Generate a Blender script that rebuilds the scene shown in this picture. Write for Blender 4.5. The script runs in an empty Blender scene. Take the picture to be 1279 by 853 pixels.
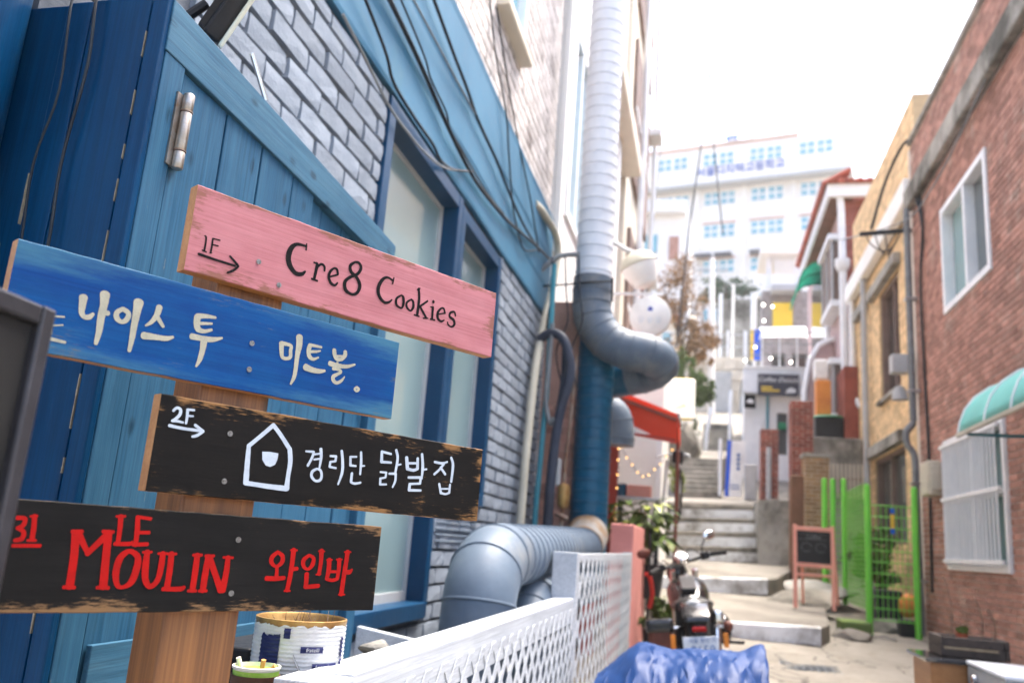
import bpy, bmesh, math, random
from mathutils import Vector, Matrix, Euler
random.seed(7)
R = math.radians
scene = bpy.context.scene
col = scene.collection

# ------------------------------------------------------------------ camera
EYE = 1.45
cam_d = bpy.data.cameras.new('camera')
cam = bpy.data.objects.new('camera', cam_d)
col.objects.link(cam)
cam_d.sensor_width = 36.0
cam_d.lens = 29.78
cam_d.clip_start = 0.05
cam_d.clip_end = 600
cam_d.dof.use_dof = True
cam_d.dof.focus_distance = 1.47
cam_d.dof.aperture_fstop = 3.7
cam_d.dof.aperture_blades = 8
rx = Vector((0.974, 0.215, 0.0737)); dn = Vector((0.0213, 0.236, -0.9715)); fw = Vector((-0.2268, 0.9475, 0.2256))
rx.normalize(); fw = (fw - rx * fw.dot(rx)).normalized(); up = rx.cross(fw)
cam.matrix_world = Matrix(((rx.x, up.x, -fw.x, 0), (rx.y, up.y, -fw.y, 0), (rx.z, up.z, -fw.z, EYE), (0, 0, 0, 1)))
scene.camera = cam
scene.render.resolution_x = 1024
scene.render.resolution_y = 682

# ------------------------------------------------------------------ sky, sun, exposure
SUN = Vector((0.20, 0.26, 0.94)).normalized()
elev = math.asin(SUN.z); azim = math.atan2(SUN.x, SUN.y)
world = bpy.data.worlds.new('World'); scene.world = world; world.use_nodes = True
wn = world.node_tree.nodes; wl = world.node_tree.links
bg = wn['Background']
sky = wn.new('ShaderNodeTexSky'); sky.sky_type = 'NISHITA'; sky.sun_disc = False
sky.sun_elevation = elev; sky.sun_rotation = azim; sky.dust_density = 6.0; sky.air_density = 1.0; sky.ozone_density = 1.0
wl.new(sky.outputs[0], bg.inputs[0]); bg.inputs[1].default_value = 0.15
sd = bpy.data.lights.new('sun', 'SUN'); sun = bpy.data.objects.new('sun', sd); col.objects.link(sun)
sd.energy = 1.5; sd.angle = R(28); sd.color = (1.0, 0.95, 0.87)
sun.rotation_euler = SUN.to_track_quat('Z', 'Y').to_euler()
sun.location = (5, 12, 20)
vs = scene.view_settings
vs.view_transform = 'Standard'; vs.look = 'None'; vs.gamma = 1.0; vs.use_curve_mapping = False
vs.exposure = 2.35
cy = scene.cycles
cy.max_bounces = 7; cy.diffuse_bounces = 4; cy.glossy_bounces = 3; cy.transmission_bounces = 2; cy.volume_bounces = 0; cy.transparent_max_bounces = 4
cy.use_adaptive_sampling = True; cy.adaptive_threshold = 0.015; cy.use_denoising = True
cy.caustics_reflective = False; cy.caustics_refractive = False

# ------------------------------------------------------------------ materials
MATS = {}
def newmat(name):
    m = bpy.data.materials.new(name); m.use_nodes = True; MATS[name] = m
    nt = m.node_tree
    return m, nt, nt.nodes['Principled BSDF']
def N(nt, t, **k):
    n = nt.nodes.new(t)
    for a, b in k.items(): setattr(n, a, b)
    return n
def coords(nt, scale=(1, 1, 1), local=False, rot=(0, 0, 0)):
    mp = N(nt, 'ShaderNodeMapping'); mp.inputs['Scale'].default_value = scale; mp.inputs['Rotation'].default_value = rot
    if local: nt.links.new(N(nt, 'ShaderNodeTexCoord').outputs['Object'], mp.inputs[0])
    else: nt.links.new(N(nt, 'ShaderNodeNewGeometry').outputs['Position'], mp.inputs[0])
    return mp.outputs[0]
def noise(nt, vec, scale, detail=4, rough=0.6):
    n = N(nt, 'ShaderNodeTexNoise'); n.inputs['Scale'].default_value = scale; n.inputs['Detail'].default_value = detail
    n.inputs['Roughness'].default_value = rough; nt.links.new(vec, n.inputs['Vector']); return n.outputs['Fac']
def ramp(nt, fac, a, b):
    r = N(nt, 'ShaderNodeMapRange'); r.interpolation_type = 'SMOOTHSTEP'
    r.inputs['From Min'].default_value = a; r.inputs['From Max'].default_value = b; nt.links.new(fac, r.inputs['Value']); return r.outputs[0]
def mix(nt, fac, a, b, mode='MIX'):
    m = N(nt, 'ShaderNodeMix', data_type='RGBA', blend_type=mode)
    for s, v in ((m.inputs[0], fac), (m.inputs[6], a), (m.inputs[7], b)):
        if hasattr(v, 'is_linked'): nt.links.new(v, s)
        elif isinstance(v, (int, float)): s.default_value = v
        else: s.default_value = (*v[:3], 1)
    return m.outputs[2]
def mth(nt, op, a, b=0.0, c=0.0):
    m = N(nt, 'ShaderNodeMath', operation=op)
    for i, v in enumerate((a, b, c)):
        if hasattr(v, 'is_linked'): nt.links.new(v, m.inputs[i])
        else: m.inputs[i].default_value = v
    return m.outputs[0]
def bump(nt, p, h, strength=0.3, dist=0.01):
    b = N(nt, 'ShaderNodeBump'); b.inputs['Strength'].default_value = strength; b.inputs['Distance'].default_value = dist
    nt.links.new(h, b.inputs['Height']); nt.links.new(b.outputs[0], p.inputs['Normal'])
def pmat(name, c1, c2=None, scale=4.0, rough=0.6, bmp=0.15, metal=0.0, stretch=(1, 1, 1), local=False, dirt=None, dirt_amt=0.35, spec=0.22, island=0.0, coat=0.0, bscale=None):
    m, nt, p = newmat(name)
    if c2 is None: c2 = tuple(min(1, x * 0.82) for x in c1)
    v = coords(nt, stretch, local)
    f = ramp(nt, noise(nt, v, scale, 5, 0.65), 0.35, 0.68)
    c = mix(nt, f, c1, c2)
    fine = noise(nt, v, bscale or scale * 9, 4, 0.7)
    c = mix(nt, 0.10, c, fine, 'OVERLAY')
    if dirt is not None:
        d = ramp(nt, noise(nt, v, scale * 0.45, 7, 0.72), 0.66 - dirt_amt * 0.45, 0.80 - dirt_amt * 0.25)
        c = mix(nt, d, c, dirt)
    if island:
        g = N(nt, 'ShaderNodeNewGeometry'); o = N(nt, 'ShaderNodeObjectInfo')
        r = mth(nt, 'FRACT', mth(nt, 'ADD', g.outputs['Random Per Island'], o.outputs['Random']))
        h = N(nt, 'ShaderNodeHueSaturation'); nt.links.new(c, h.inputs['Color'])
        nt.links.new(mth(nt, 'MULTIPLY_ADD', r, 2 * island, 1 - island), h.inputs['Value']); c = h.outputs[0]
    nt.links.new(c, p.inputs['Base Color'])
    p.inputs['Roughness'].default_value = rough; p.inputs['Metallic'].default_value = metal
    p.inputs['Specular IOR Level'].default_value = spec; p.inputs['Coat Weight'].default_value = coat
    if rough > 0.25 and not metal:
        nt.links.new(mth(nt, 'MULTIPLY_ADD', fine, 0.22, rough - 0.11), p.inputs['Roughness'])
    if bmp: bump(nt, p, fine, bmp, 0.006)
    return m
def glassmat(name, tint, rough=0.06):
    m, nt, p = newmat(name)
    v = coords(nt); f = noise(nt, v, 0.8, 3)
    nt.links.new(mix(nt, f, tint, tuple(x * 0.75 for x in tint)), p.inputs['Base Color'])
    p.inputs['Roughness'].default_value = rough; p.inputs['Specular IOR Level'].default_value = 0.6; p.inputs['Coat Weight'].default_value = 0.6; p.inputs['Coat Roughness'].default_value = 0.03
    return m
def clothmat(name, c, thru=0.5):
    m, nt, p = newmat(name); v = coords(nt); cc = mix(nt, noise(nt, v, 1.8, 4), c, tuple(x * 0.85 for x in c))
    nt.links.new(cc, p.inputs['Base Color']); p.inputs['Roughness'].default_value = 0.85; p.inputs['Specular IOR Level'].default_value = 0.05
    t = N(nt, 'ShaderNodeBsdfTranslucent'); nt.links.new(cc, t.inputs['Color']); mx = N(nt, 'ShaderNodeMixShader'); mx.inputs[0].default_value = thru
    nt.links.new(p.outputs[0], mx.inputs[1]); nt.links.new(t.outputs[0], mx.inputs[2]); nt.links.new(mx.outputs[0], nt.nodes['Material Output'].inputs['Surface'])
    return m
def emit(name, c, s):
    m, nt, p = newmat(name)
    v = coords(nt); p.inputs['Emission Strength'].default_value = s
    nt.links.new(mix(nt, noise(nt, v, 3.0), c, tuple(x * 0.9 for x in c)), p.inputs['Emission Color']); p.inputs['Base Color'].default_value = (*c, 1)
    return m
def woodmat(name, c1, c2, grain='x', local=True, rough=0.55, gs=7.0, knots=True):
    st = {'x': (0.6, gs, gs), 'y': (gs, 0.6, gs), 'z': (gs, gs, 0.6)}[grain]
    m, nt, p = newmat(name); v = coords(nt, st, local)
    n1 = noise(nt, v, 3.0, 6, 0.6)
    gl = noise(nt, coords(nt, tuple(0.8 if s < 1 else 70 for s in st), local), 3.0, 5, 0.65)
    bd = noise(nt, coords(nt, tuple(0.5 if s < 1 else 14 for s in st), local), 2.0, 3, 0.5)
    f = mth(nt, 'MULTIPLY_ADD', gl, 0.5, mth(nt, 'MULTIPLY_ADD', bd, 0.5, mth(nt, 'MULTIPLY', n1, 0.15)))
    c = mix(nt, ramp(nt, f, 0.42, 0.72), c1, c2)
    if knots:
        vo = N(nt, 'ShaderNodeTexVoronoi'); vo.inputs['Scale'].default_value = 5.5
        nt.links.new(coords(nt, tuple(s * 0.18 + 0.8 for s in st), local), vo.inputs['Vector'])
        c = mix(nt, ramp(nt, vo.outputs['Distance'], 0.16, 0.04), c, tuple(x * 0.25 for x in c1))
    nt.links.new(c, p.inputs['Base Color']); p.inputs['Roughness'].default_value = rough
    bump(nt, p, f, 0.25, 0.002)
    return m
def paintwood(name, paint, paint2, wood, grain='z', local=False, wear=0.12, rough=0.5, gs=6.0, knots=True):
    """brushed paint over boards, worn to the wood in small stretched flecks"""
    st = {'x': (0.5, gs, gs), 'y': (gs, 0.5, gs), 'z': (gs, gs, 0.5)}[grain]
    m, nt, p = newmat(name); v = coords(nt, st, local)
    streak = noise(nt, v, 7.0, 6, 0.7); broad = noise(nt, coords(nt, (1, 1, 1), local), 3.0, 4, 0.6)
    c = mix(nt, ramp(nt, mth(nt, 'MULTIPLY_ADD', streak, 0.55, mth(nt, 'MULTIPLY', broad, 0.5)), 0.36, 0.66), paint, paint2)
    gl = noise(nt, coords(nt, tuple(0.5 if s < 1 else 46 for s in st), local), 4.0, 5, 0.65)
    c = mix(nt, 0.4, c, mix(nt, ramp(nt, gl, 0.28, 0.72), (0.25, 0.25, 0.25), (0.70, 0.70, 0.70)), 'OVERLAY')
    fleck = noise(nt, coords(nt, tuple(s * 1.5 for s in st), local), 13.0, 5, 0.7)
    msk = ramp(nt, mth(nt, 'MULTIPLY_ADD', broad, 0.5, fleck), 0.98 - wear, 1.04 - wear)
    c = mix(nt, msk, c, wood)
    if knots:
        vo = N(nt, 'ShaderNodeTexVoronoi'); vo.inputs['Scale'].default_value = 9.0
        nt.links.new(coords(nt, tuple(0.75 + 0.12 * s for s in st), local), vo.inputs['Vector'])
        kn = mth(nt, 'MULTIPLY', ramp(nt, vo.outputs['Distance'], 0.20, 0.05), ramp(nt, fleck, 0.40, 0.50))
        c = mix(nt, mth(nt, 'MULTIPLY', kn, 0.75), c, tuple(x * 0.22 for x in paint))
    nt.links.new(c, p.inputs['Base Color']); p.inputs['Roughness'].default_value = rough
    p.inputs['Specular IOR Level'].default_value = 0.12
    bump(nt, p, mth(nt, 'ADD', streak, mth(nt, 'MULTIPLY', fleck, 0.6)), 0.35, 0.0025)
    return m
def boardmat(name, paint, paint2, wood, zc, hh, xl, xr, edge, rough, wash=None):
    """sign board: paint in long strokes, rubbed through to the wood along its own edges (local coordinates of the board)"""
    m, nt, p = newmat(name)
    tc = N(nt, 'ShaderNodeTexCoord'); s = N(nt, 'ShaderNodeSeparateXYZ'); nt.links.new(tc.outputs['Object'], s.inputs[0])
    v = coords(nt, (1.0, 9, 9), True)
    streak = noise(nt, v, 6.0, 7, 0.7); broad = noise(nt, coords(nt, (1, 1, 1), True), 9.0, 5, 0.6)
    fine = noise(nt, coords(nt, (2.2, 14, 14), True), 22.0, 5, 0.75)
    c = mix(nt, ramp(nt, mth(nt, 'MULTIPLY_ADD', streak, 0.6, mth(nt, 'MULTIPLY', broad, 0.45)), 0.38, 0.68), paint, paint2)
    gl = noise(nt, coords(nt, (0.35, 60, 60), True), 5.0, 4, 0.6)
    c = mix(nt, 0.26, c, mix(nt, ramp(nt, gl, 0.3, 0.7), (0.28, 0.28, 0.28), (0.68, 0.68, 0.68)), 'OVERLAY')
    ez = mth(nt, 'DIVIDE', mth(nt, 'ABSOLUTE', mth(nt, 'SUBTRACT', s.outputs['Z'], zc)), hh)
    xc, xh = (xl + xr) / 2, (xr - xl) / 2
    ex = mth(nt, 'DIVIDE', mth(nt, 'ABSOLUTE', mth(nt, 'SUBTRACT', s.outputs['X'], xc)), xh)
    e1 = mth(nt, 'POWER', ez, 4.0); e2 = mth(nt, 'POWER', ex, 16.0)
    e = mth(nt, 'MAXIMUM', e1, e2)
    pat = ramp(nt, noise(nt, coords(nt, (0.7, 1, 1.6), True), 14.0, 3, 0.6), 0.40, 0.62)
    e = mth(nt, 'MULTIPLY', e, mth(nt, 'MULTIPLY_ADD', pat, 1.0, 0.25))
    if wash is not None:
        wm = mth(nt, 'MULTIPLY', ramp(nt, mth(nt, 'MULTIPLY_ADD', ez, 0.45, mth(nt, 'MULTIPLY_ADD', ex, 0.22, mth(nt, 'MULTIPLY', streak, 0.55))), 0.66, 0.98), 0.7)
        c = mix(nt, wm, c, wash)
    msk = ramp(nt, mth(nt, 'MULTIPLY_ADD', e, edge, mth(nt, 'MULTIPLY_ADD', broad, 0.75, mth(nt, 'MULTIPLY', fine, 1.0))), 1.07, 1.30)
    c = mix(nt, mth(nt, 'MULTIPLY', msk, 0.8), c, wood)
    nt.links.new(c, p.inputs['Base Color']); p.inputs['Roughness'].default_value = rough
    p.inputs['Specular IOR Level'].default_value = 0.10
    bump(nt, p, mth(nt, 'ADD', streak, mth(nt, 'MULTIPLY', fine, 0.5)), 0.3, 0.0015)
    return m

# ------------------------------------------------------------------ mesh helpers
class MB:
    def __init__(s): s.v = []; s.f = []
    def add(s, vs, fs):
        o = len(s.v); s.v += [tuple(x) for x in vs]; s.f += [tuple(i + o for i in f) for f in fs]; return s
    def box(s, x0, x1, y0, y1, z0, z1):
        return s.add([(x0, y0, z0), (x1, y0, z0), (x1, y1, z0), (x0, y1, z0), (x0, y0, z1), (x1, y0, z1), (x1, y1, z1), (x0, y1, z1)],
                     [(0, 3, 2, 1), (4, 5, 6, 7), (0, 1, 5, 4), (1, 2, 6, 5), (2, 3, 7, 6), (3, 0, 4, 7)])
    def bar(s, a, b, w, h, upv=(0, 0, 1)):
        a = Vector(a); b = Vector(b); d = (b - a).normalized(); sd_ = d.cross(Vector(upv))
        if sd_.length < 1e-4: sd_ = d.cross(Vector((1, 0, 0)))
        sd_.normalize(); u = sd_.cross(d).normalized(); q = []
        for p in (a, b):
            for i, j in ((-1, -1), (1, -1), (1, 1), (-1, 1)): q.append(p + sd_ * (w / 2 * i) + u * (h / 2 * j))
        return s.add(q, [(0, 1, 2, 3), (7, 6, 5, 4), (0, 4, 5, 1), (1, 5, 6, 2), (2, 6, 7, 3), (3, 7, 4, 0)])
    def tube(s, pts, r, n=10, cap=True):
        P = [Vector(p) for p in pts]; k = len(P); rr = r if isinstance(r, (list, tuple)) else [r] * k
        t0 = (P[1] - P[0]).normalized(); a = Vector((0, 0, 1)) if abs(t0.z) < 0.9 else Vector((1, 0, 0))
        nv = t0.cross(a).normalized(); vs_ = []
        for i in range(k):
            t = ((P[min(i + 1, k - 1)] - P[i]).normalized() + (P[i] - P[max(i - 1, 0)]).normalized())
            t = t.normalized() if t.length > 1e-6 else t0
            nv = (nv - t * nv.dot(t)).normalized(); bv = t.cross(nv)
            for j in range(n):
                an = 2 * math.pi * j / n; vs_.append(P[i] + (nv * math.cos(an) + bv * math.sin(an)) * rr[i])
        fs = [(i * n + j, i * n + (j + 1) % n, (i + 1) * n + (j + 1) % n, (i + 1) * n + j) for i in range(k - 1) for j in range(n)]
        if cap: fs += [tuple(range(n - 1, -1, -1)), tuple((k - 1) * n + j for j in range(n))]
        return s.add(vs_, fs)
    def lathe(s, prof, c=(0, 0, 0), n=20, M=None):
        vs_ = []; c = Vector(c)
        for r, z in prof:
            for j in range(n):
                an = 2 * math.pi * j / n; q = Vector((r * math.cos(an), r * math.sin(an), z)); vs_.append(c + (M @ q if M else q))
        k = len(prof)
        fs = [(i * n + j, i * n + (j + 1) % n, (i + 1) * n + (j + 1) % n, (i + 1) * n + j) for i in range(k - 1) for j in range(n)]
        if prof[0][0] > 1e-5: fs.append(tuple(range(n - 1, -1, -1)))
        if prof[-1][0] > 1e-5: fs.append(tuple((k - 1) * n + j for j in range(n)))
        return s.add(vs_, fs)
    def prism(s, poly, d):
        d = Vector(d); n = len(poly); P = [Vector(p) for p in poly]
        return s.add(P + [p + d for p in P], [tuple(range(n)), tuple(range(2 * n - 1, n - 1, -1))] + [(i, i + n, (i + 1) % n + n, (i + 1) % n) for i in range(n)])
    def ball(s, c, r, n=10, m=6, sc=(1, 1, 1)):
        pr = [(max(1e-6, math.sin(math.pi * i / m)), -math.cos(math.pi * i / m)) for i in range(m + 1)]
        M = Matrix.Diagonal((r * sc[0], r * sc[1], r * sc[2]))
        return s.lathe(pr, c, n, M)
    def build(s, name, mat, parent=None, smooth=False, bevel=0.0, local=False):
        me = bpy.data.meshes.new(name); me.from_pydata(s.v, [], s.f); me.update()
        bm = bmesh.new(); bm.from_mesh(me); bmesh.ops.recalc_face_normals(bm, faces=bm.faces); bm.to_mesh(me); bm.free()
        return link(name, me, mat, parent, smooth, bevel, local)
def link(name, me, mat, parent=None, smooth=False, bevel=0.0, local=False):
    o = bpy.data.objects.new(name, me); col.objects.link(o)
    if mat is not None and not me.materials: me.materials.append(MATS[mat] if isinstance(mat, str) else mat)
    if smooth:
        for p in me.polygons: p.use_smooth = True
        try: me.set_sharp_from_angle(angle=R(38))
        except Exception: pass
    if bevel:
        b = o.modifiers.new('bevel', 'BEVEL'); b.width = bevel; b.segments = 2; b.limit_method = 'ANGLE'; b.angle_limit = R(40)
    if parent is not None:
        o.parent = parent
        if not local and parent.type == 'EMPTY': o.matrix_parent_inverse = Matrix.Translation(-root_loc(parent))
    return o
ROOTLOC = {}
def root_loc(o):
    v = Vector((0, 0, 0))
    while o is not None:
        v = ROOTLOC.get(o.name, v); 
        if o.name in ROOTLOC: return v
        o = o.parent
    return Vector((0, 0, 0))
def tag(o, label=None, cat=None, group=None, kind=None):
    if label: o['label'] = label
    if cat: o['category'] = cat
    if group: o['group'] = group
    if kind: o['kind'] = kind
    return o
def thing(name, label, cat, loc=(0, 0, 0), group=None, rot=None):
    o = bpy.data.objects.new(name, None); col.objects.link(o); o.location = loc; o.empty_display_size = 0.1
    if rot: o.rotation_euler = rot
    ROOTLOC[o.name] = Vector(loc)
    return tag(o, label, cat, group)
def sub(name, mb, mat, part, **k):
    """a sub-part: mesh built in world coordinates under a part that is itself in world coordinates"""
    o = mb.build(name, mat, None, **k); o.parent = part
    return o
def text(name, body, size, mat, parent, M, extrude=0.0004, align='CENTER', shear=0.0, xs=1.0):
    cu = bpy.data.curves.new(name, 'FONT'); cu.body = body; cu.size = size; cu.align_x = align; cu.align_y = 'CENTER'; cu.extrude = extrude; cu.shear = shear; cu.resolution_u = 3
    o = bpy.data.objects.new(name + '_tmp', cu); col.objects.link(o); bpy.context.view_layer.update()
    me = bpy.data.meshes.new_from_object(o.evaluated_get(bpy.context.evaluated_depsgraph_get()))
    bpy.data.objects.remove(o); bpy.data.curves.remove(cu)
    me.transform(M @ Matrix.Diagonal((xs, 1, 1, 1))); me.materials.clear()
    return link(name, me, mat, parent)
def frameM(o, xdir, zup, ):
    """matrix with text x along xdir, text y along zup"""
    x = Vector(xdir).normalized(); y = Vector(zup).normalized(); z = x.cross(y)
    return Matrix(((x.x, y.x, z.x, o[0]), (x.y, y.y, z.y, o[1]), (x.z, y.z, z.z, o[2]), (0, 0, 0, 1)))
def panel(mb, axis, pos, back, u0, u1, z0, z1, holes=()):
    """front sheet of a wall with rectangular openings and their reveals; axis 'x': plane x=pos, u is y; axis 'y': plane y=pos, u is x"""
    P = (lambda u, z, d: (d, u, z)) if axis == 'x' else (lambda u, z, d: (u, d, z))
    us = sorted({u0, u1, *[min(max(h[i], u0), u1) for h in holes for i in (0, 1)]}); zs = sorted({z0, z1, *[min(max(h[i], z0), z1) for h in holes for i in (2, 3)]})
    for i in range(len(us) - 1):
        for j in range(len(zs) - 1):
            cu, cz = (us[i] + us[i + 1]) / 2, (zs[j] + zs[j + 1]) / 2
            if any(h[0] < cu < h[1] and h[2] < cz < h[3] for h in holes): continue
            mb.add([P(us[i], zs[j], pos), P(us[i + 1], zs[j], pos), P(us[i + 1], zs[j + 1], pos), P(us[i], zs[j + 1], pos)], [(0, 1, 2, 3)])
    for a, b, c, d in holes:
        for q in (((a, c), (b, c)), ((b, c), (b, d)), ((b, d), (a, d)), ((a, d), (a, c))):
            mb.add([P(*q[0], pos), P(*q[1], pos), P(*q[1], back), P(*q[0], back)], [(0, 1, 2, 3)])
    for q in (((u0, z0), (u1, z0)), ((u1, z0), (u1, z1)), ((u1, z1), (u0, z1)), ((u0, z1), (u0, z0))):
        mb.add([P(*q[0], pos), P(*q[1], pos), P(*q[1], back), P(*q[0], back)], [(0, 1, 2, 3)])
    return mb
def brick_meshes(name, mat, rough, k=5):
    out = []
    for i in range(k):
        m = MB(); nx, nz = 4, 3; vs_ = []
        for a in range(nx):
            for b in range(nz):
                eu = 0.03 if a in (0, nx - 1) else 0; ez = 0.07 if b in (0, nz - 1) else 0
                vs_.append((1 - random.random() * rough - (0.12 if eu and ez else 0.03 if (eu or ez) else 0), -0.5 + a / (nx - 1) + random.uniform(-1, 1) * rough * 0.03, -0.5 + b / (nz - 1) + random.uniform(-1, 1) * rough * 0.06))
        fs = [(a * nz + b, (a + 1) * nz + b, (a + 1) * nz + b + 1, a * nz + b + 1) for a in range(nx - 1) for b in range(nz - 1)]
        o = len(vs_); rim = [a * nz for a in range(nx)] + [(nx - 1) * nz + b for b in range(1, nz)] + [a * nz + nz - 1 for a in range(nx - 2, -1, -1)] + [b for b in range(nz - 2, 0, -1)]
        for r_ in rim: vs_.append((-0.15, vs_[r_][1] * 1.02, vs_[r_][2] * 1.02))
        n = len(rim); fs += [(rim[j], rim[(j + 1) % n], o + (j + 1) % n, o + j) for j in range(n)]
        me = bpy.data.meshes.new(name); me.from_pydata(vs_, [], fs); me.update(); me.materials.append(MATS[mat])
        bm = bmesh.new(); bm.from_mesh(me); bmesh.ops.recalc_face_normals(bm, faces=bm.faces); bm.to_mesh(me); bm.free()
        out.append(me)
    return out
def bricks(parent, axis, pos, face, u0, u1, z0, z1, L, H, J, D, mat, cap=0, holes=(), rough=0.15, seen=None):
    """courses of single bricks standing D proud of the mortar sheet at pos; the cap that show largest are objects, the rest one joined part"""
    rects = []; row = 0; z = z0
    while z < z1 - 0.01:
        zt = min(z + H, z1); u = u0 - (L / 2 if row % 2 else 0)
        while u < u1:
            a, b = max(u, u0), min(u + L, u1); seg = [(a, b)]
            for h in holes:
                if h[2] < (z + zt) / 2 < h[3]:
                    ns = []
                    for p, q in seg:
                        if q <= h[0] or p >= h[1]: ns.append((p, q)); continue
                        if p < h[0]: ns.append((p, h[0]))
                        if q > h[1]: ns.append((h[1], q))
                    seg = ns
            rects += [(p, q, z, zt) for p, q in seg if q - p > 0.03]
            u += L
        z += H; row += 1
    def size(r):
        c = ((r[0] + r[1]) / 2, (r[2] + r[3]) / 2); p = Vector((pos, c[0], c[1])) if axis == 'x' else Vector((c[0], pos, c[1]))
        q = p - Vector((0, 0, EYE)); d = q.dot(fw)
        if d < 0.3: return 0
        ix, iy = 1058 * q.dot(rx) / d, 1058 * q.dot(up) / d
        if abs(ix) > 660 or abs(iy) > 450: return 0
        if seen and not seen(ix + 640, 427 - iy): return 0.0
        n = Vector((face, 0, 0)) if axis == 'x' else Vector((0, face, 0))
        return abs(n.dot(q.normalized())) * (r[1] - r[0]) * (r[3] - r[2]) / d ** 2
    rects.sort(key=size, reverse=True)
    ms = brick_meshes('brick', mat, rough) if cap else None
    for i, r in enumerate(rects[:cap]):
        if size(r) <= 0: cap = i; break
        o = bpy.data.objects.new('brick', ms[i % len(ms)]); col.objects.link(o); o.parent = parent
        o.matrix_parent_inverse = Matrix.Translation(-root_loc(parent)) if parent.type == 'EMPTY' else Matrix()
        cu, cz = (r[0] + r[1]) / 2, (r[2] + r[3]) / 2; k = random.uniform(-0.15, 0.15) * D
        if axis == 'x': o.location = (pos + face * k, cu + random.uniform(-1, 1) * rough * 0.012, cz + random.uniform(-1, 1) * rough * 0.012); o.rotation_euler = (random.uniform(-1, 1) * rough * 0.09, 0, 0 if face > 0 else math.pi); o.scale = (D, r[1] - r[0] - J, r[3] - r[2] - J)
        else: o.location = (cu, pos + face * k, cz); o.rotation_euler = (0, 0, math.pi / 2 * face); o.scale = (D, r[1] - r[0] - J, r[3] - r[2] - J)
    if len(rects) > cap:
        m = MB()
        for r in rects[cap:]:
            k = D * random.uniform(0.8, 1.1); a, b, c, d = r[0] + J / 2, r[1] - J / 2, r[2] + J / 2, r[3] - J / 2
            p0, p1 = sorted((pos - face * 0.004, pos + face * k))
            if axis == 'x': m.box(p0, p1, a, b, c, d)
            else: m.box(a, b, p0, p1, c, d)
        o = m.build('brick_courses', mat, parent); tag(o, kind='stuff')
def window(parent, axis, pos, face, u0, u1, z0, z1, fmat, gmat, fw_=0.05, dep=0.06, mull=(), rails=(), inset=0.02, name='window'):
    """frame (part) with pane sub-parts"""
    f = MB()
    def bx(a, b, c, d, e0, e1):
        p, q = sorted((pos + face * e0, pos + face * e1))
        return (p, q, a, b, c, d) if axis == 'x' else (a, b, p, q, c, d)
    f.box(*bx(u0, u0 + fw_, z0, z1, -dep, 0)); f.box(*bx(u1 - fw_, u1, z0, z1, -dep, 0))
    f.box(*bx(u0 + fw_, u1 - fw_, z0, z0 + fw_, -dep, -0.002)); f.box(*bx(u0 + fw_, u1 - fw_, z1 - fw_, z1, -dep, -0.002))
    cuts = [u0 + fw_]
    for m_ in mull: f.box(*bx(m_ - fw_ * 0.45, m_ + fw_ * 0.45, z0 + fw_, z1 - fw_, -dep, -0.006)); cuts += [m_ - fw_ * 0.45, m_ + fw_ * 0.45]
    for r_ in rails: f.box(*bx(u0 + fw_, u1 - fw_, r_ - fw_ * 0.3, r_ + fw_ * 0.3, -dep, -0.01))
    cuts.append(u1 - fw_)
    w = f.build(name, fmat, parent, bevel=0.004)
    for i in range(0, len(cuts), 2):
        g = MB().box(*bx(cuts[i], cuts[i + 1], z0 + fw_, z1 - fw_, -dep * 0.7 - 0.008 - inset * (i // 2 % 2), -dep * 0.7 - inset * (i // 2 % 2)))
        o = g.build('pane', gmat, None); o.parent = w
    return w
def leafmesh(name, mat, w, l, bend=0.25):
    m = MB(); n = 5; vs_ = []
    for i in range(n):
        t = i / (n - 1); ww = w * math.sin(math.pi * min(0.97, 0.06 + t * 0.94)) ** 0.8; z = -bend * l * t * t
        vs_ += [(-ww / 2, l * t, z + ww * 0.12), (0, l * t, z), (ww / 2, l * t, z + ww * 0.12)]
    fs = []
    for i in range(n - 1):
        for j in range(2): fs.append((i * 3 + j, i * 3 + j + 1, i * 3 + j + 4, i * 3 + j + 3))
    m.add(vs_, fs)
    me = bpy.data.meshes.new(name); me.from_pydata(m.v, [], m.f); me.update(); me.materials.append(MATS[mat])
    for p in me.polygons: p.use_smooth = True
    return me
def crown(name, parent, mat, c, rad, n, ls, flat=1.0, clumps=14, seed=1):
    """foliage as leaf-sized faces in uneven clumps through the crown's volume"""
    rnd = random.Random(seed); m = MB(); C = []
    for i in range(clumps):
        while True:
            p = Vector((rnd.uniform(-1, 1), rnd.uniform(-1, 1), rnd.uniform(-1, 1)))
            if 0.15 < p.length < 1: break
        C.append((Vector((p.x * rad[0], p.y * rad[1], p.z * rad[2])), rnd.uniform(0.14, 0.34)))
    for i in range(n):
        cc, s = C[rnd.randrange(clumps)]
        p = Vector(c) + cc + Vector((rnd.gauss(0, s * rad[0] * 0.55), rnd.gauss(0, s * rad[1] * 0.55), rnd.gauss(0, s * rad[2] * 0.45)))
        q = Euler((rnd.uniform(0, 6.3), rnd.uniform(0, 6.3), rnd.uniform(0, 6.3))).to_matrix(); l = ls * rnd.uniform(0.6, 1.4)
        m.add([p + q @ Vector(v) for v in ((0, -l * 0.5, 0), (l * 0.3, 0, l * 0.08), (0, l * 0.5, 0), (-l * 0.3, 0, l * 0.08))], [(0, 1, 2, 3)])
    me = bpy.data.meshes.new(name); me.from_pydata(m.v, [], m.f); me.update()
    return link(name, me, mat, parent)
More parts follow.
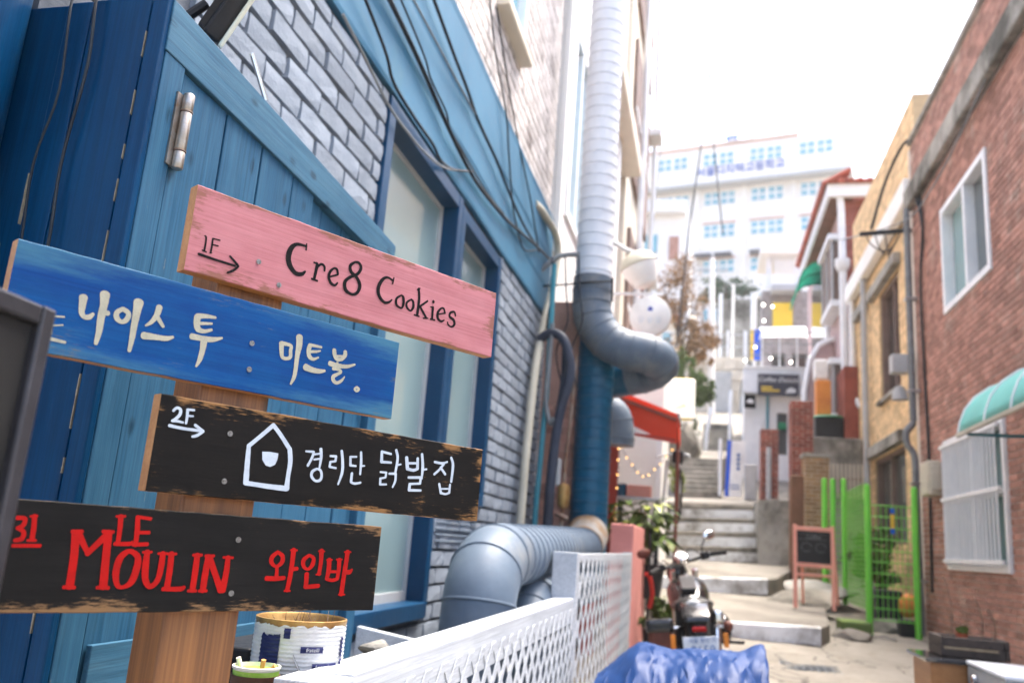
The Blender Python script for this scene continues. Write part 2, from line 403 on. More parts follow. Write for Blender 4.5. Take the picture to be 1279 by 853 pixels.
def catmull(P, sub_=6):
    P = [Vector(p) for p in P]
    if len(P) < 3: return P
    out = []
    for i in range(len(P) - 1):
        a, b, c, d = P[max(0, i - 1)], P[i], P[i + 1], P[min(len(P) - 1, i + 2)]
        for k in range(sub_):
            t = k / sub_
            out.append(0.5 * ((2 * b) + (c - a) * t + (2 * a - 5 * b + 4 * c - d) * t * t + (3 * b - a - 3 * c + d) * t ** 3))
    out.append(P[-1]); return out

# ------------------------------------------------------------------ material library
pmat('concrete', (0.235, 0.217, 0.185), (0.165, 0.15, 0.128), 1.6, 0.85, 0.45, dirt=(0.085, 0.076, 0.064), dirt_amt=0.42)
pmat('concrete_grey', (0.38, 0.365, 0.33), (0.27, 0.26, 0.235), 1.6, 0.9, 0.5, dirt=(0.07, 0.068, 0.058), dirt_amt=0.55)
pmat('old_stone', (0.30, 0.28, 0.24), (0.18, 0.17, 0.145), 2.2, 0.9, 0.6, dirt=(0.05, 0.048, 0.04), dirt_amt=0.5)
pmat('worn_white', (0.84, 0.87, 0.90), (0.74, 0.77, 0.80), 2.5, 0.75, 0.35, dirt=(0.20, 0.185, 0.16), dirt_amt=0.50)
pmat('white_paint', (0.78, 0.79, 0.80), (0.70, 0.72, 0.74), 5.0, 0.45, 0.2, dirt=(0.42, 0.41, 0.38), dirt_amt=0.06)
pmat('white_plaster', (0.82, 0.81, 0.79), (0.75, 0.74, 0.72), 1.2, 0.8, 0.25)
pmat('cream_plaster', (0.66, 0.60, 0.50), (0.55, 0.50, 0.42), 1.2, 0.8, 0.25)
pmat('mortar_grey', (0.12, 0.135, 0.16), (0.07, 0.08, 0.095), 6.0, 0.9, 0.6)
pmat('brick_grey_paint', (0.235, 0.272, 0.325), (0.205, 0.24, 0.29), 9.0, 0.75, 0.7, dirt=(0.10, 0.11, 0.13), dirt_amt=0.16, island=0.14, bscale=60, spec=0.08)
pmat('brick_white_paint', (0.66, 0.62, 0.60), (0.52, 0.48, 0.46), 7.0, 0.75, 0.5, dirt=(0.2, 0.17, 0.16), dirt_amt=0.35, island=0.14)
pmat('mortar_white', (0.36, 0.33, 0.32), (0.24, 0.22, 0.21), 6.0, 0.9, 0.4)
pmat('mortar_brown', (0.58, 0.52, 0.46), (0.48, 0.43, 0.38), 4.0, 0.95, 0.4)
pmat('brick_brown', (0.40, 0.215, 0.168), (0.30, 0.155, 0.120), 5.0, 0.8, 0.35, dirt=(0.40, 0.31, 0.26), dirt_amt=0.30, island=0.30)
pmat('brick_yellow', (0.74, 0.53, 0.30), (0.64, 0.45, 0.25), 4.0, 0.8, 0.3, island=0.22)
pmat('mortar_yellow', (0.40, 0.30, 0.185), None, 4.0, 0.95, 0.3)
pmat('brick_red', (0.38, 0.13, 0.10), (0.30, 0.10, 0.075), 4.0, 0.8, 0.3, island=0.25)
pmat('brick_dark_red', (0.27, 0.075, 0.052), (0.18, 0.05, 0.036), 4.0, 0.8, 0.3, island=0.3)
pmat('brick_tan', (0.32, 0.205, 0.11), (0.25, 0.155, 0.082), 4.0, 0.8, 0.3, island=0.2)
pmat('fascia_blue', (0.045, 0.160, 0.265), (0.038, 0.138, 0.235), 1.6, 0.6, 0.08, dirt=(0.06, 0.16, 0.22), dirt_amt=0.2)
pmat('frame_blue', (0.004, 0.045, 0.110), (0.003, 0.036, 0.09), 3.0, 0.35, 0.1)
paintwood('shed_light', (0.013, 0.064, 0.128), (0.029, 0.096, 0.168), (0.30, 0.24, 0.16), 'z', False, 0.02, 0.5)
paintwood('shed_light_y', (0.023, 0.082, 0.145), (0.045, 0.118, 0.184), (0.30, 0.24, 0.16), 'y', False, 0.02, 0.5)
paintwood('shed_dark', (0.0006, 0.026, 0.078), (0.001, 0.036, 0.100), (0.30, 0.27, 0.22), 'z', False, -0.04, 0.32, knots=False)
paintwood('fence_white', (0.44, 0.465, 0.50), (0.37, 0.395, 0.43), (0.17, 0.16, 0.145), 'y', False, 0.05, 0.5, knots=False)
woodmat('post_wood', (0.255, 0.105, 0.029), (0.115, 0.042, 0.0105), 'z', True, 0.5, 6.0)
woodmat('board_edge', (0.40, 0.20, 0.075), (0.28, 0.125, 0.042), 'x', True, 0.6)
woodmat('dark_timber', (0.075, 0.055, 0.045), (0.045, 0.032, 0.026), 'y', False, 0.75)
woodmat('desk_wood', (0.42, 0.19, 0.065), (0.33, 0.14, 0.045), 'y', False, 0.45, 4.0, False)
woodmat('raw_wood', (0.42, 0.32, 0.2), (0.3, 0.22, 0.13), 'y', False, 0.7)
glassmat('frosted_glass', (0.24, 0.345, 0.36), 0.2)
glassmat('window_glass', (0.07, 0.095, 0.10), 0.04)
glassmat('green_glass', (0.20, 0.36, 0.36), 0.08)
pmat('teal_glass', (0.075, 0.17, 0.17), (0.055, 0.13, 0.13), 2.0, 0.35, 0.0)
glassmat('cyan_glass', (0.16, 0.42, 0.52), 0.1)
glassmat('dark_glass', (0.035, 0.035, 0.038), 0.05)
pmat('duct_grey', (0.110, 0.145, 0.190), (0.088, 0.118, 0.158), 3.5, 0.5, 0.15, dirt=(0.20, 0.205, 0.205), dirt_amt=0.34)
pmat('duct_white', (0.70, 0.73, 0.78), (0.64, 0.67, 0.72), 2.0, 0.3, 0.05)
pmat('duct_blue', (0.006, 0.085, 0.160), (0.005, 0.07, 0.135), 2.0, 0.3, 0.06, dirt=(0.12, 0.2, 0.27), dirt_amt=0.08)
pmat('rust_joint', (0.34, 0.33, 0.31), (0.30, 0.17, 0.07), 5.0, 0.6, 0.2)
pmat('grey_plastic', (0.42, 0.43, 0.44), (0.36, 0.37, 0.38), 4.0, 0.45, 0.06)
pmat('beige_plastic', (0.50, 0.47, 0.38), None, 4.0, 0.45, 0.06)
pmat('teal_plastic', (0.055, 0.24, 0.30), None, 4.0, 0.45, 0.06)
pmat('dark_hose', (0.035, 0.045, 0.07), (0.025, 0.03, 0.045), 4.0, 0.5, 0.15)
pmat('cable_black', (0.012, 0.014, 0.018), (0.02, 0.025, 0.03), 8.0, 0.5, 0.05)
pmat('cable_grey', (0.20, 0.22, 0.23), (0.15, 0.16, 0.17), 8.0, 0.5, 0.05)
pmat('galvanised', (0.5, 0.5, 0.5), (0.38, 0.38, 0.39), 9.0, 0.35, 0.05, metal=0.9)
pmat('screw_steel', (0.22, 0.22, 0.22), (0.10, 0.09, 0.08), 300.0, 0.45, 0.0, metal=0.8)
pmat('chrome', (0.75, 0.75, 0.76), (0.62, 0.62, 0.64), 7.0, 0.12, 0.0, metal=1.0)
pmat('rusty_steel', (0.26, 0.20, 0.16), (0.16, 0.065, 0.028), 14.0, 0.4, 0.2, metal=0.6)
pmat('hinge_steel', (0.40, 0.38, 0.355), (0.30, 0.25, 0.20), 22.0, 0.32, 0.1, metal=0.9, dirt=(0.25, 0.11, 0.05), dirt_amt=0.3)
pmat('black_plastic', (0.012, 0.013, 0.016), (0.02, 0.021, 0.024), 6.0, 0.45, 0.15)
pmat('black_gloss', (0.008, 0.008, 0.009), (0.012, 0.012, 0.014), 4.0, 0.12, 0.0, coat=0.6)
pmat('rubber', (0.014, 0.014, 0.015), (0.022, 0.022, 0.022), 9.0, 0.8, 0.3)
pmat('seat_vinyl', (0.018, 0.017, 0.017), (0.03, 0.028, 0.027), 9.0, 0.42, 0.3)
pmat('leather', (0.12, 0.035, 0.022), (0.075, 0.022, 0.014), 9.0, 0.5, 0.3)
pmat('orange_lens', (0.75, 0.24, 0.03), None, 6.0, 0.2, 0.0)
pmat('red_lens', (0.30, 0.006, 0.005), None, 6.0, 0.2, 0.0)
pmat('plate_white', (0.62, 0.67, 0.75), None, 6.0, 0.5, 0.0)
pmat('pale_blue', (0.66, 0.72, 0.80), None, 6.0, 0.5, 0.0)
pmat('plate_blue', (0.03, 0.12, 0.36), None, 6.0, 0.5, 0.0)
pmat('pale_lens', (0.70, 0.72, 0.60), None, 5.0, 0.15, 0.05)
pmat('board_grey', (0.016, 0.016, 0.0165), (0.012, 0.012, 0.0125), 1.5, 0.5, 0.05)
pmat('board_frame', (0.055, 0.055, 0.066), (0.04, 0.04, 0.046), 6.0, 0.32, 0.1, metal=0.5)
pmat('ink_black', (0.004, 0.0035, 0.0045), (0.008, 0.007, 0.008), 60.0, 0.6, 0.1, spec=0.08)
pmat('paint_bone', (0.33, 0.32, 0.25), (0.27, 0.265, 0.21), 40.0, 0.6, 0.2, spec=0.08)
pmat('paint_chalkwhite', (0.40, 0.46, 0.53), (0.33, 0.38, 0.45), 60.0, 0.6, 0.25, spec=0.08)
pmat('paint_red', (0.33, 0.006, 0.005), (0.265, 0.006, 0.005), 50.0, 0.6, 0.2, spec=0.08)
clothmat('awning_red', (0.80, 0.10, 0.05), 0.4)
pmat('awning_brown', (0.22, 0.075, 0.055), None, 2.0, 0.7, 0.1)
pmat('red_post', (0.42, 0.055, 0.035), (0.34, 0.045, 0.03), 3.0, 0.5, 0.15)
pmat('pink_wall', (0.66, 0.27, 0.245), (0.56, 0.225, 0.205), 3.0, 0.7, 0.35)
pmat('pink_frame', (0.80, 0.36, 0.28), (0.74, 0.32, 0.25), 4.0, 0.55, 0.1)
pmat('green_post', (0.16, 0.56, 0.06), (0.135, 0.50, 0.055), 3.0, 0.4, 0.08)
pmat('green_slab', (0.13, 0.19, 0.05), (0.10, 0.15, 0.045), 3.0, 0.8, 0.4)
clothmat('green_awning', (0.16, 0.74, 0.56), 0.6)
pmat('teal_awning', (0.10, 0.42, 0.375), (0.085, 0.37, 0.33), 2.0, 0.4, 0.08)
pmat('tarp_blue', (0.0055, 0.036, 0.14), (0.0045, 0.029, 0.115), 3.0, 0.5, 0.12, coat=0.0, spec=0.22)
pmat('roof_tile', (0.34, 0.085, 0.055), (0.26, 0.065, 0.045), 3.0, 0.7, 0.2, island=0.2)
pmat('soffit_brown', (0.20, 0.10, 0.065), (0.15, 0.08, 0.05), 3.0, 0.8, 0.1)
pmat('shutter_brown', (0.23, 0.16, 0.135), (0.17, 0.12, 0.10), 2.0, 0.6, 0.15)
pmat('salmon_plaster', (0.46, 0.27, 0.22), (0.36, 0.21, 0.17), 3.0, 0.8, 0.3, dirt=(0.14, 0.10, 0.085), dirt_amt=0.4)
pmat('mauve_plaster', (0.48, 0.35, 0.34), (0.40, 0.29, 0.285), 2.0, 0.8, 0.2)
pmat('school_white', (0.84, 0.80, 0.75), (0.78, 0.74, 0.695), 0.2, 0.8, 0.0)
pmat('school_pink', (0.62, 0.42, 0.34), None, 0.3, 0.8, 0.0)
pmat('sign_blue', (0.004, 0.12, 0.55), None, 1.0, 0.5, 0.0)
pmat('sign_dark', (0.055, 0.055, 0.075), None, 2.0, 0.5, 0.0)
pmat('sign_yellow', (0.75, 0.52, 0.06), (0.7, 0.46, 0.05), 2.0, 0.5, 0.0)
pmat('sign_white', (0.82, 0.81, 0.79), None, 2.0, 0.4, 0.0)
pmat('banner_blue', (0.02, 0.10, 0.60), None, 2.0, 0.5, 0.0)
pmat('foliage_pot', (0.060, 0.105, 0.022), (0.115, 0.165, 0.04), 6.0, 0.6, 0.1, island=0.35, spec=0.12)
pmat('foliage_yellow', (0.20, 0.23, 0.035), (0.15, 0.19, 0.035), 6.0, 0.4, 0.1, island=0.3)
pmat('foliage_dark', (0.045, 0.075, 0.022), (0.075, 0.105, 0.03), 2.0, 0.6, 0.0, island=0.4)
pmat('foliage_pine', (0.045, 0.085, 0.055), (0.07, 0.11, 0.07), 2.0, 0.6, 0.0, island=0.4)
pmat('foliage_brown', (0.30, 0.16, 0.06), (0.22, 0.125, 0.055), 1.0, 0.7, 0.0, island=0.45)
pmat('bark', (0.12, 0.085, 0.06), (0.08, 0.06, 0.04), 3.0, 0.9, 0.5)
pmat('soil', (0.07, 0.05, 0.035), (0.04, 0.03, 0.022), 9.0, 0.95, 0.8)
pmat('terracotta', (0.40, 0.10, 0.05), None, 5.0, 0.7, 0.2)
pmat('orange_bag', (0.70, 0.27, 0.06), (0.6, 0.2, 0.05), 5.0, 0.6, 0.2)
pmat('green_plastic', (0.01, 0.22, 0.10), None, 4.0, 0.4, 0.0)
pmat('navy_print', (0.010, 0.015, 0.075), (0.016, 0.022, 0.10), 20.0, 0.5, 0.05)
pmat('blue_print', (0.02, 0.22, 0.36), (0.05, 0.34, 0.45), 30.0, 0.5, 0.05)
pmat('can_white', (0.60, 0.61, 0.62), (0.50, 0.51, 0.53), 18.0, 0.35, 0.05, dirt=(0.30, 0.25, 0.19), dirt_amt=0.2)
pmat('can_gold', (0.42, 0.27, 0.10), (0.26, 0.13, 0.045), 20.0, 0.4, 0.2, metal=0.5)
pmat('cup_brown', (0.085, 0.04, 0.025), None, 12.0, 0.6, 0.1)
pmat('cup_green', (0.23, 0.42, 0.05), (0.33, 0.5, 0.1), 60.0, 0.5, 0.0)
pmat('cup_white', (0.72, 0.70, 0.62), None, 12.0, 0.5, 0.0)
pmat('butt_tan', (0.60, 0.30, 0.10), (0.5, 0.24, 0.08), 60.0, 0.8, 0.2)
pmat('chip_cream', (0.26, 0.23, 0.17), (0.17, 0.15, 0.11), 60.0, 0.9, 0.1)
pmat('twig', (0.16, 0.10, 0.07), (0.24, 0.17, 0.12), 30.0, 0.9, 0.2)
pmat('red_flower', (0.45, 0.03, 0.02), None, 6.0, 0.6, 0.0)
emit('light_box', (1.0, 0.95, 0.86), 0.12)
emit('bulb_warm', (1.0, 0.55, 0.18), 0.9)
emit('bulb_white', (1.0, 0.93, 0.82), 3.0)
STROKES = {
'pink': '''698.5,1892.3,2.4 698.9,1881.6,2.9
699.1,1887.9,3.8 681.0,1886.0,5.6 671.5,1875.9,8.9 668.9,1860.6,9.7 673.8,1847.5,9.4 685.3,1838.4,7.9 696.8,1840.0,6.6 702.5,1845.9,3.6
721.1,1865.8,4.3 722.9,1861.7,6.0 720.8,1839.5,5.3
716.4,1865.2,3.3 723.0,1865.3,3.3
715.7,1837.3,3.3 727.3,1836.8,3.3
723.8,1860.1,4.1 730.5,1866.6,4.2 737.0,1863.9,4.4 738.0,1857.1,3.7
750.5,1850.5,3.1 764.5,1858.0,3.1
764.4,1858.5,4.5 761.7,1866.1,4.5 755.4,1866.4,3.6 748.7,1858.2,5.1 747.7,1848.4,5.6 752.9,1840.3,5.6 761.0,1838.4,4.3 765.9,1843.8,3.2
795.5,1889.2,3.8 787.0,1880.3,6.1 790.1,1870.0,6.6 802.4,1863.6,6.6 810.7,1851.9,7.3 807.6,1838.5,5.8 797.1,1832.1,5.0 783.6,1836.2,7.1 780.1,1849.1,6.7 788.3,1859.7,5.4 803.2,1870.0,5.5 809.1,1882.4,5.9 803.7,1889.9,5.2 795.5,1889.2,4.0
881.0,1884.9,2.8 879.7,1873.5,2.8
880.7,1879.0,3.8 866.2,1881.4,4.5 855.2,1872.6,6.6 849.8,1856.8,7.4 854.0,1843.6,6.9 865.5,1835.7,5.7 875.6,1838.3,4.4 881.8,1844.5,2.9
901.4,1858.0,2.9 891.8,1849.1,4.6 893.3,1837.9,5.0 904.5,1834.9,3.4 908.1,1843.1,5.6 906.6,1854.4,5.9 901.4,1858.0,3.5
925.3,1856.3,3.0 916.1,1848.1,4.6 917.3,1839.6,5.1 926.2,1835.4,3.4 931.5,1843.2,5.7 930.2,1853.1,5.2 925.3,1856.3,3.6
940.1,1880.4,5.3 943.3,1861.0,6.0 942.5,1832.6,5.9
935.4,1830.0,3.1 947.3,1830.0,3.1
963.8,1863.3,3.6 945.1,1847.2,4.2
946.8,1848.5,5.2 964.1,1831.1,5.2
956.9,1828.7,2.6 968.6,1831.5,2.6
936.7,1877.7,2.9 942.5,1881.7,2.9
977.6,1854.7,5.4 978.1,1832.3,5.3
971.6,1853.8,2.4 978.3,1854.9,2.4
973.6,1831.3,3.1 985.1,1831.9,3.1
976.7,1865.1,6.7 977.5,1865.0,6.7
991.3,1844.5,2.9 1006.3,1850.3,2.9
1008.2,1850.8,4.8 1004.5,1858.4,4.5 997.5,1857.3,3.7 990.9,1847.5,5.9 992.2,1837.2,6.2 1000.5,1833.2,4.4 1007.9,1837.4,3.0
1034.9,1852.1,4.1 1031.3,1858.9,4.2 1021.7,1855.0,4.7 1020.6,1847.1,5.6 1031.2,1842.9,6.3 1034.2,1835.0,5.4 1026.9,1828.8,3.6 1018.6,1831.4,3.8 1016.8,1835.5,3.2
527.7,1851.6,2.0 530.0,1850.3,2.9 530.8,1841.7,3.0 530.7,1829.3,3.0
527.6,1829.0,2.9 534.0,1828.3,2.4
540.6,1851.3,2.8 541.0,1841.3,3.0 540.7,1828.8,3.0
541.1,1851.4,2.4 551.9,1852.1,2.4
541.5,1842.1,2.4 550.4,1842.7,2.4
539.0,1828.3,1.6 542.6,1829.4,1.6
522.9,1821.7,4.5 547.4,1820.8,4.0 581.8,1820.4,3.6
571.3,1832.7,3.3 582.3,1825.1,4.4 586.6,1821.6,3.9
587.2,1821.5,3.4 580.4,1813.2,4.0 571.0,1806.3,3.1''',
'blue': '''345.4,1686.0,2.7 346.6,1674.8,3.1 349.0,1662.0,2.7
345.8,1684.2,2.3 360.3,1686.7,2.3
348.0,1672.2,2.2 360.5,1675.8,1.9
342.5,1654.8,4.1 352.9,1654.8,4.5 367.1,1654.1,3.8
378.6,1717.9,11.1 379.3,1706.1,8.6 380.0,1697.4,7.3 384.5,1692.6,6.6 390.7,1694.1,6.8 394.4,1699.0,4.4
404.6,1728.7,13.4 405.7,1714.8,10.4 405.2,1696.6,9.6 405.9,1676.9,8.1 404.7,1660.8,5.1
406.7,1704.0,7.1 412.9,1704.5,6.7
430.7,1715.0,6.1 424.1,1708.3,6.7 425.5,1700.5,7.5 432.9,1697.2,6.0 438.8,1702.7,7.2 439.3,1711.0,6.8 430.7,1715.0,6.5
450.1,1729.2,14.1 450.0,1715.7,10.9 449.7,1697.1,8.9 449.9,1678.8,7.7 449.2,1660.3,5.0
479.6,1729.8,9.2 477.6,1717.3,7.9 472.3,1706.6,5.9 465.3,1699.7,3.1
477.6,1717.3,6.3 484.2,1709.4,5.9 489.3,1703.9,4.7
464.8,1685.2,10.5 479.8,1686.5,8.2 496.2,1688.0,7.0 505.6,1692.2,4.1
536.7,1729.5,10.5 537.2,1719.8,9.7 540.7,1712.0,8.9 549.8,1710.8,6.0 561.0,1715.6,4.2
536.5,1730.5,8.5 549.4,1733.6,6.4 564.0,1735.0,3.9
540.4,1720.6,5.1 560.0,1724.8,3.4
532.9,1699.4,9.3 546.1,1699.8,8.1 563.8,1701.5,7.7 578.9,1707.1,3.4
551.9,1698.3,11.0 552.0,1684.2,8.7 550.1,1668.8,6.9 546.4,1657.8,3.0
677.7,1720.6,8.8 679.5,1709.2,7.6 682.3,1699.8,6.3 689.6,1698.6,5.4 696.2,1702.6,6.2 695.3,1712.5,6.1 694.4,1720.6,5.5 677.7,1721.0,6.9
707.9,1737.4,12.4 709.4,1724.7,11.1 708.4,1707.9,8.6 708.7,1687.8,7.3 707.9,1673.1,6.8 703.6,1660.5,3.5
729.0,1728.0,7.9 727.7,1719.4,7.6 730.5,1710.6,7.5 738.4,1707.6,5.2 747.5,1712.3,2.9
727.7,1729.1,5.2 739.4,1729.7,4.9 750.7,1729.9,3.8
730.4,1718.4,4.8 741.8,1720.9,4.4 749.5,1723.6,2.6
725.9,1692.1,11.3 738.9,1690.0,9.0 751.8,1690.3,7.4 762.3,1693.0,4.4
775.6,1730.5,7.6 777.9,1722.3,7.6 783.2,1716.7,6.5 792.0,1718.5,6.1 797.7,1726.4,7.7 797.3,1732.2,7.2
778.1,1720.9,4.1 793.5,1724.0,3.4
770.8,1707.2,8.9 784.8,1706.2,8.0 804.8,1708.6,6.0 820.1,1715.1,3.4
785.1,1711.4,4.4 785.0,1707.5,4.4
777.9,1699.5,4.9 790.2,1700.0,4.7 794.0,1696.9,5.1 786.9,1691.7,5.4 780.4,1686.7,7.1 781.8,1680.4,6.9 788.9,1677.9,5.6 797.1,1683.2,4.8 802.4,1690.8,2.1
829.1,1677.9,4.2 825.5,1673.8,4.6 830.1,1671.1,3.8 833.7,1675.2,4.6 829.1,1677.9,4.3''',
'black': '''524.0,1589.4,3.9 528.2,1594.2,3.9 533.9,1592.8,4.3 534.2,1585.6,4.7 529.0,1578.6,4.3 524.6,1575.3,3.9
524.6,1575.3,3.9 532.2,1575.9,3.5 540.6,1575.3,3.2
544.3,1594.4,4.1 545.2,1584.6,4.1 545.0,1574.7,3.7
544.3,1594.4,3.6 554.2,1595.1,3.2
545.4,1585.6,3.2 553.8,1586.3,2.9
521.6,1568.3,4.5 541.1,1567.0,4.2 569.3,1567.4,4.3
558.6,1574.4,4.0 572.2,1567.3,4.0
572.2,1566.9,4.1 563.8,1560.0,4.4 557.2,1557.6,3.6
683.1,1592.1,6.9 663.5,1572.1,6.4 647.5,1556.3,6.3
647.0,1556.6,6.6 648.4,1532.4,8.2 650.7,1501.1,9.0
650.7,1501.1,7.3 666.4,1500.4,6.6 692.1,1499.4,7.5 720.6,1499.2,8.4
720.6,1499.2,9.7 720.4,1517.4,7.5 720.9,1540.7,8.0 716.9,1559.7,8.0
717.3,1559.8,7.2 697.0,1580.5,6.7 683.0,1592.5,7.0
P670.8,1550.2 684.0,1551.4 698.5,1550.7 698.5,1542.0 695.5,1533.0 687.5,1528.9 679.7,1530.3 672.7,1538.0
746.8,1560.0,3.0 761.1,1560.9,3.9
761.1,1560.9,4.6 759.8,1552.4,4.5 753.4,1538.1,4.5
773.8,1566.9,5.7 776.2,1554.3,5.2 775.5,1537.7,3.6
763.5,1557.2,3.1 772.8,1559.5,3.1
763.4,1548.9,3.1 774.0,1551.4,3.1
770.7,1535.0,3.7 763.2,1529.9,5.0 762.8,1522.2,5.0 770.9,1516.1,3.9 779.6,1518.5,4.9 781.1,1526.3,4.7 777.4,1533.6,4.3 770.7,1535.0,3.5
793.1,1558.1,3.5 804.3,1558.8,4.0
804.3,1558.8,4.6 804.1,1550.9,4.3
804.1,1550.9,3.6 794.5,1548.7,3.6
794.5,1548.7,4.2 794.0,1540.9,4.2
794.0,1540.9,3.5 807.0,1540.1,3.6
814.3,1569.0,4.9 818.3,1552.6,5.4 820.0,1534.8,5.4 814.8,1514.6,3.2
845.2,1563.0,3.2 832.7,1561.5,3.6
832.7,1561.5,4.4 834.7,1547.6,5.0
834.7,1547.6,4.1 845.9,1547.7,3.2
853.0,1571.5,4.5 855.4,1554.5,5.1 856.1,1535.2,3.9
856.2,1548.9,3.2 863.2,1550.1,2.8
839.3,1535.0,5.0 839.4,1521.0,5.0
839.4,1520.6,4.1 847.2,1519.1,4.0 858.9,1521.8,3.7
916.4,1576.2,3.8 895.8,1577.9,4.3
895.8,1577.9,5.3 897.6,1560.5,6.5
897.6,1560.5,4.7 918.4,1561.7,3.8
926.9,1584.2,5.4 931.9,1570.4,5.5 930.1,1546.9,4.8
932.5,1559.0,3.4 940.5,1561.3,2.9
897.5,1543.4,3.2 910.3,1543.8,3.7
910.3,1543.8,4.4 909.8,1536.1,4.1
909.9,1535.4,3.3 899.0,1532.6,3.8
899.0,1532.6,4.7 899.8,1522.7,4.7
899.8,1522.7,3.7 913.0,1524.0,3.3
916.4,1542.6,3.7 930.5,1544.1,4.2
930.5,1544.1,5.4 931.4,1532.3,4.8 926.9,1520.6,3.5
951.2,1573.9,7.4 955.6,1555.1,7.4
955.6,1555.1,5.3 968.9,1554.1,5.3 978.1,1557.5,5.0
978.1,1557.5,6.3 976.4,1575.6,5.7
955.0,1564.7,4.3 976.2,1567.1,3.9
985.9,1584.1,5.8 990.3,1562.5,6.4 990.4,1541.8,4.5
991.0,1557.2,3.4 999.8,1559.2,3.5
959.7,1540.4,4.3 987.9,1543.3,4.8
987.9,1543.3,5.7 987.7,1532.6,5.1
987.7,1532.6,3.9 964.3,1529.6,4.3
964.3,1529.6,5.6 964.1,1518.8,6.2
964.1,1518.8,4.8 990.8,1520.8,4.3
1016.7,1574.1,4.5 1035.2,1573.7,4.5 1047.6,1577.7,3.6
1040.2,1574.3,5.0 1031.4,1563.3,4.8 1018.5,1552.0,4.6
1032.1,1565.9,4.9 1045.0,1554.8,5.0
1055.9,1586.2,5.4 1062.0,1573.0,6.2 1061.1,1543.1,5.5
1033.1,1536.2,5.3 1039.1,1520.7,5.9
1039.1,1520.7,4.5 1050.3,1519.7,4.0 1059.1,1522.9,4.2
1059.1,1522.9,5.4 1059.4,1537.5,4.8
1037.5,1527.9,3.4 1058.3,1529.9,3.0''',
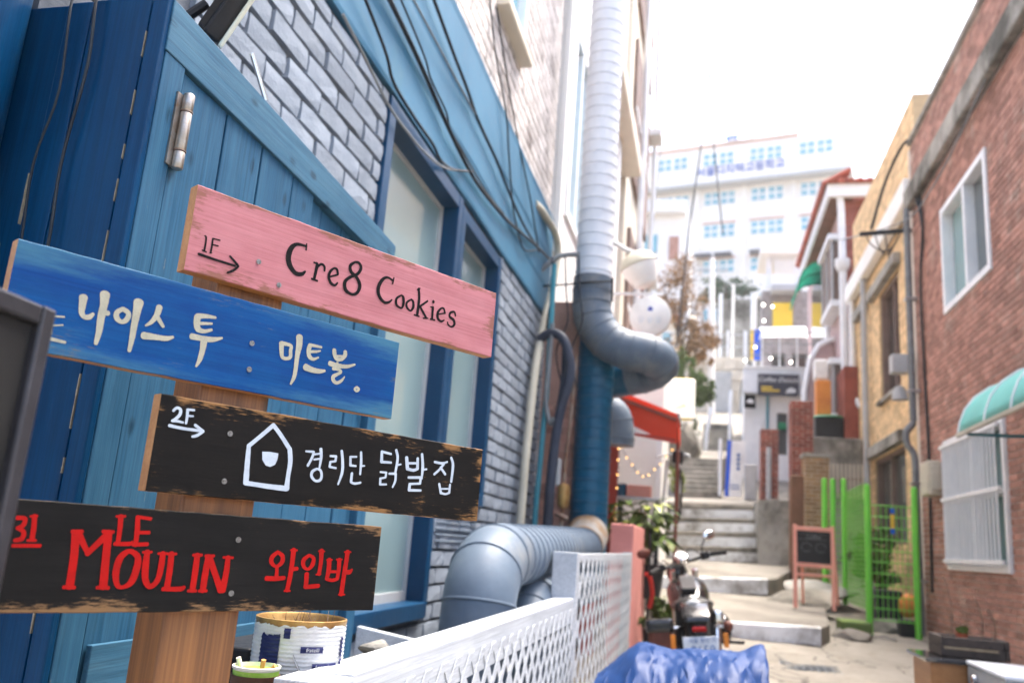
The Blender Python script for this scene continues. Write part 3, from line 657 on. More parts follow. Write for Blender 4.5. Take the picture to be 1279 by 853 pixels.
'red': '''352.8,1429.9,5.4 361.4,1429.4,5.3 360.8,1421.4,5.5 355.1,1417.6,5.1
355.1,1417.6,4.2 362.9,1413.6,5.3 362.2,1405.6,6.1 354.7,1403.0,4.6
371.4,1433.5,6.0 373.3,1419.9,6.1 373.9,1405.1,6.1
367.2,1432.7,3.2 374.6,1433.7,3.3
369.0,1403.7,3.2 378.4,1404.2,3.2
353.8,1396.7,4.5 384.5,1398.1,4.6
423.8,1415.8,10.6 427.0,1385.5,9.7 428.3,1349.7,10.2
418.9,1417.4,4.7 431.5,1418.1,4.8
421.2,1348.9,4.6 434.4,1348.6,4.6
427.4,1414.8,8.8 443.4,1390.8,6.2
442.3,1390.8,7.0 464.8,1418.1,9.2
464.3,1418.1,10.7 466.7,1386.9,10.2 469.7,1350.2,10.7
457.3,1419.6,4.8 470.6,1419.6,4.8
462.3,1349.0,4.7 477.1,1348.6,4.8
476.8,1440.3,7.4 478.5,1423.7,6.5 479.0,1404.3,6.0
471.2,1439.9,3.4 482.5,1440.7,3.5
475.0,1404.6,4.9 494.2,1405.5,5.5 497.4,1408.8,2.6
499.3,1441.1,6.1 501.8,1422.6,7.1 502.5,1404.1,6.1
499.3,1441.1,4.4 517.6,1439.8,4.5
502.9,1420.7,4.5 518.2,1421.5,5.0
499.3,1404.7,5.0 518.3,1406.1,5.5
493.4,1395.7,6.8 485.1,1386.4,9.3 482.9,1368.3,8.9 487.3,1352.8,6.8 495.2,1349.8,5.0 505.2,1356.7,9.0 509.3,1373.8,9.9 508.5,1388.4,8.3 499.7,1395.4,6.5 493.4,1395.7,6.3
520.0,1396.2,7.8 520.8,1376.5,9.3 523.8,1359.4,8.4 531.7,1351.0,6.9 540.6,1359.7,7.7 542.4,1379.6,8.6 541.9,1395.1,7.5
514.2,1395.5,3.5 526.0,1396.0,3.5
535.9,1394.4,3.5 548.3,1394.9,3.6
554.4,1395.1,8.1 555.6,1372.5,8.7 555.6,1348.8,8.7
549.2,1394.4,3.6 561.2,1394.9,3.6
549.9,1348.0,5.5 574.5,1348.2,6.7 580.1,1350.8,4.9
592.2,1394.5,8.5 592.8,1370.9,9.1 592.7,1346.6,8.5
586.1,1394.3,4.1 598.7,1394.7,4.2
586.4,1345.8,4.1 598.3,1345.9,4.1
608.9,1393.3,8.7 608.2,1371.2,9.8 608.0,1346.8,9.2
604.5,1393.9,4.2 617.3,1394.4,4.2
602.5,1346.0,4.1 613.8,1346.1,4.2
610.5,1392.0,9.8 624.8,1366.4,8.8 635.3,1347.0,9.9
639.5,1393.1,7.8 640.0,1372.0,9.0 638.2,1347.1,10.2
632.8,1392.8,3.7 647.6,1392.8,3.7
720.5,1403.9,5.5 711.9,1396.2,7.4 712.2,1388.0,6.8 720.5,1382.7,4.5 729.4,1388.5,7.4 729.5,1397.8,7.1 720.5,1403.9,4.9
722.5,1380.9,5.6 723.6,1368.1,6.5
706.6,1365.0,7.3 722.2,1364.8,7.0 737.2,1366.1,6.0
747.4,1407.8,9.0 747.7,1391.0,8.1 747.2,1368.6,8.1 745.0,1348.2,7.6
742.3,1407.6,3.0 753.7,1407.7,3.0
748.4,1379.4,6.5 757.8,1380.4,5.8
740.1,1347.2,3.0 750.0,1347.3,3.0
776.7,1401.4,4.8 767.6,1393.5,7.8 769.0,1384.1,6.3 777.6,1380.1,4.4 784.6,1387.4,7.9 785.0,1396.9,6.2 776.7,1401.4,4.3
798.2,1409.0,8.5 799.6,1392.6,7.6 798.7,1373.4,7.1
793.1,1408.2,3.1 804.0,1408.2,2.7
793.3,1372.4,2.7 801.8,1373.1,2.7
776.4,1372.6,8.2 777.4,1361.6,7.8 777.1,1353.2,7.4
777.1,1353.2,6.2 789.5,1354.3,6.6 800.9,1355.3,6.3
815.1,1395.5,8.6 816.3,1379.6,8.2 814.7,1366.1,7.2
814.7,1365.7,5.3 825.7,1364.3,5.5 834.5,1366.4,5.8
834.5,1366.4,6.8 835.5,1380.1,7.3 834.4,1396.1,8.3
816.6,1377.3,4.7 834.6,1377.7,4.3
810.4,1395.3,2.7 820.6,1395.6,2.7
828.7,1396.5,2.8 839.4,1396.9,2.8
848.5,1409.1,9.0 848.1,1394.2,8.5 846.6,1370.6,8.4 845.6,1343.3,8.9
842.3,1408.8,2.8 854.9,1409.3,2.8
840.4,1342.3,2.7 852.1,1342.4,2.7
846.8,1377.4,6.7 856.7,1377.7,7.2 861.1,1381.7,3.8''',
}

# ================================================================== THE SETTING: ground, steps
def gz(y):
    K = [(-60, -1.2), (-6, -0.1), (0, 0.0), (4, 0.13), (6, 0.28), (8, 0.42), (9.8, 0.60), (12.6, 0.80), (15, 1.12), (17, 1.9), (20, 2.35), (23, 3.3), (27, 5.0), (34, 6.9), (45, 13), (60, 18), (80, 22), (130, 27), (400, 30)]
    for (a, b), (c, d) in zip(K, K[1:]):
        if a <= y <= c: return b + (d - b) * (y - a) / (c - a)
    return K[0][1] if y < -60 else 30
g = MB()
xs = [-200, -80, -40, -20, -12, -8, -6, -4, -3, -2] + [-1.4 + 0.25 * i for i in range(19)] + [4, 6, 8, 12, 20, 40, 80, 200]
ys = [-60, -30, -15, -8, -4, -2] + [0.5 * i for i in range(0, 12)] + [6 + 0.2 * i for i in range(50)] + [16.5, 17, 18, 19, 20, 21, 22, 23, 25, 27, 30, 34, 40, 45, 52, 60, 70, 80, 100, 130, 200, 300]
rg = random.Random(3)
for y in ys:
    for x in xs: g.v.append((x, y, gz(y) + (rg.uniform(-0.012, 0.012) if -1.5 < x < 3.5 and 0 < y < 16 else 0)))
nx = len(xs)
g.f = [(j * nx + i, j * nx + i + 1, (j + 1) * nx + i + 1, (j + 1) * nx + i) for j in range(len(ys) - 1) for i in range(nx - 1)]
m, nt, p = newmat('alley_ground')
v = coords(nt); n1 = noise(nt, v, 0.9, 7, 0.7); n2 = noise(nt, v, 5.0, 6, 0.7); n3 = noise(nt, v, 60.0, 3, 0.6)
c = mix(nt, ramp(nt, n1, 0.35, 0.66), (0.265, 0.24, 0.20), (0.18, 0.163, 0.135))
c = mix(nt, ramp(nt, n2, 0.52, 0.72), c, (0.17, 0.145, 0.11)); c = mix(nt, 0.2, c, n3, 'OVERLAY')
vo = N(nt, 'ShaderNodeTexVoronoi', feature='DISTANCE_TO_EDGE'); vo.inputs['Scale'].default_value = 0.75
dv = N(nt, 'ShaderNodeVectorMath', operation='ADD'); nt.links.new(v, dv.inputs[0])
nn = N(nt, 'ShaderNodeTexNoise'); nn.inputs['Scale'].default_value = 2.0; nt.links.new(v, nn.inputs['Vector']); nt.links.new(nn.outputs['Color'], dv.inputs[1]); nt.links.new(dv.outputs[0], vo.inputs['Vector'])
c = mix(nt, ramp(nt, vo.outputs['Distance'], 0.012, 0.003), c, (0.07, 0.06, 0.05))
nt.links.new(c, p.inputs['Base Color']); p.inputs['Roughness'].default_value = 0.85
bump(nt, p, mth(nt, 'ADD', n2, mth(nt, 'MULTIPLY', n3, 0.4)), 0.4, 0.02)
tag(g.build('ground', 'alley_ground', None, smooth=True), kind='structure')

def slab(name, poly0, poly1, mat, parent=None):
    """solid between a lower and an upper polygon"""
    n = len(poly0); m_ = MB().add(list(poly0) + list(poly1), [tuple(range(n - 1, -1, -1)), tuple(range(n, 2 * n))] + [(i, (i + 1) % n, (i + 1) % n + n, i + n) for i in range(n)])
    return m_.build(name, mat, parent, bevel=0.02)
def step(name, pts, depth, mat, riser=None, drop=0.0):
    s = slab(name, [(x, y, z - depth) for x, y, z in pts], pts, mat); tag(s, kind='structure')
    if riser:
        (x0, y0, z0), (x1, y1, z1) = pts[0], pts[1]; z0 -= drop; z1 -= drop; rp = MB(); k = 14; vs_ = []
        for i in range(k + 1):
            t = i / k; jx = random.uniform(-0.012, 0.012)
            vs_ += [(x0 + (x1 - x0) * t, y0 + (y1 - y0) * t - 0.006 + jx * 0.3, z0 + (z1 - z0) * t - riser + jx), (x0 + (x1 - x0) * t, y0 + (y1 - y0) * t - 0.006, z0 + (z1 - z0) * t - 0.01), (x0 + (x1 - x0) * t, y0 + (y1 - y0) * t + (-0.0055 if drop else 0.05 + jx), z0 + (z1 - z0) * t + (0.0 if drop else 0.004 + (pts[3][2] - z0) * 0.02))]
        fs = [(3 * i + a, 3 * i + 3 + a, 3 * i + 4 + a, 3 * i + 1 + a) for i in range(k) for a in (0, 1)]
        rp.add(vs_, fs); sub('painted_edge', rp, 'worn_white', s)
    return s
step('concrete_step', [(-0.5, 9.85, 0.725), (1.20, 9.75, 0.785), (1.34, 10.15, 0.80), (1.62, 12.9, 0.95), (-0.9, 12.9, 0.95)], 0.5, 'concrete', 0.175)
step('concrete_step', [(-0.6, 12.55, 1.085), (0.86, 12.6, 1.165), (1.0, 12.9, 1.18), (1.6, 15.3, 1.38), (-0.9, 15.3, 1.33)], 0.6, 'concrete', 0.2)
for i in range(4):
    y = 15.0 + 0.4 * i; z = 1.315 + 0.25 * (i + 1)
    step('stair_tread', [(-0.62, y, z - 0.03), (0.86, y, z + 0.035), (0.86, 16.9, z + 0.05), (-0.62, 16.9, z - 0.015)], 0.55, 'old_stone', 0.155, 0.085)
step('upper_landing', [(-1.3, 16.55, 2.33), (0.9, 16.6, 2.40), (1.55, 17.0, 2.47), (1.7, 19.8, 2.70), (-1.3, 19.8, 2.62)], 0.9, 'concrete', None)
for i in range(8):
    y = 19.5 + 0.25 * i; z = 2.66 + 0.1275 * (i + 1)
    step('stair_tread', [(-0.58, y, z), (0.36, y, z + 0.02), (0.36, 21.9, z + 0.02), (-0.58, 21.9, z)], 0.6, 'old_stone', None)
step('ramp_landing', [(-0.6, 21.5, 3.69), (0.36, 21.5, 3.71), (0.75, 24.3, 4.28), (-0.5, 24.3, 4.26)], 0.9, 'concrete', None)
for i in range(8):
    y = 24.0 + 0.25 * i; z = 4.27 + 0.116 * (i + 1)
    step('stair_tread', [(-0.1, y, z), (0.72, y, z + 0.01), (0.72, 26.8, z + 0.01), (-0.1, 26.8, z)], 0.6, 'old_stone', None)
def rock(name, c, sc, mat, seed, label=None, cat='rock', kind=None, n=3):
    bm = bmesh.new(); bmesh.ops.create_icosphere(bm, subdivisions=n, radius=1); r_ = random.Random(seed)
    ph = [(Vector((r_.gauss(0, 1), r_.gauss(0, 1), r_.gauss(0, 1))).normalized(), r_.uniform(0.45, 0.9)) for _ in range(16)]
    for v_ in bm.verts:
        for nrm, d in ph:
            k = v_.co.dot(nrm)
            if k > d: v_.co -= nrm * (k - d) * 0.92
        v_.co += v_.co.normalized() * r_.uniform(-0.012, 0.012)
        v_.co = Vector((v_.co.x * sc[0] + c[0], v_.co.y * sc[1] + c[1], v_.co.z * sc[2] + c[2]))
    me = bpy.data.meshes.new(name); bm.to_mesh(me); bm.free()
    o = link(name, me, mat)
    return tag(o, label, cat if label else None, None, kind)
rt = MB(); rr_ = random.Random(5)
for (x0, x1, y0, y1, z0, z1) in [(0.86, 1.46, 14.9, 16.9, 1.0, 2.40)]:
    nu, nv = 8, 10; grid = {}
    for a in range(nu + 1):
        for b in range(nv + 1): grid[a, b] = len(rt.v); rt.v.append((x0 + (x1 - x0) * a / nu, y0 + rr_.uniform(-0.035, 0.035) + 0.12 * b / nv, z0 + (z1 - z0) * b / nv + rr_.uniform(-0.015, 0.015)))
    rt.f += [(grid[a, b], grid[a + 1, b], grid[a + 1, b + 1], grid[a, b + 1]) for a in range(nu) for b in range(nv)]
rt.box(0.865, 1.455, 15.08, 16.9, 1.0, 2.385)
tag(rt.build('retaining_block', 'concrete_grey', None, smooth=True), 'rough stained concrete block beside the white painted stairs', 'retaining wall')
rock('stone_ledge', (1.30, 12.15, 0.93), (0.62, 0.55, 0.2), 'old_stone', 11, 'low dark rock ledge behind the pink framed chalkboard')
rock('flat_rock', (1.55, 12.9, 1.05), (0.75, 0.5, 0.16), 'concrete_grey', 12, 'pale flat rock step left of the green fence')
rock('kerb_stone', (1.62, 10.6, 0.66), (0.32, 0.28, 0.10), 'concrete', 13, 'low flat stone at foot of the near green post')
gr = MB()
for i in range(12): gr.bar((0.72 + 0.0 * i, 8.62 + 0.045 * i, 0.475 + 0.0043 * i), (1.24, 8.66 + 0.045 * i, 0.479 + 0.0043 * i), 0.016, 0.02)
for i in range(9): gr.bar((0.72 + 0.065 * i, 8.60, 0.474), (0.72 + 0.065 * i, 9.16, 0.522), 0.012, 0.016)
tag(gr.build('drain_grate', 'cable_grey', None), 'grey metal drain grate set in the alley floor', 'drain')

# ================================================================== SIGNPOST (in focus, foreground)
TH = R(59); eu = Vector((math.cos(TH), math.sin(TH), 0)); ev = Vector((-math.sin(TH), math.cos(TH), 0))
SP = eu * 0.6275 + ev * 1.239
post = thing('signpost', 'wooden signpost with four painted hand lettered boards screwed on', 'signpost', (SP.x, SP.y, 0), rot=(0, 0, TH))
MB().box(-0.0575, 0.0575, -0.0445, 0.046, 0.0, 1.90).build('post', 'post_wood', post, bevel=0.004, local=True)
BOARDS = [('pink', 505.5, 1138.5, 1793, 1925, 'pink sign board lettered Cre8 Cookies in black'), ('blue', 290, 909, 1635.5, 1773, 'blue sign board with bone coloured Korean lettering'),
          ('black', 503.5, 1136, 1476, 1611, 'black sign board with white house emblem and Korean lettering'), ('red', 300, 913, 1317.5, 1453, 'black sign board lettered Le Moulin in red')]
SCREWS = {'pink': [(619, 1838), (659, 1811)], 'blue': [(627.7, 1709.7), (629.4, 1669.3)], 'black': [(614, 1569.6), (616, 1500)], 'red': [(651.8, 1418.6), (652.4, 1343)]}
BC = {'pink': ((0.385, 0.158, 0.178), (0.33, 0.122, 0.138), (0.17, 0.078, 0.05), 0.50, 0.5, None), 'blue': ((0.001, 0.031, 0.145), (0.001, 0.050, 0.175), (0.12, 0.10, 0.06), 0.12, 0.45, (0.05, 0.15, 0.20)),
      'black': ((0.004, 0.0034, 0.0032), (0.0065, 0.0055, 0.005), (0.22, 0.115, 0.045), 0.40, 0.5, None), 'red': ((0.0045, 0.0042, 0.0042), (0.008, 0.0075, 0.0075), (0.20, 0.115, 0.055), 0.36, 0.5, None)}
INK = {'pink': 'ink_black', 'blue': 'paint_bone', 'black': 'paint_chalkwhite', 'red': 'paint_red'}
def stroke(mb, pts, y0):
    P = catmull(pts, 7); k = len(P); vs_ = []; closed = (Vector(pts[0]) - Vector(pts[-1])).xy.length < 0.05
    for i, p in enumerate(P):
        a = P[i - 1] if i else (P[-2] if closed else P[0]); b = P[i + 1] if i < k - 1 else (P[1] if closed else P[-1])
        t = (b - a).xy; t = t.normalized() if t.length > 1e-6 else Vector((1, 0)); n_ = Vector((-t.y, t.x)) * p.z / 2
        w = 1 + random.uniform(-0.035, 0.035); y = y0 - 4e-5 * i / k
        vs_ += [((p.x + n_.x * w) / 1000, y, (p.y + n_.y * w) / 1000), ((p.x - n_.x * w) / 1000, y, (p.y - n_.y * w) / 1000)]
    mb.add(vs_, [(2 * i, 2 * i + 1, 2 * i + 3, 2 * i + 2) for i in range(k - 1)])
    if not closed:
        for idx, q, sg in ((0, P[1], -1), (k - 1, P[-2], 1)):
            p = P[idx]; t = (p - q).xy.normalized(); n_ = Vector((-t.y, t.x)); r_ = p.z / 2
            ang = [math.pi * j / 6 for j in range(7)]
            c_ = [((p.x + (n_.x * math.cos(a) + t.x * math.sin(a) * 0.8) * r_) / 1000, y0 - 2e-6 - 4e-5 * idx / k, (p.y + (n_.y * math.cos(a) + t.y * math.sin(a) * 0.8) * r_) / 1000) for a in ang]
            mb.add(c_, [tuple(range(7))])
screw_m = MB(); screw_m.lathe([(0.0, 0.0), (0.0026, 0.0), (0.0040, 0.0008), (0.0042, 0.0016), (0.0, 0.0016)], n=14, M=Matrix.Rotation(R(90), 3, 'X'))
for a in (0.5, 2.07): screw_m.bar((-0.0026 * math.cos(a), -0.00175, -0.0026 * math.sin(a)), (0.0026 * math.cos(a), -0.00175, 0.0026 * math.sin(a)), 0.0006, 0.0004, (0, 1, 0))
for key, u0, u1, v0, v1, lab in BOARDS:
    x0, x1, z0, z1 = u0 / 1000 - 0.6275, u1 / 1000 - 0.6275, v0 / 1000, v1 / 1000
    c = BC[key]; boardmat('board_' + key, c[0], c[1], c[2], (z0 + z1) / 2, (z1 - z0) / 2, x0, x1, c[3], c[4], c[5])
    bm = bmesh.new(); nxs = 26; rb = random.Random(key)
    # a plank: slightly wavy arrises, sawn ends, gentle cup
    vs_ = []
    for i in range(nxs + 1):
        x = x0 + (x1 - x0) * i / nxs
        w1, w0 = rb.uniform(-0.0006, 0.0006), rb.uniform(-0.0006, 0.0006)
        vs_.append([bm.verts.new(q) for q in ((x, -0.069, z0 + 0.0012 + w0), (x, -0.069, z1 - 0.0012 + w1), (x, -0.0675, z1 + w1), (x, -0.0470, z1 + w1), (x, -0.0455, z1 - 0.0015 + w1), (x, -0.0455, z0 + 0.0015 + w0), (x, -0.0470, z0 + w0), (x, -0.0675, z0 + w0))])
    faces = []
    for i in range(nxs):
        for j in range(8): faces.append((bm.faces.new((vs_[i][j], vs_[i + 1][j], vs_[i + 1][(j + 1) % 8], vs_[i][(j + 1) % 8])), j))
    ends = [bm.faces.new(vs_[0]), bm.faces.new(vs_[-1][::-1])]
    for f_, j in faces: f_.material_index = 0 if j in (0, 1, 7) else 1
    for f_ in ends: f_.material_index = 1
    bmesh.ops.recalc_face_normals(bm, faces=bm.faces)
    me = bpy.data.meshes.new('sign_board'); bm.to_mesh(me); bm.free()
    me.materials.append(MATS['board_' + key]); me.materials.append(MATS['board_edge'])
    bo = link('sign_board', me, None, post, local=True); bo['label'] = lab
    L = MB()
    for i, line in enumerate(STROKES[key].split('\n')):
        poly = line.startswith('P'); q = [tuple(map(float, s_.split(','))) for s_ in line.lstrip('P').split()]
        y0 = -0.0694 - 6e-5 * (i % 12)
        if poly: L.add([((a - 627.5) / 1000, y0, b / 1000) for a, b in q], [tuple(range(len(q)))])
        else: stroke(L, [(a - 627.5, b, w) for a, b, w in q], y0)
    lo = L.build('lettering', INK[key], bo, local=True)
    for su, sv in SCREWS[key]:
        s_ = MB(); s_.v = [(a + su / 1000 - 0.6275, b - 0.0690, d + sv / 1000) for a, b, d in screw_m.v]; s_.f = screw_m.f; s_.build('screw', 'screw_steel', bo, smooth=True, local=True)

# ================================================================== BLUE PLANK SHED WITH DOOR
shed = thing('plank_shed', 'blue painted plank shed with hinged door beside the brick wall', 'shed', (-1.2, 1.8, 0))
SX = -1.0; Y0, Y1, ZT = 1.235, 2.45, 2.36
MB().box(SX - 0.4, SX - 0.046, Y0 + 0.03, Y1 - 0.02, 0.0, 2.30).build('core', 'shed_dark', shed)
MB().box(SX - 0.045, SX, Y0, 1.297, 0.0, 2.288).build('corner_board', 'shed_light', shed, bevel=0.002)
hb = MB().prism([(SX + 0.002, Y0 - 0.004, 2.289), (SX + 0.002, Y1, 2.262), (SX + 0.002, Y1 + 0.01, 2.345), (SX + 0.002, Y0 - 0.004, 2.395)], (-0.05, 0, 0)); hb.build('head_board', 'shed_light_y', shed, bevel=0.002)
MB().box(SX - 0.4, SX - 0.06, Y0 + 0.0, Y1 + 0.0, 2.305, 2.325).build('roof_board', 'shed_dark', shed)
door = MB().box(SX - 0.035, SX - 0.022, 1.305, 1.888, 0.05, 2.27).build('door', 'shed_light', shed)
seams = [1.303, 1.463, 1.615, 1.769, 1.888]
for a, b in zip(seams, seams[1:]):
    dx = random.uniform(-0.002, 0.002)
    sub('plank', MB().box(SX - 0.022, SX - 0.006 + dx, a + 0.003, b - 0.003, 0.06, 2.283), 'shed_light', door, bevel=0.002)
sub('door_rail', MB().prism([(SX + 0.008, 1.31, 1.06), (SX + 0.008, 1.88, 1.06), (SX + 0.008, 1.88, 1.22), (SX + 0.008, 1.31, 1.225)], (-0.012, 0, 0)), 'shed_light_y', door, bevel=0.002)
for a, b in ((1.893, 1.962), (1.965, 2.098), (2.101, 2.26), (2.263, 2.44)):
    MB().box(SX - 0.035, SX - 0.020 + random.uniform(-0.003, 0.002), a + 0.002, b - 0.002, 0.0, 2.27).build('side_plank', 'shed_light', shed, bevel=0.002)
MB().box(SX - 0.024, SX + 0.004, 2.385, 2.449, 0.0, 2.262).build('end_board', 'shed_light', shed, bevel=0.002)
# hinge on the door edge: two leaves, three knuckles, pin
hg = MB().box(SX - 0.0045, SX + 0.004, 1.283, 1.305, 2.085, 2.232).build('hinge', 'hinge_steel', door)
hg.parent = shed; hg.matrix_parent_inverse = Matrix.Translation(-root_loc(shed))
sub('leaf_plate', MB().box(SX - 0.0045, SX + 0.0035, 1.307, 1.328, 2.088, 2.228), 'rusty_steel', hg)
for z0, z1 in ((2.082, 2.117), (2.120, 2.198), (2.201, 2.236)):
    sub('knuckle', MB().lathe([(0.0, z0), (0.0095, z0), (0.0108, z0 + 0.002), (0.0108, z1 - 0.002), (0.0095, z1), (0, z1)], (SX + 0.012, 1.306, 0), 18), 'hinge_steel', hg, smooth=True)
for z in (2.1185, 2.1995): sub('washer', MB().lathe([(0, z - 0.0013), (0.0118, z - 0.0013), (0.0118, z + 0.0013), (0, z + 0.0013)], (SX + 0.012, 1.306, 0), 18), 'rusty_steel', hg, smooth=True)
# dark side of the shed: boards facing the camera
for a, b, dy in ((-1.036, -1.0005, 0.0), (-1.168, -1.038, 0.003), (-1.228, -1.170, 0.005), (-1.42, -1.230, 0.012)):
    MB().box(a + 0.001, b - 0.001, Y0 - 0.018 + dy, Y0 - 0.001, 0.0, 2.398).build('front_board', 'shed_dark', shed, bevel=0.003)
rc_ = random.Random(17)
for xs_, n_c in ((-1.0372, 9), (-1.2290, 5)):
    z = 1.15
    for i in range(n_c):
        z += rc_.uniform(0.03, 0.16); l_ = rc_.uniform(0.02, 0.11); w_ = rc_.uniform(0.0007, 0.0016); k_ = 6; P_ = []
        for a in range(k_ + 1): P_.append((xs_ + w_ * rc_.uniform(0.2, 1), Y0 - 0.0187, z + l_ * a / k_))
        for a in range(k_, -1, -1): P_.append((xs_ - w_ * rc_.uniform(0.2, 1), Y0 - 0.0187, z + l_ * a / k_))
        MB().prism(P_, (0, 0.006, 0)).build('paint_chip', 'chip_cream', shed); z += l_
pl = MB().tube([(-1.40, 1.12, -0.02), (-1.40, 1.12, 3.4)], 0.135, 28)
tag(pl.build('round_column', 'shed_dark', None, smooth=True), 'round blue painted column left of the blue shed', 'column')
def cable(name, pts, r, mat, label, group=None, n=7, sub_=5):
    o = MB().tube(catmull(pts, sub_), r, n).build(name, mat, None, smooth=True); return tag(o, label, 'cable', group)
cable('cable', [(-1.205, 1.40, 2.43), (-1.205, 1.25, 2.425), (-1.205, 1.206, 2.40), (-1.19, 1.205, 2.2), (-1.213, 1.206, 2.05), (-1.20, 1.205, 1.85), (-1.208, 1.205, 1.5), (-1.2, 1.207, 1.1)], 0.0024, 'cable_black', 'thin dark wire on blue boards nearest the round column')
cable('cable', [(-1.148, 1.40, 2.43), (-1.148, 1.25, 2.425), (-1.148, 1.204, 2.40), (-1.138, 1.204, 2.25), (-1.152, 1.205, 2.05), (-1.142, 1.204, 1.86), (-1.15, 1.204, 1.4), (-1.14, 1.205, 1.1)], 0.0030, 'cable_black', 'thicker dark wire on blue boards nearest the shed corner')
# floodlight on the shed roof
fl = thing('floodlight', 'black finned floodlight mounted above the shed corner', 'lamp', (-1.08, 1.53, 2.42))
_fy = Vector((-0.63, -0.70, 0.34)).normalized(); _fz = Vector((0.543, -0.07, 0.839)); _fz = (_fz - _fy * _fz.dot(_fy)).normalized(); _fx = _fy.cross(_fz)
FM = Matrix(((_fx.x, _fy.x, _fz.x, -1.070), (_fx.y, _fy.y, _fz.y, 1.485), (_fx.z, _fy.z, _fz.z, 2.535), (0, 0, 0, 1)))
def fbox(*a):
    m_ = MB().box(*a); m_.v = [tuple(FM @ Vector(v_)) for v_ in m_.v]; return m_
fbox(-0.085, 0.085, -0.02, 0.02, -0.065, 0.065).build('housing', 'black_plastic', fl, bevel=0.008)
for i in range(11): fbox(-0.07 + 0.0125 * i, -0.066 + 0.0125 * i, 0.02, 0.034, -0.05, 0.05).build('fin', 'black_plastic', fl)
fbox(-0.088, 0.088, -0.031, -0.0205, -0.068, 0.068).build('lens', 'pale_lens', fl, bevel=0.004)
MB().tube([(-1.20, 1.44, 2.44), (-1.16, 1.45, 2.50), (-1.11, 1.47, 2.56)], 0.011, 8).build('bracket', 'black_plastic', fl, smooth=True)
MB().tube([(-1.02, 1.62, 2.40), (-1.05, 1.58, 2.50)], 0.006, 8).build('support_rod', 'chrome', fl, smooth=True)

# ================================================================== GREY PAINTED BRICK BUILDING (left)
WX = -1.38
bl = thing('brick_building', 'grey painted brick building with blue fascia and blue framed windows', 'building', (-2.4, 4.3, 0))
hol = [(3.085, 4.235, 1.04, 3.262), (4.235, 5.19, 1.62, 3.235)]
wall = panel(MB(), 'x', WX, WX - 0.25, 1.3, 6.86, -0.2, 3.30, hol).build('wall', 'mortar_grey', bl)
bricks(bl, 'x', WX, 1, 1.75, 6.86, 0.05, 3.27, 0.25, 0.0875, 0.018, 0.026, 'brick_grey_paint', 290, hol, 0.16, lambda x, y: not (x < 230 or y > 800))
uh = [(4.86, 5.32, 4.86, 6.3)]
panel(MB(), 'x', WX, WX - 0.25, 1.3, 6.80, 3.30, 9.0, uh).build('upper_wall', 'mortar_white', bl)
bricks(bl, 'x', WX, 1, 2.6, 6.80, 4.19, 8.2, 0.25, 0.0875, 0.016, 0.013, 'brick_white_paint', 0, uh, 0.3)
MB().box(WX - 3, WX - 0.255, 1.3, 6.8, -0.2, 9.0).build('inner_core', 'mortar_white', bl)
# fascia: folded sheet metal
prof = [(WX + 0.004, 3.285), (WX + 0.036, 3.280), (WX + 0.040, 3.30), (WX + 0.034, 3.50), (WX + 0.040, 3.53), (WX + 0.033, 3.78), (WX + 0.039, 3.81), (WX + 0.032, 4.14), (WX + 0.037, 4.185), (WX + 0.004, 4.19)]
ysl = [1.3 + 0.31 * i for i in range(18)] + [6.87]; fm = MB()
for y in ysl:
    for a, b in prof: fm.v.append((a + 0.003 * math.sin(y * 5.1 + b * 3), y, b + 0.004 * math.sin(y * 3.3)))
k = len(prof); fm.f = [(i * k + j, i * k + j + 1, (i + 1) * k + j + 1, (i + 1) * k + j) for i in range(len(ysl) - 1) for j in range(k - 1)] + [tuple(range(k)), tuple((len(ysl) - 1) * k + j for j in range(k - 1, -1, -1))]
fm.build('fascia', 'fascia_blue', bl)
# windows
def leftwin(y0, y1, z0, z1, name):
    f = MB(); w = 0.075; xo, xi = WX + 0.035, WX - 0.10
    f.box(xi, xo, y0, y0 + w, z0, z1); f.box(xi, xo, y1 - w, y1, z0, z1); f.box(xi, xo - 0.002, y0 + w, y1 - w, z1 - w, z1); f.box(xi, xo + 0.02, y0 + w, y1 - w, z0, z0 + w)
    o = f.build(name, 'frame_blue', bl, bevel=0.004)
    sash = MB(); s = 0.022
    sash.box(xi + 0.02, xi + 0.045, y0 + w, y0 + w + s, z0 + w, z1 - w); sash.box(xi + 0.02, xi + 0.045, y1 - w - s, y1 - w, z0 + w, z1 - w); sash.box(xi + 0.02, xi + 0.043, y0 + w + s, y1 - w - s, z0 + w, z0 + w + 2 * s); sash.box(xi + 0.02, xi + 0.043, y0 + w + s, y1 - w - s, z1 - w - s, z1 - w)
    sub('sash', sash, 'grey_plastic', o); sub('pane', MB().box(xi + 0.012, xi + 0.030, y0 + w + s, y1 - w - s, z0 + w + 2 * s, z1 - w - s), 'frosted_glass', o)
leftwin(3.085, 4.235, 1.04, 3.262, 'window'); leftwin(4.237, 5.19, 1.62, 3.235, 'window')
lv = MB()
for i in range(6): lv.prism([(WX - 0.01, 4.30, 1.42 + 0.032 * i), (WX + 0.03, 4.30, 1.405 + 0.032 * i), (WX + 0.03, 4.30, 1.410 + 0.032 * i), (WX - 0.01, 4.30, 1.438 + 0.032 * i)], (0, 0.80, 0))
lv.build('louvre_vent', 'duct_grey', bl)
window(bl, 'x', WX + 0.05, 1, 4.80, 5.30, 4.83, 6.35, 'white_paint', 'cyan_glass', 0.05, 0.10, name='upper_window')
MB().box(WX, WX + 0.10, 4.60, 5.36, 4.755, 4.825).build('upper_sill', 'cream_plaster', bl, bevel=0.01)
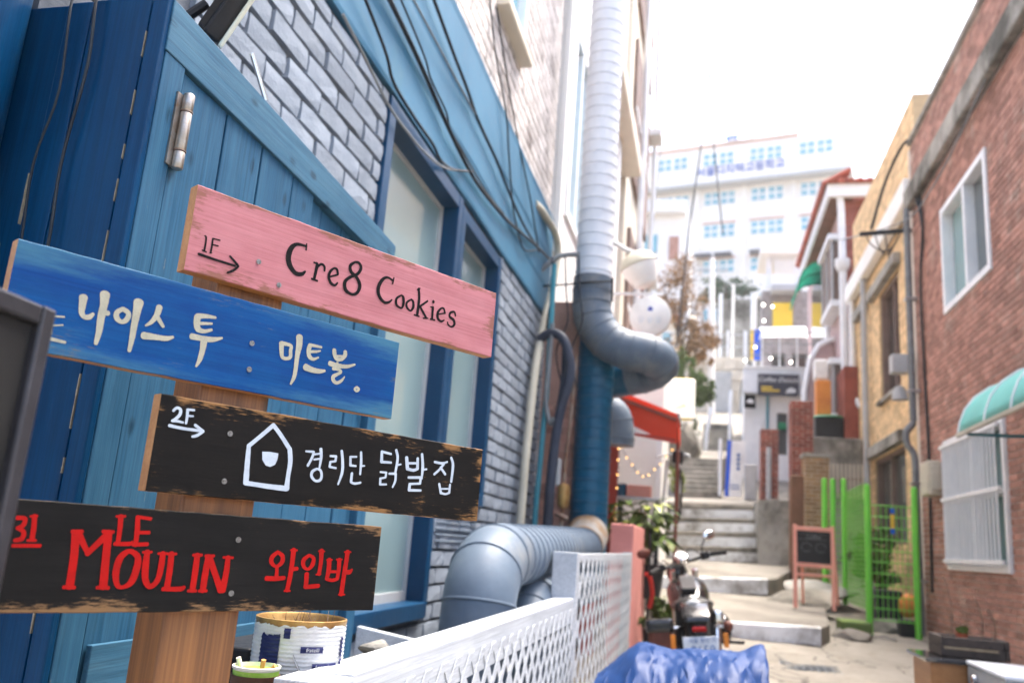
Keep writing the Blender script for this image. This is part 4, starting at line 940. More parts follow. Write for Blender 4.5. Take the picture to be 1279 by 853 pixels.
# cables over the fascia
CB = [('two toned cable sagging across the lower fascia by the window corner', 'cable_black', 0.007, [(2.4, 3.5), (2.88, 3.36), (3.02, 3.28), (3.3, 3.265), (3.57, 3.27), (3.71, 3.25), (3.92, 3.3), (4.25, 3.44)]),
      ('thick black cable running the length of the blue fascia', 'cable_black', 0.011, [(2.4, 3.62), (3.18, 3.55), (3.78, 3.46), (4.2, 3.42), (4.55, 3.43), (5.02, 3.48), (5.4, 3.54), (6.13, 3.67), (6.85, 3.78)]),
      ('thin black wire twisted above the thick fascia cable', 'cable_black', 0.005, [(2.6, 3.72), (3.29, 3.61), (3.45, 3.55), (3.71, 3.52), (3.8, 3.47), (4.02, 3.46), (4.6, 3.455), (5.02, 3.5)]),
      ('grey wire slanting across middle of the blue fascia', 'cable_grey', 0.005, [(2.8, 3.75), (3.53, 3.76), (3.78, 3.76), (4.14, 3.77), (4.26, 3.775)]),
      ('black cable sloping down from top left of the fascia', 'cable_black', 0.009, [(3.0, 4.0), (3.7, 3.87), (4.02, 3.82), (4.26, 3.77), (4.71, 3.74), (5.19, 3.68), (5.64, 3.65), (6.13, 3.67)]),
      ('wire dropping over white bricks to a loop at fascia end', 'cable_black', 0.006, [(4.2, 4.85), (4.59, 4.44), (4.87, 4.14), (5.02, 3.93), (5.24, 3.65), (5.45, 3.54), (5.69, 3.49), (6.14, 3.65)]),
      ('wire dropping over white bricks nearest the white pillar', 'cable_black', 0.006, [(4.55, 4.7), (4.77, 4.55), (4.92, 4.45), (5.35, 4.21), (5.73, 3.93), (5.99, 3.78), (6.2, 3.65)]),
      ('pale wire looping below the fascia over the near window top', 'cable_grey', 0.006, [(2.5, 3.25), (2.67, 3.22), (2.83, 3.19), (3.0, 3.16), (3.23, 3.16), (3.48, 3.18), (3.8, 3.25), (4.2, 3.42)])]
for lab, mt, r_, pts in CB: cable('cable', [(WX + (0.062 if b < 4.15 else 0.03), a, b) for a, b in pts], r_, mt, lab, 'cables on the blue fascia')

# ================================================================== DUCTS AND PIPES
def ribbed(path, r, mat, name, parent, ribs, n=28):
    """duct: tube plus standing seams every few centimetres"""
    P = catmull(path, 10); o = MB().tube(P, r, n).build(name, mat, parent, smooth=True)
    L = [0]
    for a, b in zip(P, P[1:]): L.append(L[-1] + (b - a).length)
    s = ribs
    sm = MB()
    while s < L[-1]:
        i = max(j for j in range(len(L) - 1) if L[j] <= s); t = (s - L[i]) / max(1e-6, L[i + 1] - L[i]); p = P[i].lerp(P[i + 1], t); d = (P[i + 1] - P[i]).normalized() * 0.006
        sm.tube([p - d, p - d * 0.5, p + d * 0.5, p + d], [r, r + 0.006, r + 0.006, r], n, cap=False); s += ribs
    so = sm.build('seam', mat, None, smooth=True); so.parent = o
    return o
dw = thing('vent_duct', 'white spiral duct dropping into a grey elbow beside the wall', 'duct', (-0.94, 6.7, 3.6))
ribbed([(-0.945, 6.72, 9.0), (-0.945, 6.72, 6.2), (-0.948, 6.71, 5.0), (-0.95, 6.7, 3.58)], 0.150, 'duct_white', 'white_pipe', dw, 0.105)
ribbed([(-0.95, 6.7, 3.60), (-0.95, 6.7, 3.40), (-0.915, 6.69, 3.22), (-0.80, 6.69, 3.07), (-0.65, 6.69, 2.995), (-0.50, 6.70, 2.97), (-0.41, 6.78, 2.945), (-0.40, 6.92, 2.92), (-0.50, 7.04, 2.88), (-0.66, 7.08, 2.85)], 0.160, 'duct_grey', 'grey_elbow', dw, 0.115)
MB().tube([(-0.62, 7.08, 2.852), (-0.85, 7.08, 2.80), (-1.1, 7.08, 2.76)], 0.152, 24).build('blue_branch', 'duct_blue', dw, smooth=True)
st = MB(); st.tube([(-1.35, 6.6, 3.50), (-1.12, 6.55, 3.50), (-0.95, 6.53, 3.515), (-0.77, 6.56, 3.53)], 0.008, 6); st.tube([(-0.77, 6.56, 3.56), (-0.765, 6.56, 3.36)], 0.010, 6); st.build('strap', 'cable_black', dw)
db = thing('vent_duct', 'blue upright duct feeding a grey duct that bends down behind the lattice fence', 'duct', (-0.9, 6.9, 0.4))
ribbed([(-0.91, 6.9, 3.3), (-0.91, 6.9, 2.4), (-0.905, 6.87, 1.8), (-0.90, 6.86, 1.2)], 0.150, 'duct_blue', 'blue_pipe', db, 0.085)
MB().tube([(-0.895, 6.78, 1.52), (-0.89, 6.6, 1.46), (-0.885, 6.5, 1.43)], [0.165, 0.152, 0.150], 24).build('joint_collar', 'rust_joint', db, smooth=True)
ribbed([(-0.885, 6.55, 1.425), (-0.875, 5.2, 1.40), (-0.868, 4.0, 1.375), (-0.867, 3.72, 1.365)], 0.138, 'duct_grey', 'run_pipe', db, 0.125)
ribbed([(-0.867, 3.75, 1.366), (-0.866, 3.56, 1.345), (-0.864, 3.43, 1.27), (-0.863, 3.385, 1.15), (-0.863, 3.38, 0.9), (-0.863, 3.38, 0.3)], 0.148, 'duct_grey', 'bend_pipe', db, 0.145)
d2 = thing('vent_duct', 'smaller grey duct running under the larger grey duct', 'duct', (-0.82, 4.2, 0.3))
ribbed([(-0.80, 6.3, 1.16), (-0.80, 5.2, 1.165), (-0.80, 4.45, 1.17), (-0.80, 4.22, 1.15), (-0.80, 4.10, 1.06), (-0.80, 4.08, 0.9), (-0.80, 4.08, 0.3)], 0.105, 'duct_grey', 'pipe', d2, 0.12)
d3 = thing('vent_duct', 'short grey duct end poking out behind the blue duct under red awning', 'duct', (-0.9, 7.9, 2.6))
ribbed([(-1.35, 7.9, 2.72), (-1.05, 7.9, 2.72), (-0.86, 7.9, 2.66), (-0.80, 7.9, 2.50), (-0.80, 7.9, 2.36)], 0.145, 'duct_grey', 'pipe', d3, 0.15)
cn = MB().tube(catmull([(WX + 0.02, 6.1, 4.02), (WX + 0.05, 6.3, 4.03), (-1.29, 6.72, 3.98), (-1.28, 6.78, 3.72), (-1.29, 6.3, 2.86), (-1.29, 6.12, 2.10), (-1.29, 6.08, 1.58), (-1.29, 6.06, 0.9), (-1.29, 6.06, 0.28)], 6), 0.031, 12)
tag(cn.build('conduit', 'beige_plastic', None, smooth=True), 'pale plastic conduit curving down the grey brick wall', 'pipe')
tag(MB().tube(catmull([(-1.36, 6.5, 3.6), (-1.22, 6.55, 3.74), (-1.05, 6.62, 3.78)], 5), 0.022, 10).build('conduit', 'cable_grey', None, smooth=True), 'short grey pipe bridging fascia end and white duct', 'pipe')
tag(MB().tube(catmull([(-1.30, 6.35, 2.98), (-1.20, 6.32, 3.03), (-1.10, 6.3, 2.98), (-1.04, 6.3, 2.82), (-1.03, 6.3, 2.66), (-1.08, 6.3, 2.45), (-1.11, 6.3, 2.2), (-1.13, 6.3, 1.7), (-1.13, 6.3, 0.3)], 5), 0.038, 12).build('flexible_hose', 'dark_hose', None, smooth=True), 'thick dark flexible hose beside the blue duct', 'hose')
tag(MB().tube(catmull([(-1.09, 6.36, 2.95), (-1.085, 6.36, 2.7), (-1.10, 6.36, 2.5), (-1.12, 6.36, 2.35)], 5), 0.026, 10).build('flexible_hose', 'dark_hose', None, smooth=True), 'thin dark hose inside the loop of the thick hose', 'hose')
tag(MB().tube(catmull([(-1.215, 6.34, 3.6), (-1.21, 6.34, 2.68), (-1.225, 6.34, 2.0), (-1.235, 6.34, 1.6), (-1.235, 6.34, 0.3)], 4), 0.022, 10).build('conduit', 'teal_plastic', None, smooth=True), 'teal painted pipe between pale conduit and dark hose', 'pipe')
tag(MB().tube(catmull([(-1.19, 6.30, 3.1), (-1.20, 6.30, 2.7), (-1.205, 6.3, 2.5), (-1.16, 6.3, 2.32), (-1.13, 6.28, 2.36)], 5), 0.017, 8).build('conduit', 'cable_grey', None, smooth=True), 'grey wire conduit hooked behind the thick dark hose', 'pipe')
gm = thing('gas_meter', 'rusty gas meter with valve pipes beside the blue duct', 'meter', (-1.05, 6.45, 1.6))
MB().lathe([(0.0, 0), (0.03, 0.0), (0.045, 0.03), (0.05, 0.13), (0.042, 0.17), (0.0, 0.19)], (-1.045, 6.42, 1.70), 16).build('body', 'can_gold', gm, smooth=True)
MB().box(-1.12, -1.075, 6.38, 6.44, 1.86, 2.07).build('cover', 'grey_plastic', gm, bevel=0.015)
mp_ = MB(); mp_.tube([(-1.045, 6.42, 1.88), (-1.045, 6.42, 2.02), (-1.03, 6.46, 2.4), (-1.02, 6.5, 2.9)], 0.013, 8); mp_.tube([(-1.045, 6.42, 1.71), (-1.05, 6.42, 1.5), (-1.06, 6.43, 0.4)], 0.014, 8); mp_.tube([(-1.09, 6.4, 1.66), (-1.0, 6.4, 1.62)], 0.018, 8); mp_.build('pipes', 'rusty_steel', gm, smooth=True)
rw = panel(MB(), 'y', 6.90, 6.98, -1.36, -0.98, -0.2, 3.45).build('return_wall', 'salmon_plaster', bl)
bricks(rw, 'y', 6.90, -1, -1.35, -0.985, 0.3, 2.55, 0.2, 0.067, 0.010, 0.010, 'brick_brown', 0)
rnd = random.Random(9)
for i, lab in enumerate(('black wire tangle hanging over the hoses, leftmost strand', 'black wire tangle hanging over the hoses, middle strand', 'black wire tangle hanging over the hoses, rightmost strand')):
    x = -1.26 + 0.11 * i; cable('cable', [(x, 6.45, 3.7), (x + 0.03, 6.42, 3.4), (x + rnd.uniform(-0.06, 0.08), 6.4, 3.15), (x + rnd.uniform(-0.02, 0.12), 6.42, 2.9), (x + rnd.uniform(0, 0.1), 6.45, 2.6)], 0.007, 'cable_black', lab, 'wire tangle by the hoses')

# ================================================================== WHITE LATTICE FENCE AND PLANTER
FX = -0.60
fe = thing('lattice_fence', 'white lattice fence with flat top rail beside the alley', 'fence', (FX - 0.05, 4.5, 0))
MB().prism([(FX, 1.50, 1.085), (FX - 0.1, 1.50, 1.085), (FX - 0.1, 1.50, 1.19), (FX, 1.50, 1.196)], (0, 2.69, 0)).build('top_rail', 'fence_white', fe, bevel=0.003)
MB().box(FX - 0.105, FX + 0.003, 1.405, 1.498, 0.0, 1.192).build('post', 'fence_white', fe, bevel=0.003)
MB().box(FX - 0.115, FX + 0.004, 4.19, 4.30, 0.12, 1.405).build('post', 'fence_white', fe, bevel=0.003)
MB().box(FX - 0.04, FX - 0.002, 4.302, 7.50, 1.36, 1.40).build('top_rail', 'fence_white', fe, bevel=0.003)
MB().box(FX - 0.10, FX - 0.002, 1.50, 7.5, 0.15, 0.21).build('bottom_rail', 'fence_white', fe, bevel=0.003)
MB().box(FX - 0.08, FX - 0.002, 7.50, 7.56, 0.12, 1.405).build('post', 'fence_white', fe, bevel=0.003)
def lattice(y0, y1, z0, zt, pitch, w):
    zt_ = lambda y: zt
    for layer, sg in ((0, 1), (1, -1)):
        xo = FX + 0.0072 if layer == 0 else FX + 0.0048
        H = zt - z0; n = int((y1 - y0 + H) / pitch) + 1
        for i in range(n):
            ya = y0 - H + i * pitch + random.uniform(-0.004, 0.004) if sg > 0 else y0 + i * pitch + random.uniform(-0.004, 0.004)
            a = (ya, z0); b = (ya + sg * H, zt); pts = [a, b]
            # clip the sloping slat to the panel
            def clip(p, q, yc):
                t = (yc - p[0]) / (q[0] - p[0]); return (yc, p[1] + (q[1] - p[1]) * t)
            p, q = pts
            if max(p[0], q[0]) <= y0 + 0.03 or min(p[0], q[0]) >= y1 - 0.03: continue
            if p[0] < y0: p = clip(p, q, y0)
            if q[0] < y0: q = clip(p, q, y0)
            if p[0] > y1: p = clip(p, q, y1)
            if q[0] > y1: q = clip(p, q, y1)
            hw = w / 2 * 1.414
            m_ = MB().prism([(xo - 0.0046, p[0] - hw, p[1]), (xo - 0.0046, p[0] + hw, p[1]), (xo - 0.0046, q[0] + hw, q[1]), (xo - 0.0046, q[0] - hw, q[1])], (0.0022, 0, 0))
            m_.build('slat', 'fence_white', fe)
lattice(1.56, 4.19, 0.16, 1.150, 0.125, 0.032); lattice(4.31, 7.50, 0.16, 1.375, 0.185, 0.036)
pt = thing('planter_box', 'white planter box with plank deck behind the lattice fence', 'planter', (-0.85, 2.0, 0.9))
MB().box(-0.995, -0.706, 1.42, 1.455, 0.80, 1.132).build('front_board', 'fence_white', pt, bevel=0.003)
MB().prism([(-0.995, 2.47, 1.02), (-0.705, 2.50, 1.0), (-0.705, 2.50, 1.125), (-0.995, 2.47, 1.165)], (0, 0.03, 0)).build('cross_board', 'fence_white', pt, bevel=0.003)
for i in range(6): MB().box(-0.993, -0.706, 1.46 + 0.165 * i, 1.62 + 0.165 * i, 1.035, 1.06 + random.uniform(-0.002, 0.002)).build('deck_plank', 'concrete_grey', pt, bevel=0.003)
tag(MB().box(-0.985, -0.87, 1.62, 1.86, 1.061, 1.20).build('dark_crate', 'black_plastic', None, bevel=0.006), 'dark box standing behind the rusty tin can', 'box')
# tin can with paper label
CX, CY, CZ, CR = -0.768, 1.62, 1.0625, 0.086
can = thing('tin_can', 'large rusty rimmed tin can with torn white and navy label', 'can', (CX, CY, CZ))
pr = [(0.0, 0.0), (CR - 0.002, 0.0), (CR, 0.004)]
for i in range(24): z = 0.012 + 0.0075 * i; pr += [(CR - 0.0012, z), (CR + 0.0004, z + 0.0037)]
pr += [(CR, 0.196), (CR + 0.0018, 0.202), (CR + 0.0018, 0.207), (CR - 0.001, 0.208), (CR - 0.004, 0.204), (CR - 0.004, 0.15), (0.0, 0.149)]
MB().lathe(pr, (CX, CY, CZ), 48).build('tin', 'can_gold', can, smooth=True)
def wrap(a0, a1, z0, z1, off, ragged=0.0, n=40, shape=None):
    """label piece wrapped on the can, following its corrugation; angles in degrees"""
    m_ = MB(); zs = int((z1 - z0) / 0.0018) + 3; rl = random.Random(int(a0 * 7 + z0 * 1000)); rag = [rl.uniform(0, 1) for _ in range(n + 1)]
    rag = [(rag[max(0, i - 1)] + rag[i] + rag[min(n, i + 1)]) / 3 for i in range(n + 1)]
    for i in range(n + 1):
        a = R(a0 + (a1 - a0) * i / n); zt = z1 - ragged * rag[i]; zb = z0
        if shape: zb, zt = shape(i / n, z0, z1)
        for j in range(zs + 1):
            z = zb + (zt - zb) * j / zs; r_ = CR + off + 0.0009 * math.sin(z / 0.0075 * 2 * math.pi)
            m_.v.append((CX + r_ * math.cos(a), CY + r_ * math.sin(a), CZ + z))
    m_.f = [(i * (zs + 1) + j, (i + 1) * (zs + 1) + j, (i + 1) * (zs + 1) + j + 1, i * (zs + 1) + j + 1) for i in range(n) for j in range(zs)]
    return m_
lb = wrap(-190, 18, 0.006, 0.204, 0.0016, 0.011, 70).build('label', 'can_white', can, smooth=True)
sub('print_band', wrap(-116, -88, 0.006, 0.186, 0.0034, 0.012, 14), 'navy_print', lb, smooth=True)
sub('print_patch', wrap(-84, -76, 0.176, 0.194, 0.0034, 0.0, 6), 'navy_print', lb, smooth=True)
sub('print_banner', wrap(-62, -34, 0.152, 0.163, 0.0034, 0.0, 14), 'navy_print', lb, smooth=True)
sub('print_banner', wrap(-46, -10, 0.122, 0.133, 0.0034, 0.0, 16), 'navy_print', lb, smooth=True)
sub('print_wave', wrap(-60, -8, 0.078, 0.098, 0.0034, 0.0, 20, lambda t, a, b: (a + 0.006 * math.sin(t * 9), b - 0.012 * (1 - t) + 0.003 * math.sin(t * 14))), 'blue_print', lb, smooth=True)
sub('print_wave', wrap(-88, -30, 0.040, 0.062, 0.0034, 0.0, 20, lambda t, a, b: (a + 0.010 * t, b - 0.012 * abs(t - 0.4))), 'blue_print', lb, smooth=True)
sub('print_edge', wrap(-4, 2, 0.05, 0.178, 0.0034, 0.0, 4), 'navy_print', lb, smooth=True)
sub('print_swirl', wrap(-150, -128, 0.085, 0.11, 0.0034, 0.0, 10, lambda t, a, b: (a + 0.012 * abs(t - 0.5), b - 0.014 * abs(t - 0.4))), 'blue_print', lb, smooth=True)
sub('print_oval', wrap(-70, -2, 0.100, 0.106, 0.0034, 0.0, 24, lambda t, a, b: (a + 0.055 * (2 * t - 1) ** 2 - 0.01, b + 0.055 * (2 * t - 1) ** 2 - 0.01)), 'grey_plastic', lb, smooth=True)
def canmark(body, a, z, size, mat):
    an = R(a); r_ = CR + 0.0056; o = (CX + r_ * math.cos(an), CY + r_ * math.sin(an), CZ + z)
    t_ = text('print_lettering', body, size, mat, None, frameM(o, (-math.sin(an), math.cos(an), 0), (0, 0, 1)), 0.0001, shear=0.15); t_.parent = lb
canmark('fratelli', -48, 0.1575, 0.010, 'can_white'); canmark('Longobardi', -28, 0.1275, 0.011, 'can_white'); canmark('2650', -102, 0.093, 0.014, 'can_white')
tw = MB(); rtw = random.Random(2)
for i in range(26):
    a = rtw.uniform(0, 6.28); r0 = rtw.uniform(0, 0.06); p0 = Vector((CX + r0 * math.cos(a), CY + r0 * math.sin(a), CZ + 0.15)); q = p0 + Vector((rtw.uniform(-0.03, 0.03), rtw.uniform(-0.03, 0.03), rtw.uniform(0.045, 0.075)))
    tw.tube([p0, p0.lerp(q, 0.5) + Vector((rtw.uniform(-0.008, 0.008), rtw.uniform(-0.008, 0.008), 0)), q], [0.0012, 0.0009, 0.0004], 5)
tag(tw.build('dry_twigs', 'twig', None), 'dry plant stems inside the tin can', 'twigs', kind='stuff')
# paper cup with cigarette ends
KX, KY, KZ = -0.775, 1.475, 1.0625
cup = thing('paper_cup', 'brown paper cup with green band used as ashtray', 'cup', (KX, KY, KZ))
cz = lambda z: 0.030 + 0.010 * z / 0.13
MB().lathe([(0.0, 0.0), (cz(0), 0.0), (cz(0.13), 0.128), (cz(0.13) + 0.0025, 0.130), (cz(0.13) + 0.0025, 0.1335), (cz(0.13) - 0.001, 0.134), (cz(0.05) - 0.002, 0.06), (0, 0.06)], (KX, KY, KZ), 32).build('cup_body', 'cup_white', cup, smooth=True)
MB().lathe([(cz(0.119) + 0.0008, 0.1185), (cz(0.127) + 0.0008, 0.127)], (KX, KY, KZ), 32).build('green_band', 'cup_green', cup, smooth=True)
MB().lathe([(cz(0.02) + 0.002, 0.015), (cz(0.10) + 0.0055, 0.119), (cz(0.10) + 0.001, 0.119)], (KX, KY, KZ), 32).build('sleeve', 'cup_brown', cup, smooth=True)
sq = MB()
for i in range(9): a = R(-130 + 14 * i); r_ = cz(0.1) + 0.0045; sq.tube([(KX + r_ * math.cos(a + d * 0.05), KY + r_ * math.sin(a + d * 0.05), KZ + 0.094 + 0.006 * math.sin(d * 2.2 + i)) for d in range(4)], 0.0008, 5)
sq.build('sleeve_print', 'cup_white', cup)
for i, (a, b, mt, lab) in enumerate((((-0.028, 0.005, 0.11), (-0.036, -0.004, 0.144), 'cup_white', 'white cigarette end leaning on the cup rim nearest the post'), ((0.010, -0.004, 0.10), (0.017, -0.010, 0.146), 'butt_tan', 'tan cigarette end standing upright in the paper cup'), ((0.012, 0.012, 0.115), (0.030, 0.012, 0.134), 'butt_tan', 'tan cigarette end lying at the far cup rim'))):
    tag(MB().tube([(KX + a[0], KY + a[1], KZ + a[2]), (KX + b[0], KY + b[1], KZ + b[2])], 0.0042, 12).build('cigarette_end', mt, None, smooth=True), lab, 'cigarette', 'cigarette ends in the cup')
rock('grey_stone', (-0.752, 1.99, 1.176), (0.036, 0.05, 0.026), 'concrete_grey', 21, 'small grey stone on the block behind the fence rail', 'stone', None, 3)
tag(MB().box(-0.81, -0.712, 1.86, 2.07, 1.0625, 1.152).build('cement_block', 'concrete_grey', None, bevel=0.006), 'grey cement block under the small stone', 'block')
# dark framed menu board at the left edge
bx_ = Vector((-0.117, 0.993, 0)).normalized()
c0 = Vector((-0.600, 0.660, 1.627))
mbd = thing('menu_board', 'dark framed standing board cut off at the left edge', 'sign board', (-0.57, 0.4, 0))
nrm = Vector((bx_.y, -bx_.x, 0))
def bpt(s, z, d): q = c0 - bx_ * s + nrm * d; return (q.x, q.y, z)
def bbox(s0, s1, z0, z1, d0, d1): return MB().add([bpt(s0, z0, d0), bpt(s1, z0, d0), bpt(s1, z0, d1), bpt(s0, z0, d1), bpt(s0, z1, d0), bpt(s1, z1, d0), bpt(s1, z1, d1), bpt(s0, z1, d1)], [(0, 3, 2, 1), (4, 5, 6, 7), (0, 1, 5, 4), (1, 2, 6, 5), (2, 3, 7, 6), (3, 0, 4, 7)])
bbox(0.0, 0.019, 0.25, 1.6275, -0.03, 0.0).build('frame_side', 'board_frame', mbd, bevel=0.003)
bbox(0.60, 0.619, 0.25, 1.6275, -0.03, 0.0).build('frame_side', 'board_frame', mbd, bevel=0.003)
bbox(0.0195, 0.5995, 1.6085, 1.627, -0.03, -0.0005).build('frame_top', 'board_frame', mbd, bevel=0.003)
bbox(0.0195, 0.5995, 0.25, 0.269, -0.03, -0.0005).build('frame_bottom', 'board_frame', mbd, bevel=0.003)
bbox(0.0195, 0.5995, 0.2695, 1.608, -0.018, -0.008).build('panel', 'board_grey', mbd)
for s in (0.03, 0.57): bbox(s, s + 0.02, 0.0, 0.2495, -0.025, -0.006).build('leg', 'board_frame', mbd)

# ================================================================== LEFT SIDE BEYOND THE BRICK BUILDING
pb = thing('plaster_building', 'white plaster building with tall window beyond the ducts', 'building', (-2.4, 9.4, 0))
ph_ = [(7.45, 8.35, 4.5, 6.45)]
panel(MB(), 'x', -1.36, -1.62, 6.87, 12.0, -0.2, 12.0, ph_).build('wall', 'white_plaster', pb)
MB().box(-4.4, -1.63, 6.87, 12.0, -0.2, 12.0).build('inner_core', 'white_plaster', pb)
MB().box(-1.358, -1.30, 6.88, 7.05, 3.9, 12.0).build('pilaster', 'white_plaster', pb, bevel=0.01)
window(pb, 'x', -1.33, 1, 7.40, 8.40, 4.45, 6.5, 'white_paint', 'cyan_glass', 0.09, 0.12, (7.9,))
MB().box(-1.36, -1.05, 8.5, 12.0, 6.9, 7.15).build('eave', 'cream_plaster', pb, bevel=0.02)
MB().box(-1.36, -1.24, 10.6, 10.9, 0.5, 12).build('white_column', 'white_plaster', pb)
sb = thing('shuttered_building', 'tall building with brown shutters and white pipes beyond white plaster', 'building', (-2.6, 14.3, 0))
panel(MB(), 'x', -1.28, -1.5, 12.02, 15.9, 0.0, 13.5, []).build('wall', 'cream_plaster', sb)
MB().box(-4.4, -1.51, 12.02, 15.9, 0.0, 13.5).build('inner_core', 'mauve_plaster', sb)
for z in (3.9, 7.2, 10.3):
    s_ = MB().box(-1.278, -1.22, 12.5, 15.6, z, z + 2.4).build('shutter', 'shutter_brown', sb)
    sub('shutter_rail', MB().box(-1.219, -1.20, 12.5, 15.6, z + 1.1, z + 1.17), 'white_paint', s_)
for y, r_ in ((13.2, 0.055), (15.75, 0.05)): MB().tube([(-1.15, y, 1.0), (-1.15, y, 7.8), (-1.13, y, 7.9), (-1.15, y, 13.0)], r_, 10).build('downpipe', 'white_paint', sb, smooth=True)
for z in (4.6, 6.3, 9.3): MB().box(-1.26, -0.98, 15.3, 15.85, z, z + 0.12).build('bracket', 'white_paint', sb)
# street lamp on the facade
lp = thing('wall_lamp', 'white wall mounted street lamp with clear bowl above round sign', 'lamp', (-1.3, 9.0, 4.4))
LM = Matrix.Translation((-0.755, 9.0, 4.45)) @ Euler((R(8), R(-22), 0)).to_matrix().to_4x4()
def lm(mb): mb.v = [tuple(LM @ Vector(v_)) for v_ in mb.v]; return mb
lm(MB().lathe([(0.0, 0.20), (0.07, 0.195), (0.16, 0.15), (0.215, 0.06), (0.22, 0.045), (0.0, 0.045)], n=24)).build('hood', 'beige_plastic', lp, smooth=True)
lm(MB().lathe([(0.205, 0.04), (0.20, -0.02), (0.13, -0.19), (0.06, -0.22), (0.0, -0.22)], n=24)).build('bowl', 'sign_white', lp, smooth=True)
MB().tube([(-1.36, 9.0, 4.75), (-1.1, 9.0, 4.78), (-0.9, 9.0, 4.66), (-0.80, 9.0, 4.62)], 0.028, 10).build('arm', 'grey_plastic', lp, smooth=True)
rs = thing('round_sign', 'round white hanging shop sign with small blue emblem', 'sign', (-0.63, 9.0, 3.7))
YM = Matrix.Rotation(R(90), 3, 'X')
MB().lathe([(0, 0.0), (0.205, 0.0), (0.222, 0.012), (0.226, 0.05), (0.222, 0.088), (0.205, 0.10), (0, 0.10)], (-0.628, 9.05, 3.905), 40, YM).build('disc', 'sign_white', rs, smooth=True)
MB().prism([(-0.65, 8.948, 3.955), (-0.602, 8.948, 3.957), (-0.60, 8.948, 3.985), (-0.625, 8.948, 4.008), (-0.65, 8.948, 3.985)], (0, -0.003, 0)).build('emblem', 'sign_blue', rs)
MB().ball((-0.626, 8.944, 3.977), 0.009, 8, 6).build('emblem_dot', 'red_lens', rs)
text('lettering', '닭 발 집', 0.075, 'pale_blue', rs, frameM((-0.628, 8.946, 3.85), (1, 0, 0), (0, 0, 1)), 0.001)
MB().bar((-1.36, 9.0, 4.16), (-0.5, 9.0, 4.16), 0.025, 0.025).build('bracket', 'white_paint', rs); MB().tube([(-0.628, 9.0, 4.16), (-0.628, 9.0, 4.12)], 0.008, 6).build('hanger', 'grey_plastic', rs)
# awning
aw = thing('shop_awning', 'red folding arm awning over the shop front', 'awning', (-1.3, 10.0, 3.0))
A = [(-1.345, 8.75, 3.12), (-0.33, 9.7, 2.98), (-0.27, 11.7, 3.02), (-1.345, 11.7, 3.55)]
top = MB(); nu = 12
a0 = [(-1.345, 9.7, 3.30), (-1.345, 10.5, 3.32)]; a1 = [(-0.325, 9.7, 2.94), (-0.325, 10.5, 2.95)]
AY = lambda u, v_: Vector(a0[0]).lerp(Vector(a0[1]), u).lerp(Vector(a1[0]).lerp(Vector(a1[1]), u), v_) + Vector((0, 0, -0.03 * math.sin(v_ * 3.14)))
def cloth(v0, v1):
    m_ = MB()
    for i in range(nu + 1):
        for j in range(7): m_.v.append(tuple(AY(i / nu, v0 + (v1 - v0) * j / 6)))
    m_.f = [(i * 7 + j, i * 7 + j + 1, (i + 1) * 7 + j + 1, (i + 1) * 7 + j) for i in range(nu) for j in range(6)]; return m_
o = cloth(0, 1).build('canopy', 'awning_red', aw, smooth=True); sm_ = o.modifiers.new('thick', 'SOLIDIFY'); sm_.thickness = 0.006
vl = MB(); 
for i in range(31):
    p_ = AY(i / 30, 1.0); vl.v += [tuple(p_ + Vector((0.004, 0, 0))), tuple(p_ + Vector((0.012, 0, -0.24 - 0.03 * abs(math.sin(i * 0.9)))))]
vl.f = [(2 * i, 2 * i + 1, 2 * i + 3, 2 * i + 2) for i in range(30)]
o = vl.build('valance', 'awning_red', aw); sm_ = o.modifiers.new('thick', 'SOLIDIFY'); sm_.thickness = 0.005
MB().bar(AY(0.0, 0.55) + Vector((0, 0, -0.05)), AY(1.0, 0.55) + Vector((0, 0, -0.05)), 0.04, 0.05).build('cross_bar', 'awning_brown', aw)
for u_ in (0.05, 0.95): MB().bar(AY(u_, 0.0) + Vector((0, 0, -0.25)), AY(u_, 0.97) + Vector((0, 0, -0.07)), 0.03, 0.03).build('arm', 'awning_brown', aw)
flp = MB().prism([(-1.34, 9.69, 3.31), (-0.80, 9.69, 3.13), (-0.322, 9.69, 2.955), (-0.322, 9.69, 2.62), (-0.60, 9.69, 2.66), (-0.80, 9.69, 2.69), (-1.05, 9.69, 2.74), (-1.34, 9.69, 2.78)], (0, 0.006, 0)); flp.build('side_flap', 'awning_red', aw)
MB().bar((-1.2, 9.675, 3.19), (-0.335, 9.675, 2.885), 0.02, 0.035).build('side_arm', 'awning_brown', aw); MB().bar((-1.2, 9.674, 2.745), (-0.34, 9.674, 2.655), 0.012, 0.03).build('flap_hem', 'red_post', aw)
MB().prism([(-1.0, 9.683, 2.80), (-0.80, 9.683, 2.79), (-0.62, 9.683, 2.71), (-0.78, 9.683, 2.705), (-0.98, 9.683, 2.745)], (0, 0.004, 0)).build('white_patch', 'sign_white', aw)
MB().bar(AY(-0.01, 1.0), AY(1.01, 1.0), 0.05, 0.05).build('front_bar', 'grey_plastic', aw)
MB().tube([(-0.34, 10.45, 1.0), (-0.335, 10.45, 2.92)], 0.022, 8).build('prop', 'awning_brown', aw)
sf = thing('corner_shop', 'shop with red posts and white brick wall under awning', 'shop', (-1.1, 10.2, 0.4))
for y in (8.3, 9.9): MB().box(-1.13, -1.0, y, y + 0.15, 0.3, 3.05).build('red_post', 'red_post', sf, bevel=0.008)
MB().box(-1.14, -0.99, 8.2, 11.4, 3.0, 3.2).build('red_beam', 'red_post', sf, bevel=0.008)
MB().box(-1.35, -1.1, 8.46, 9.89, 0.3, 2.99).build('shop_door', 'dark_glass', sf)
ww = panel(MB(), 'y', 11.6, 13.6, -1.275, -0.58, 0.5, 3.95).build('white_wall', 'white_plaster', sf)
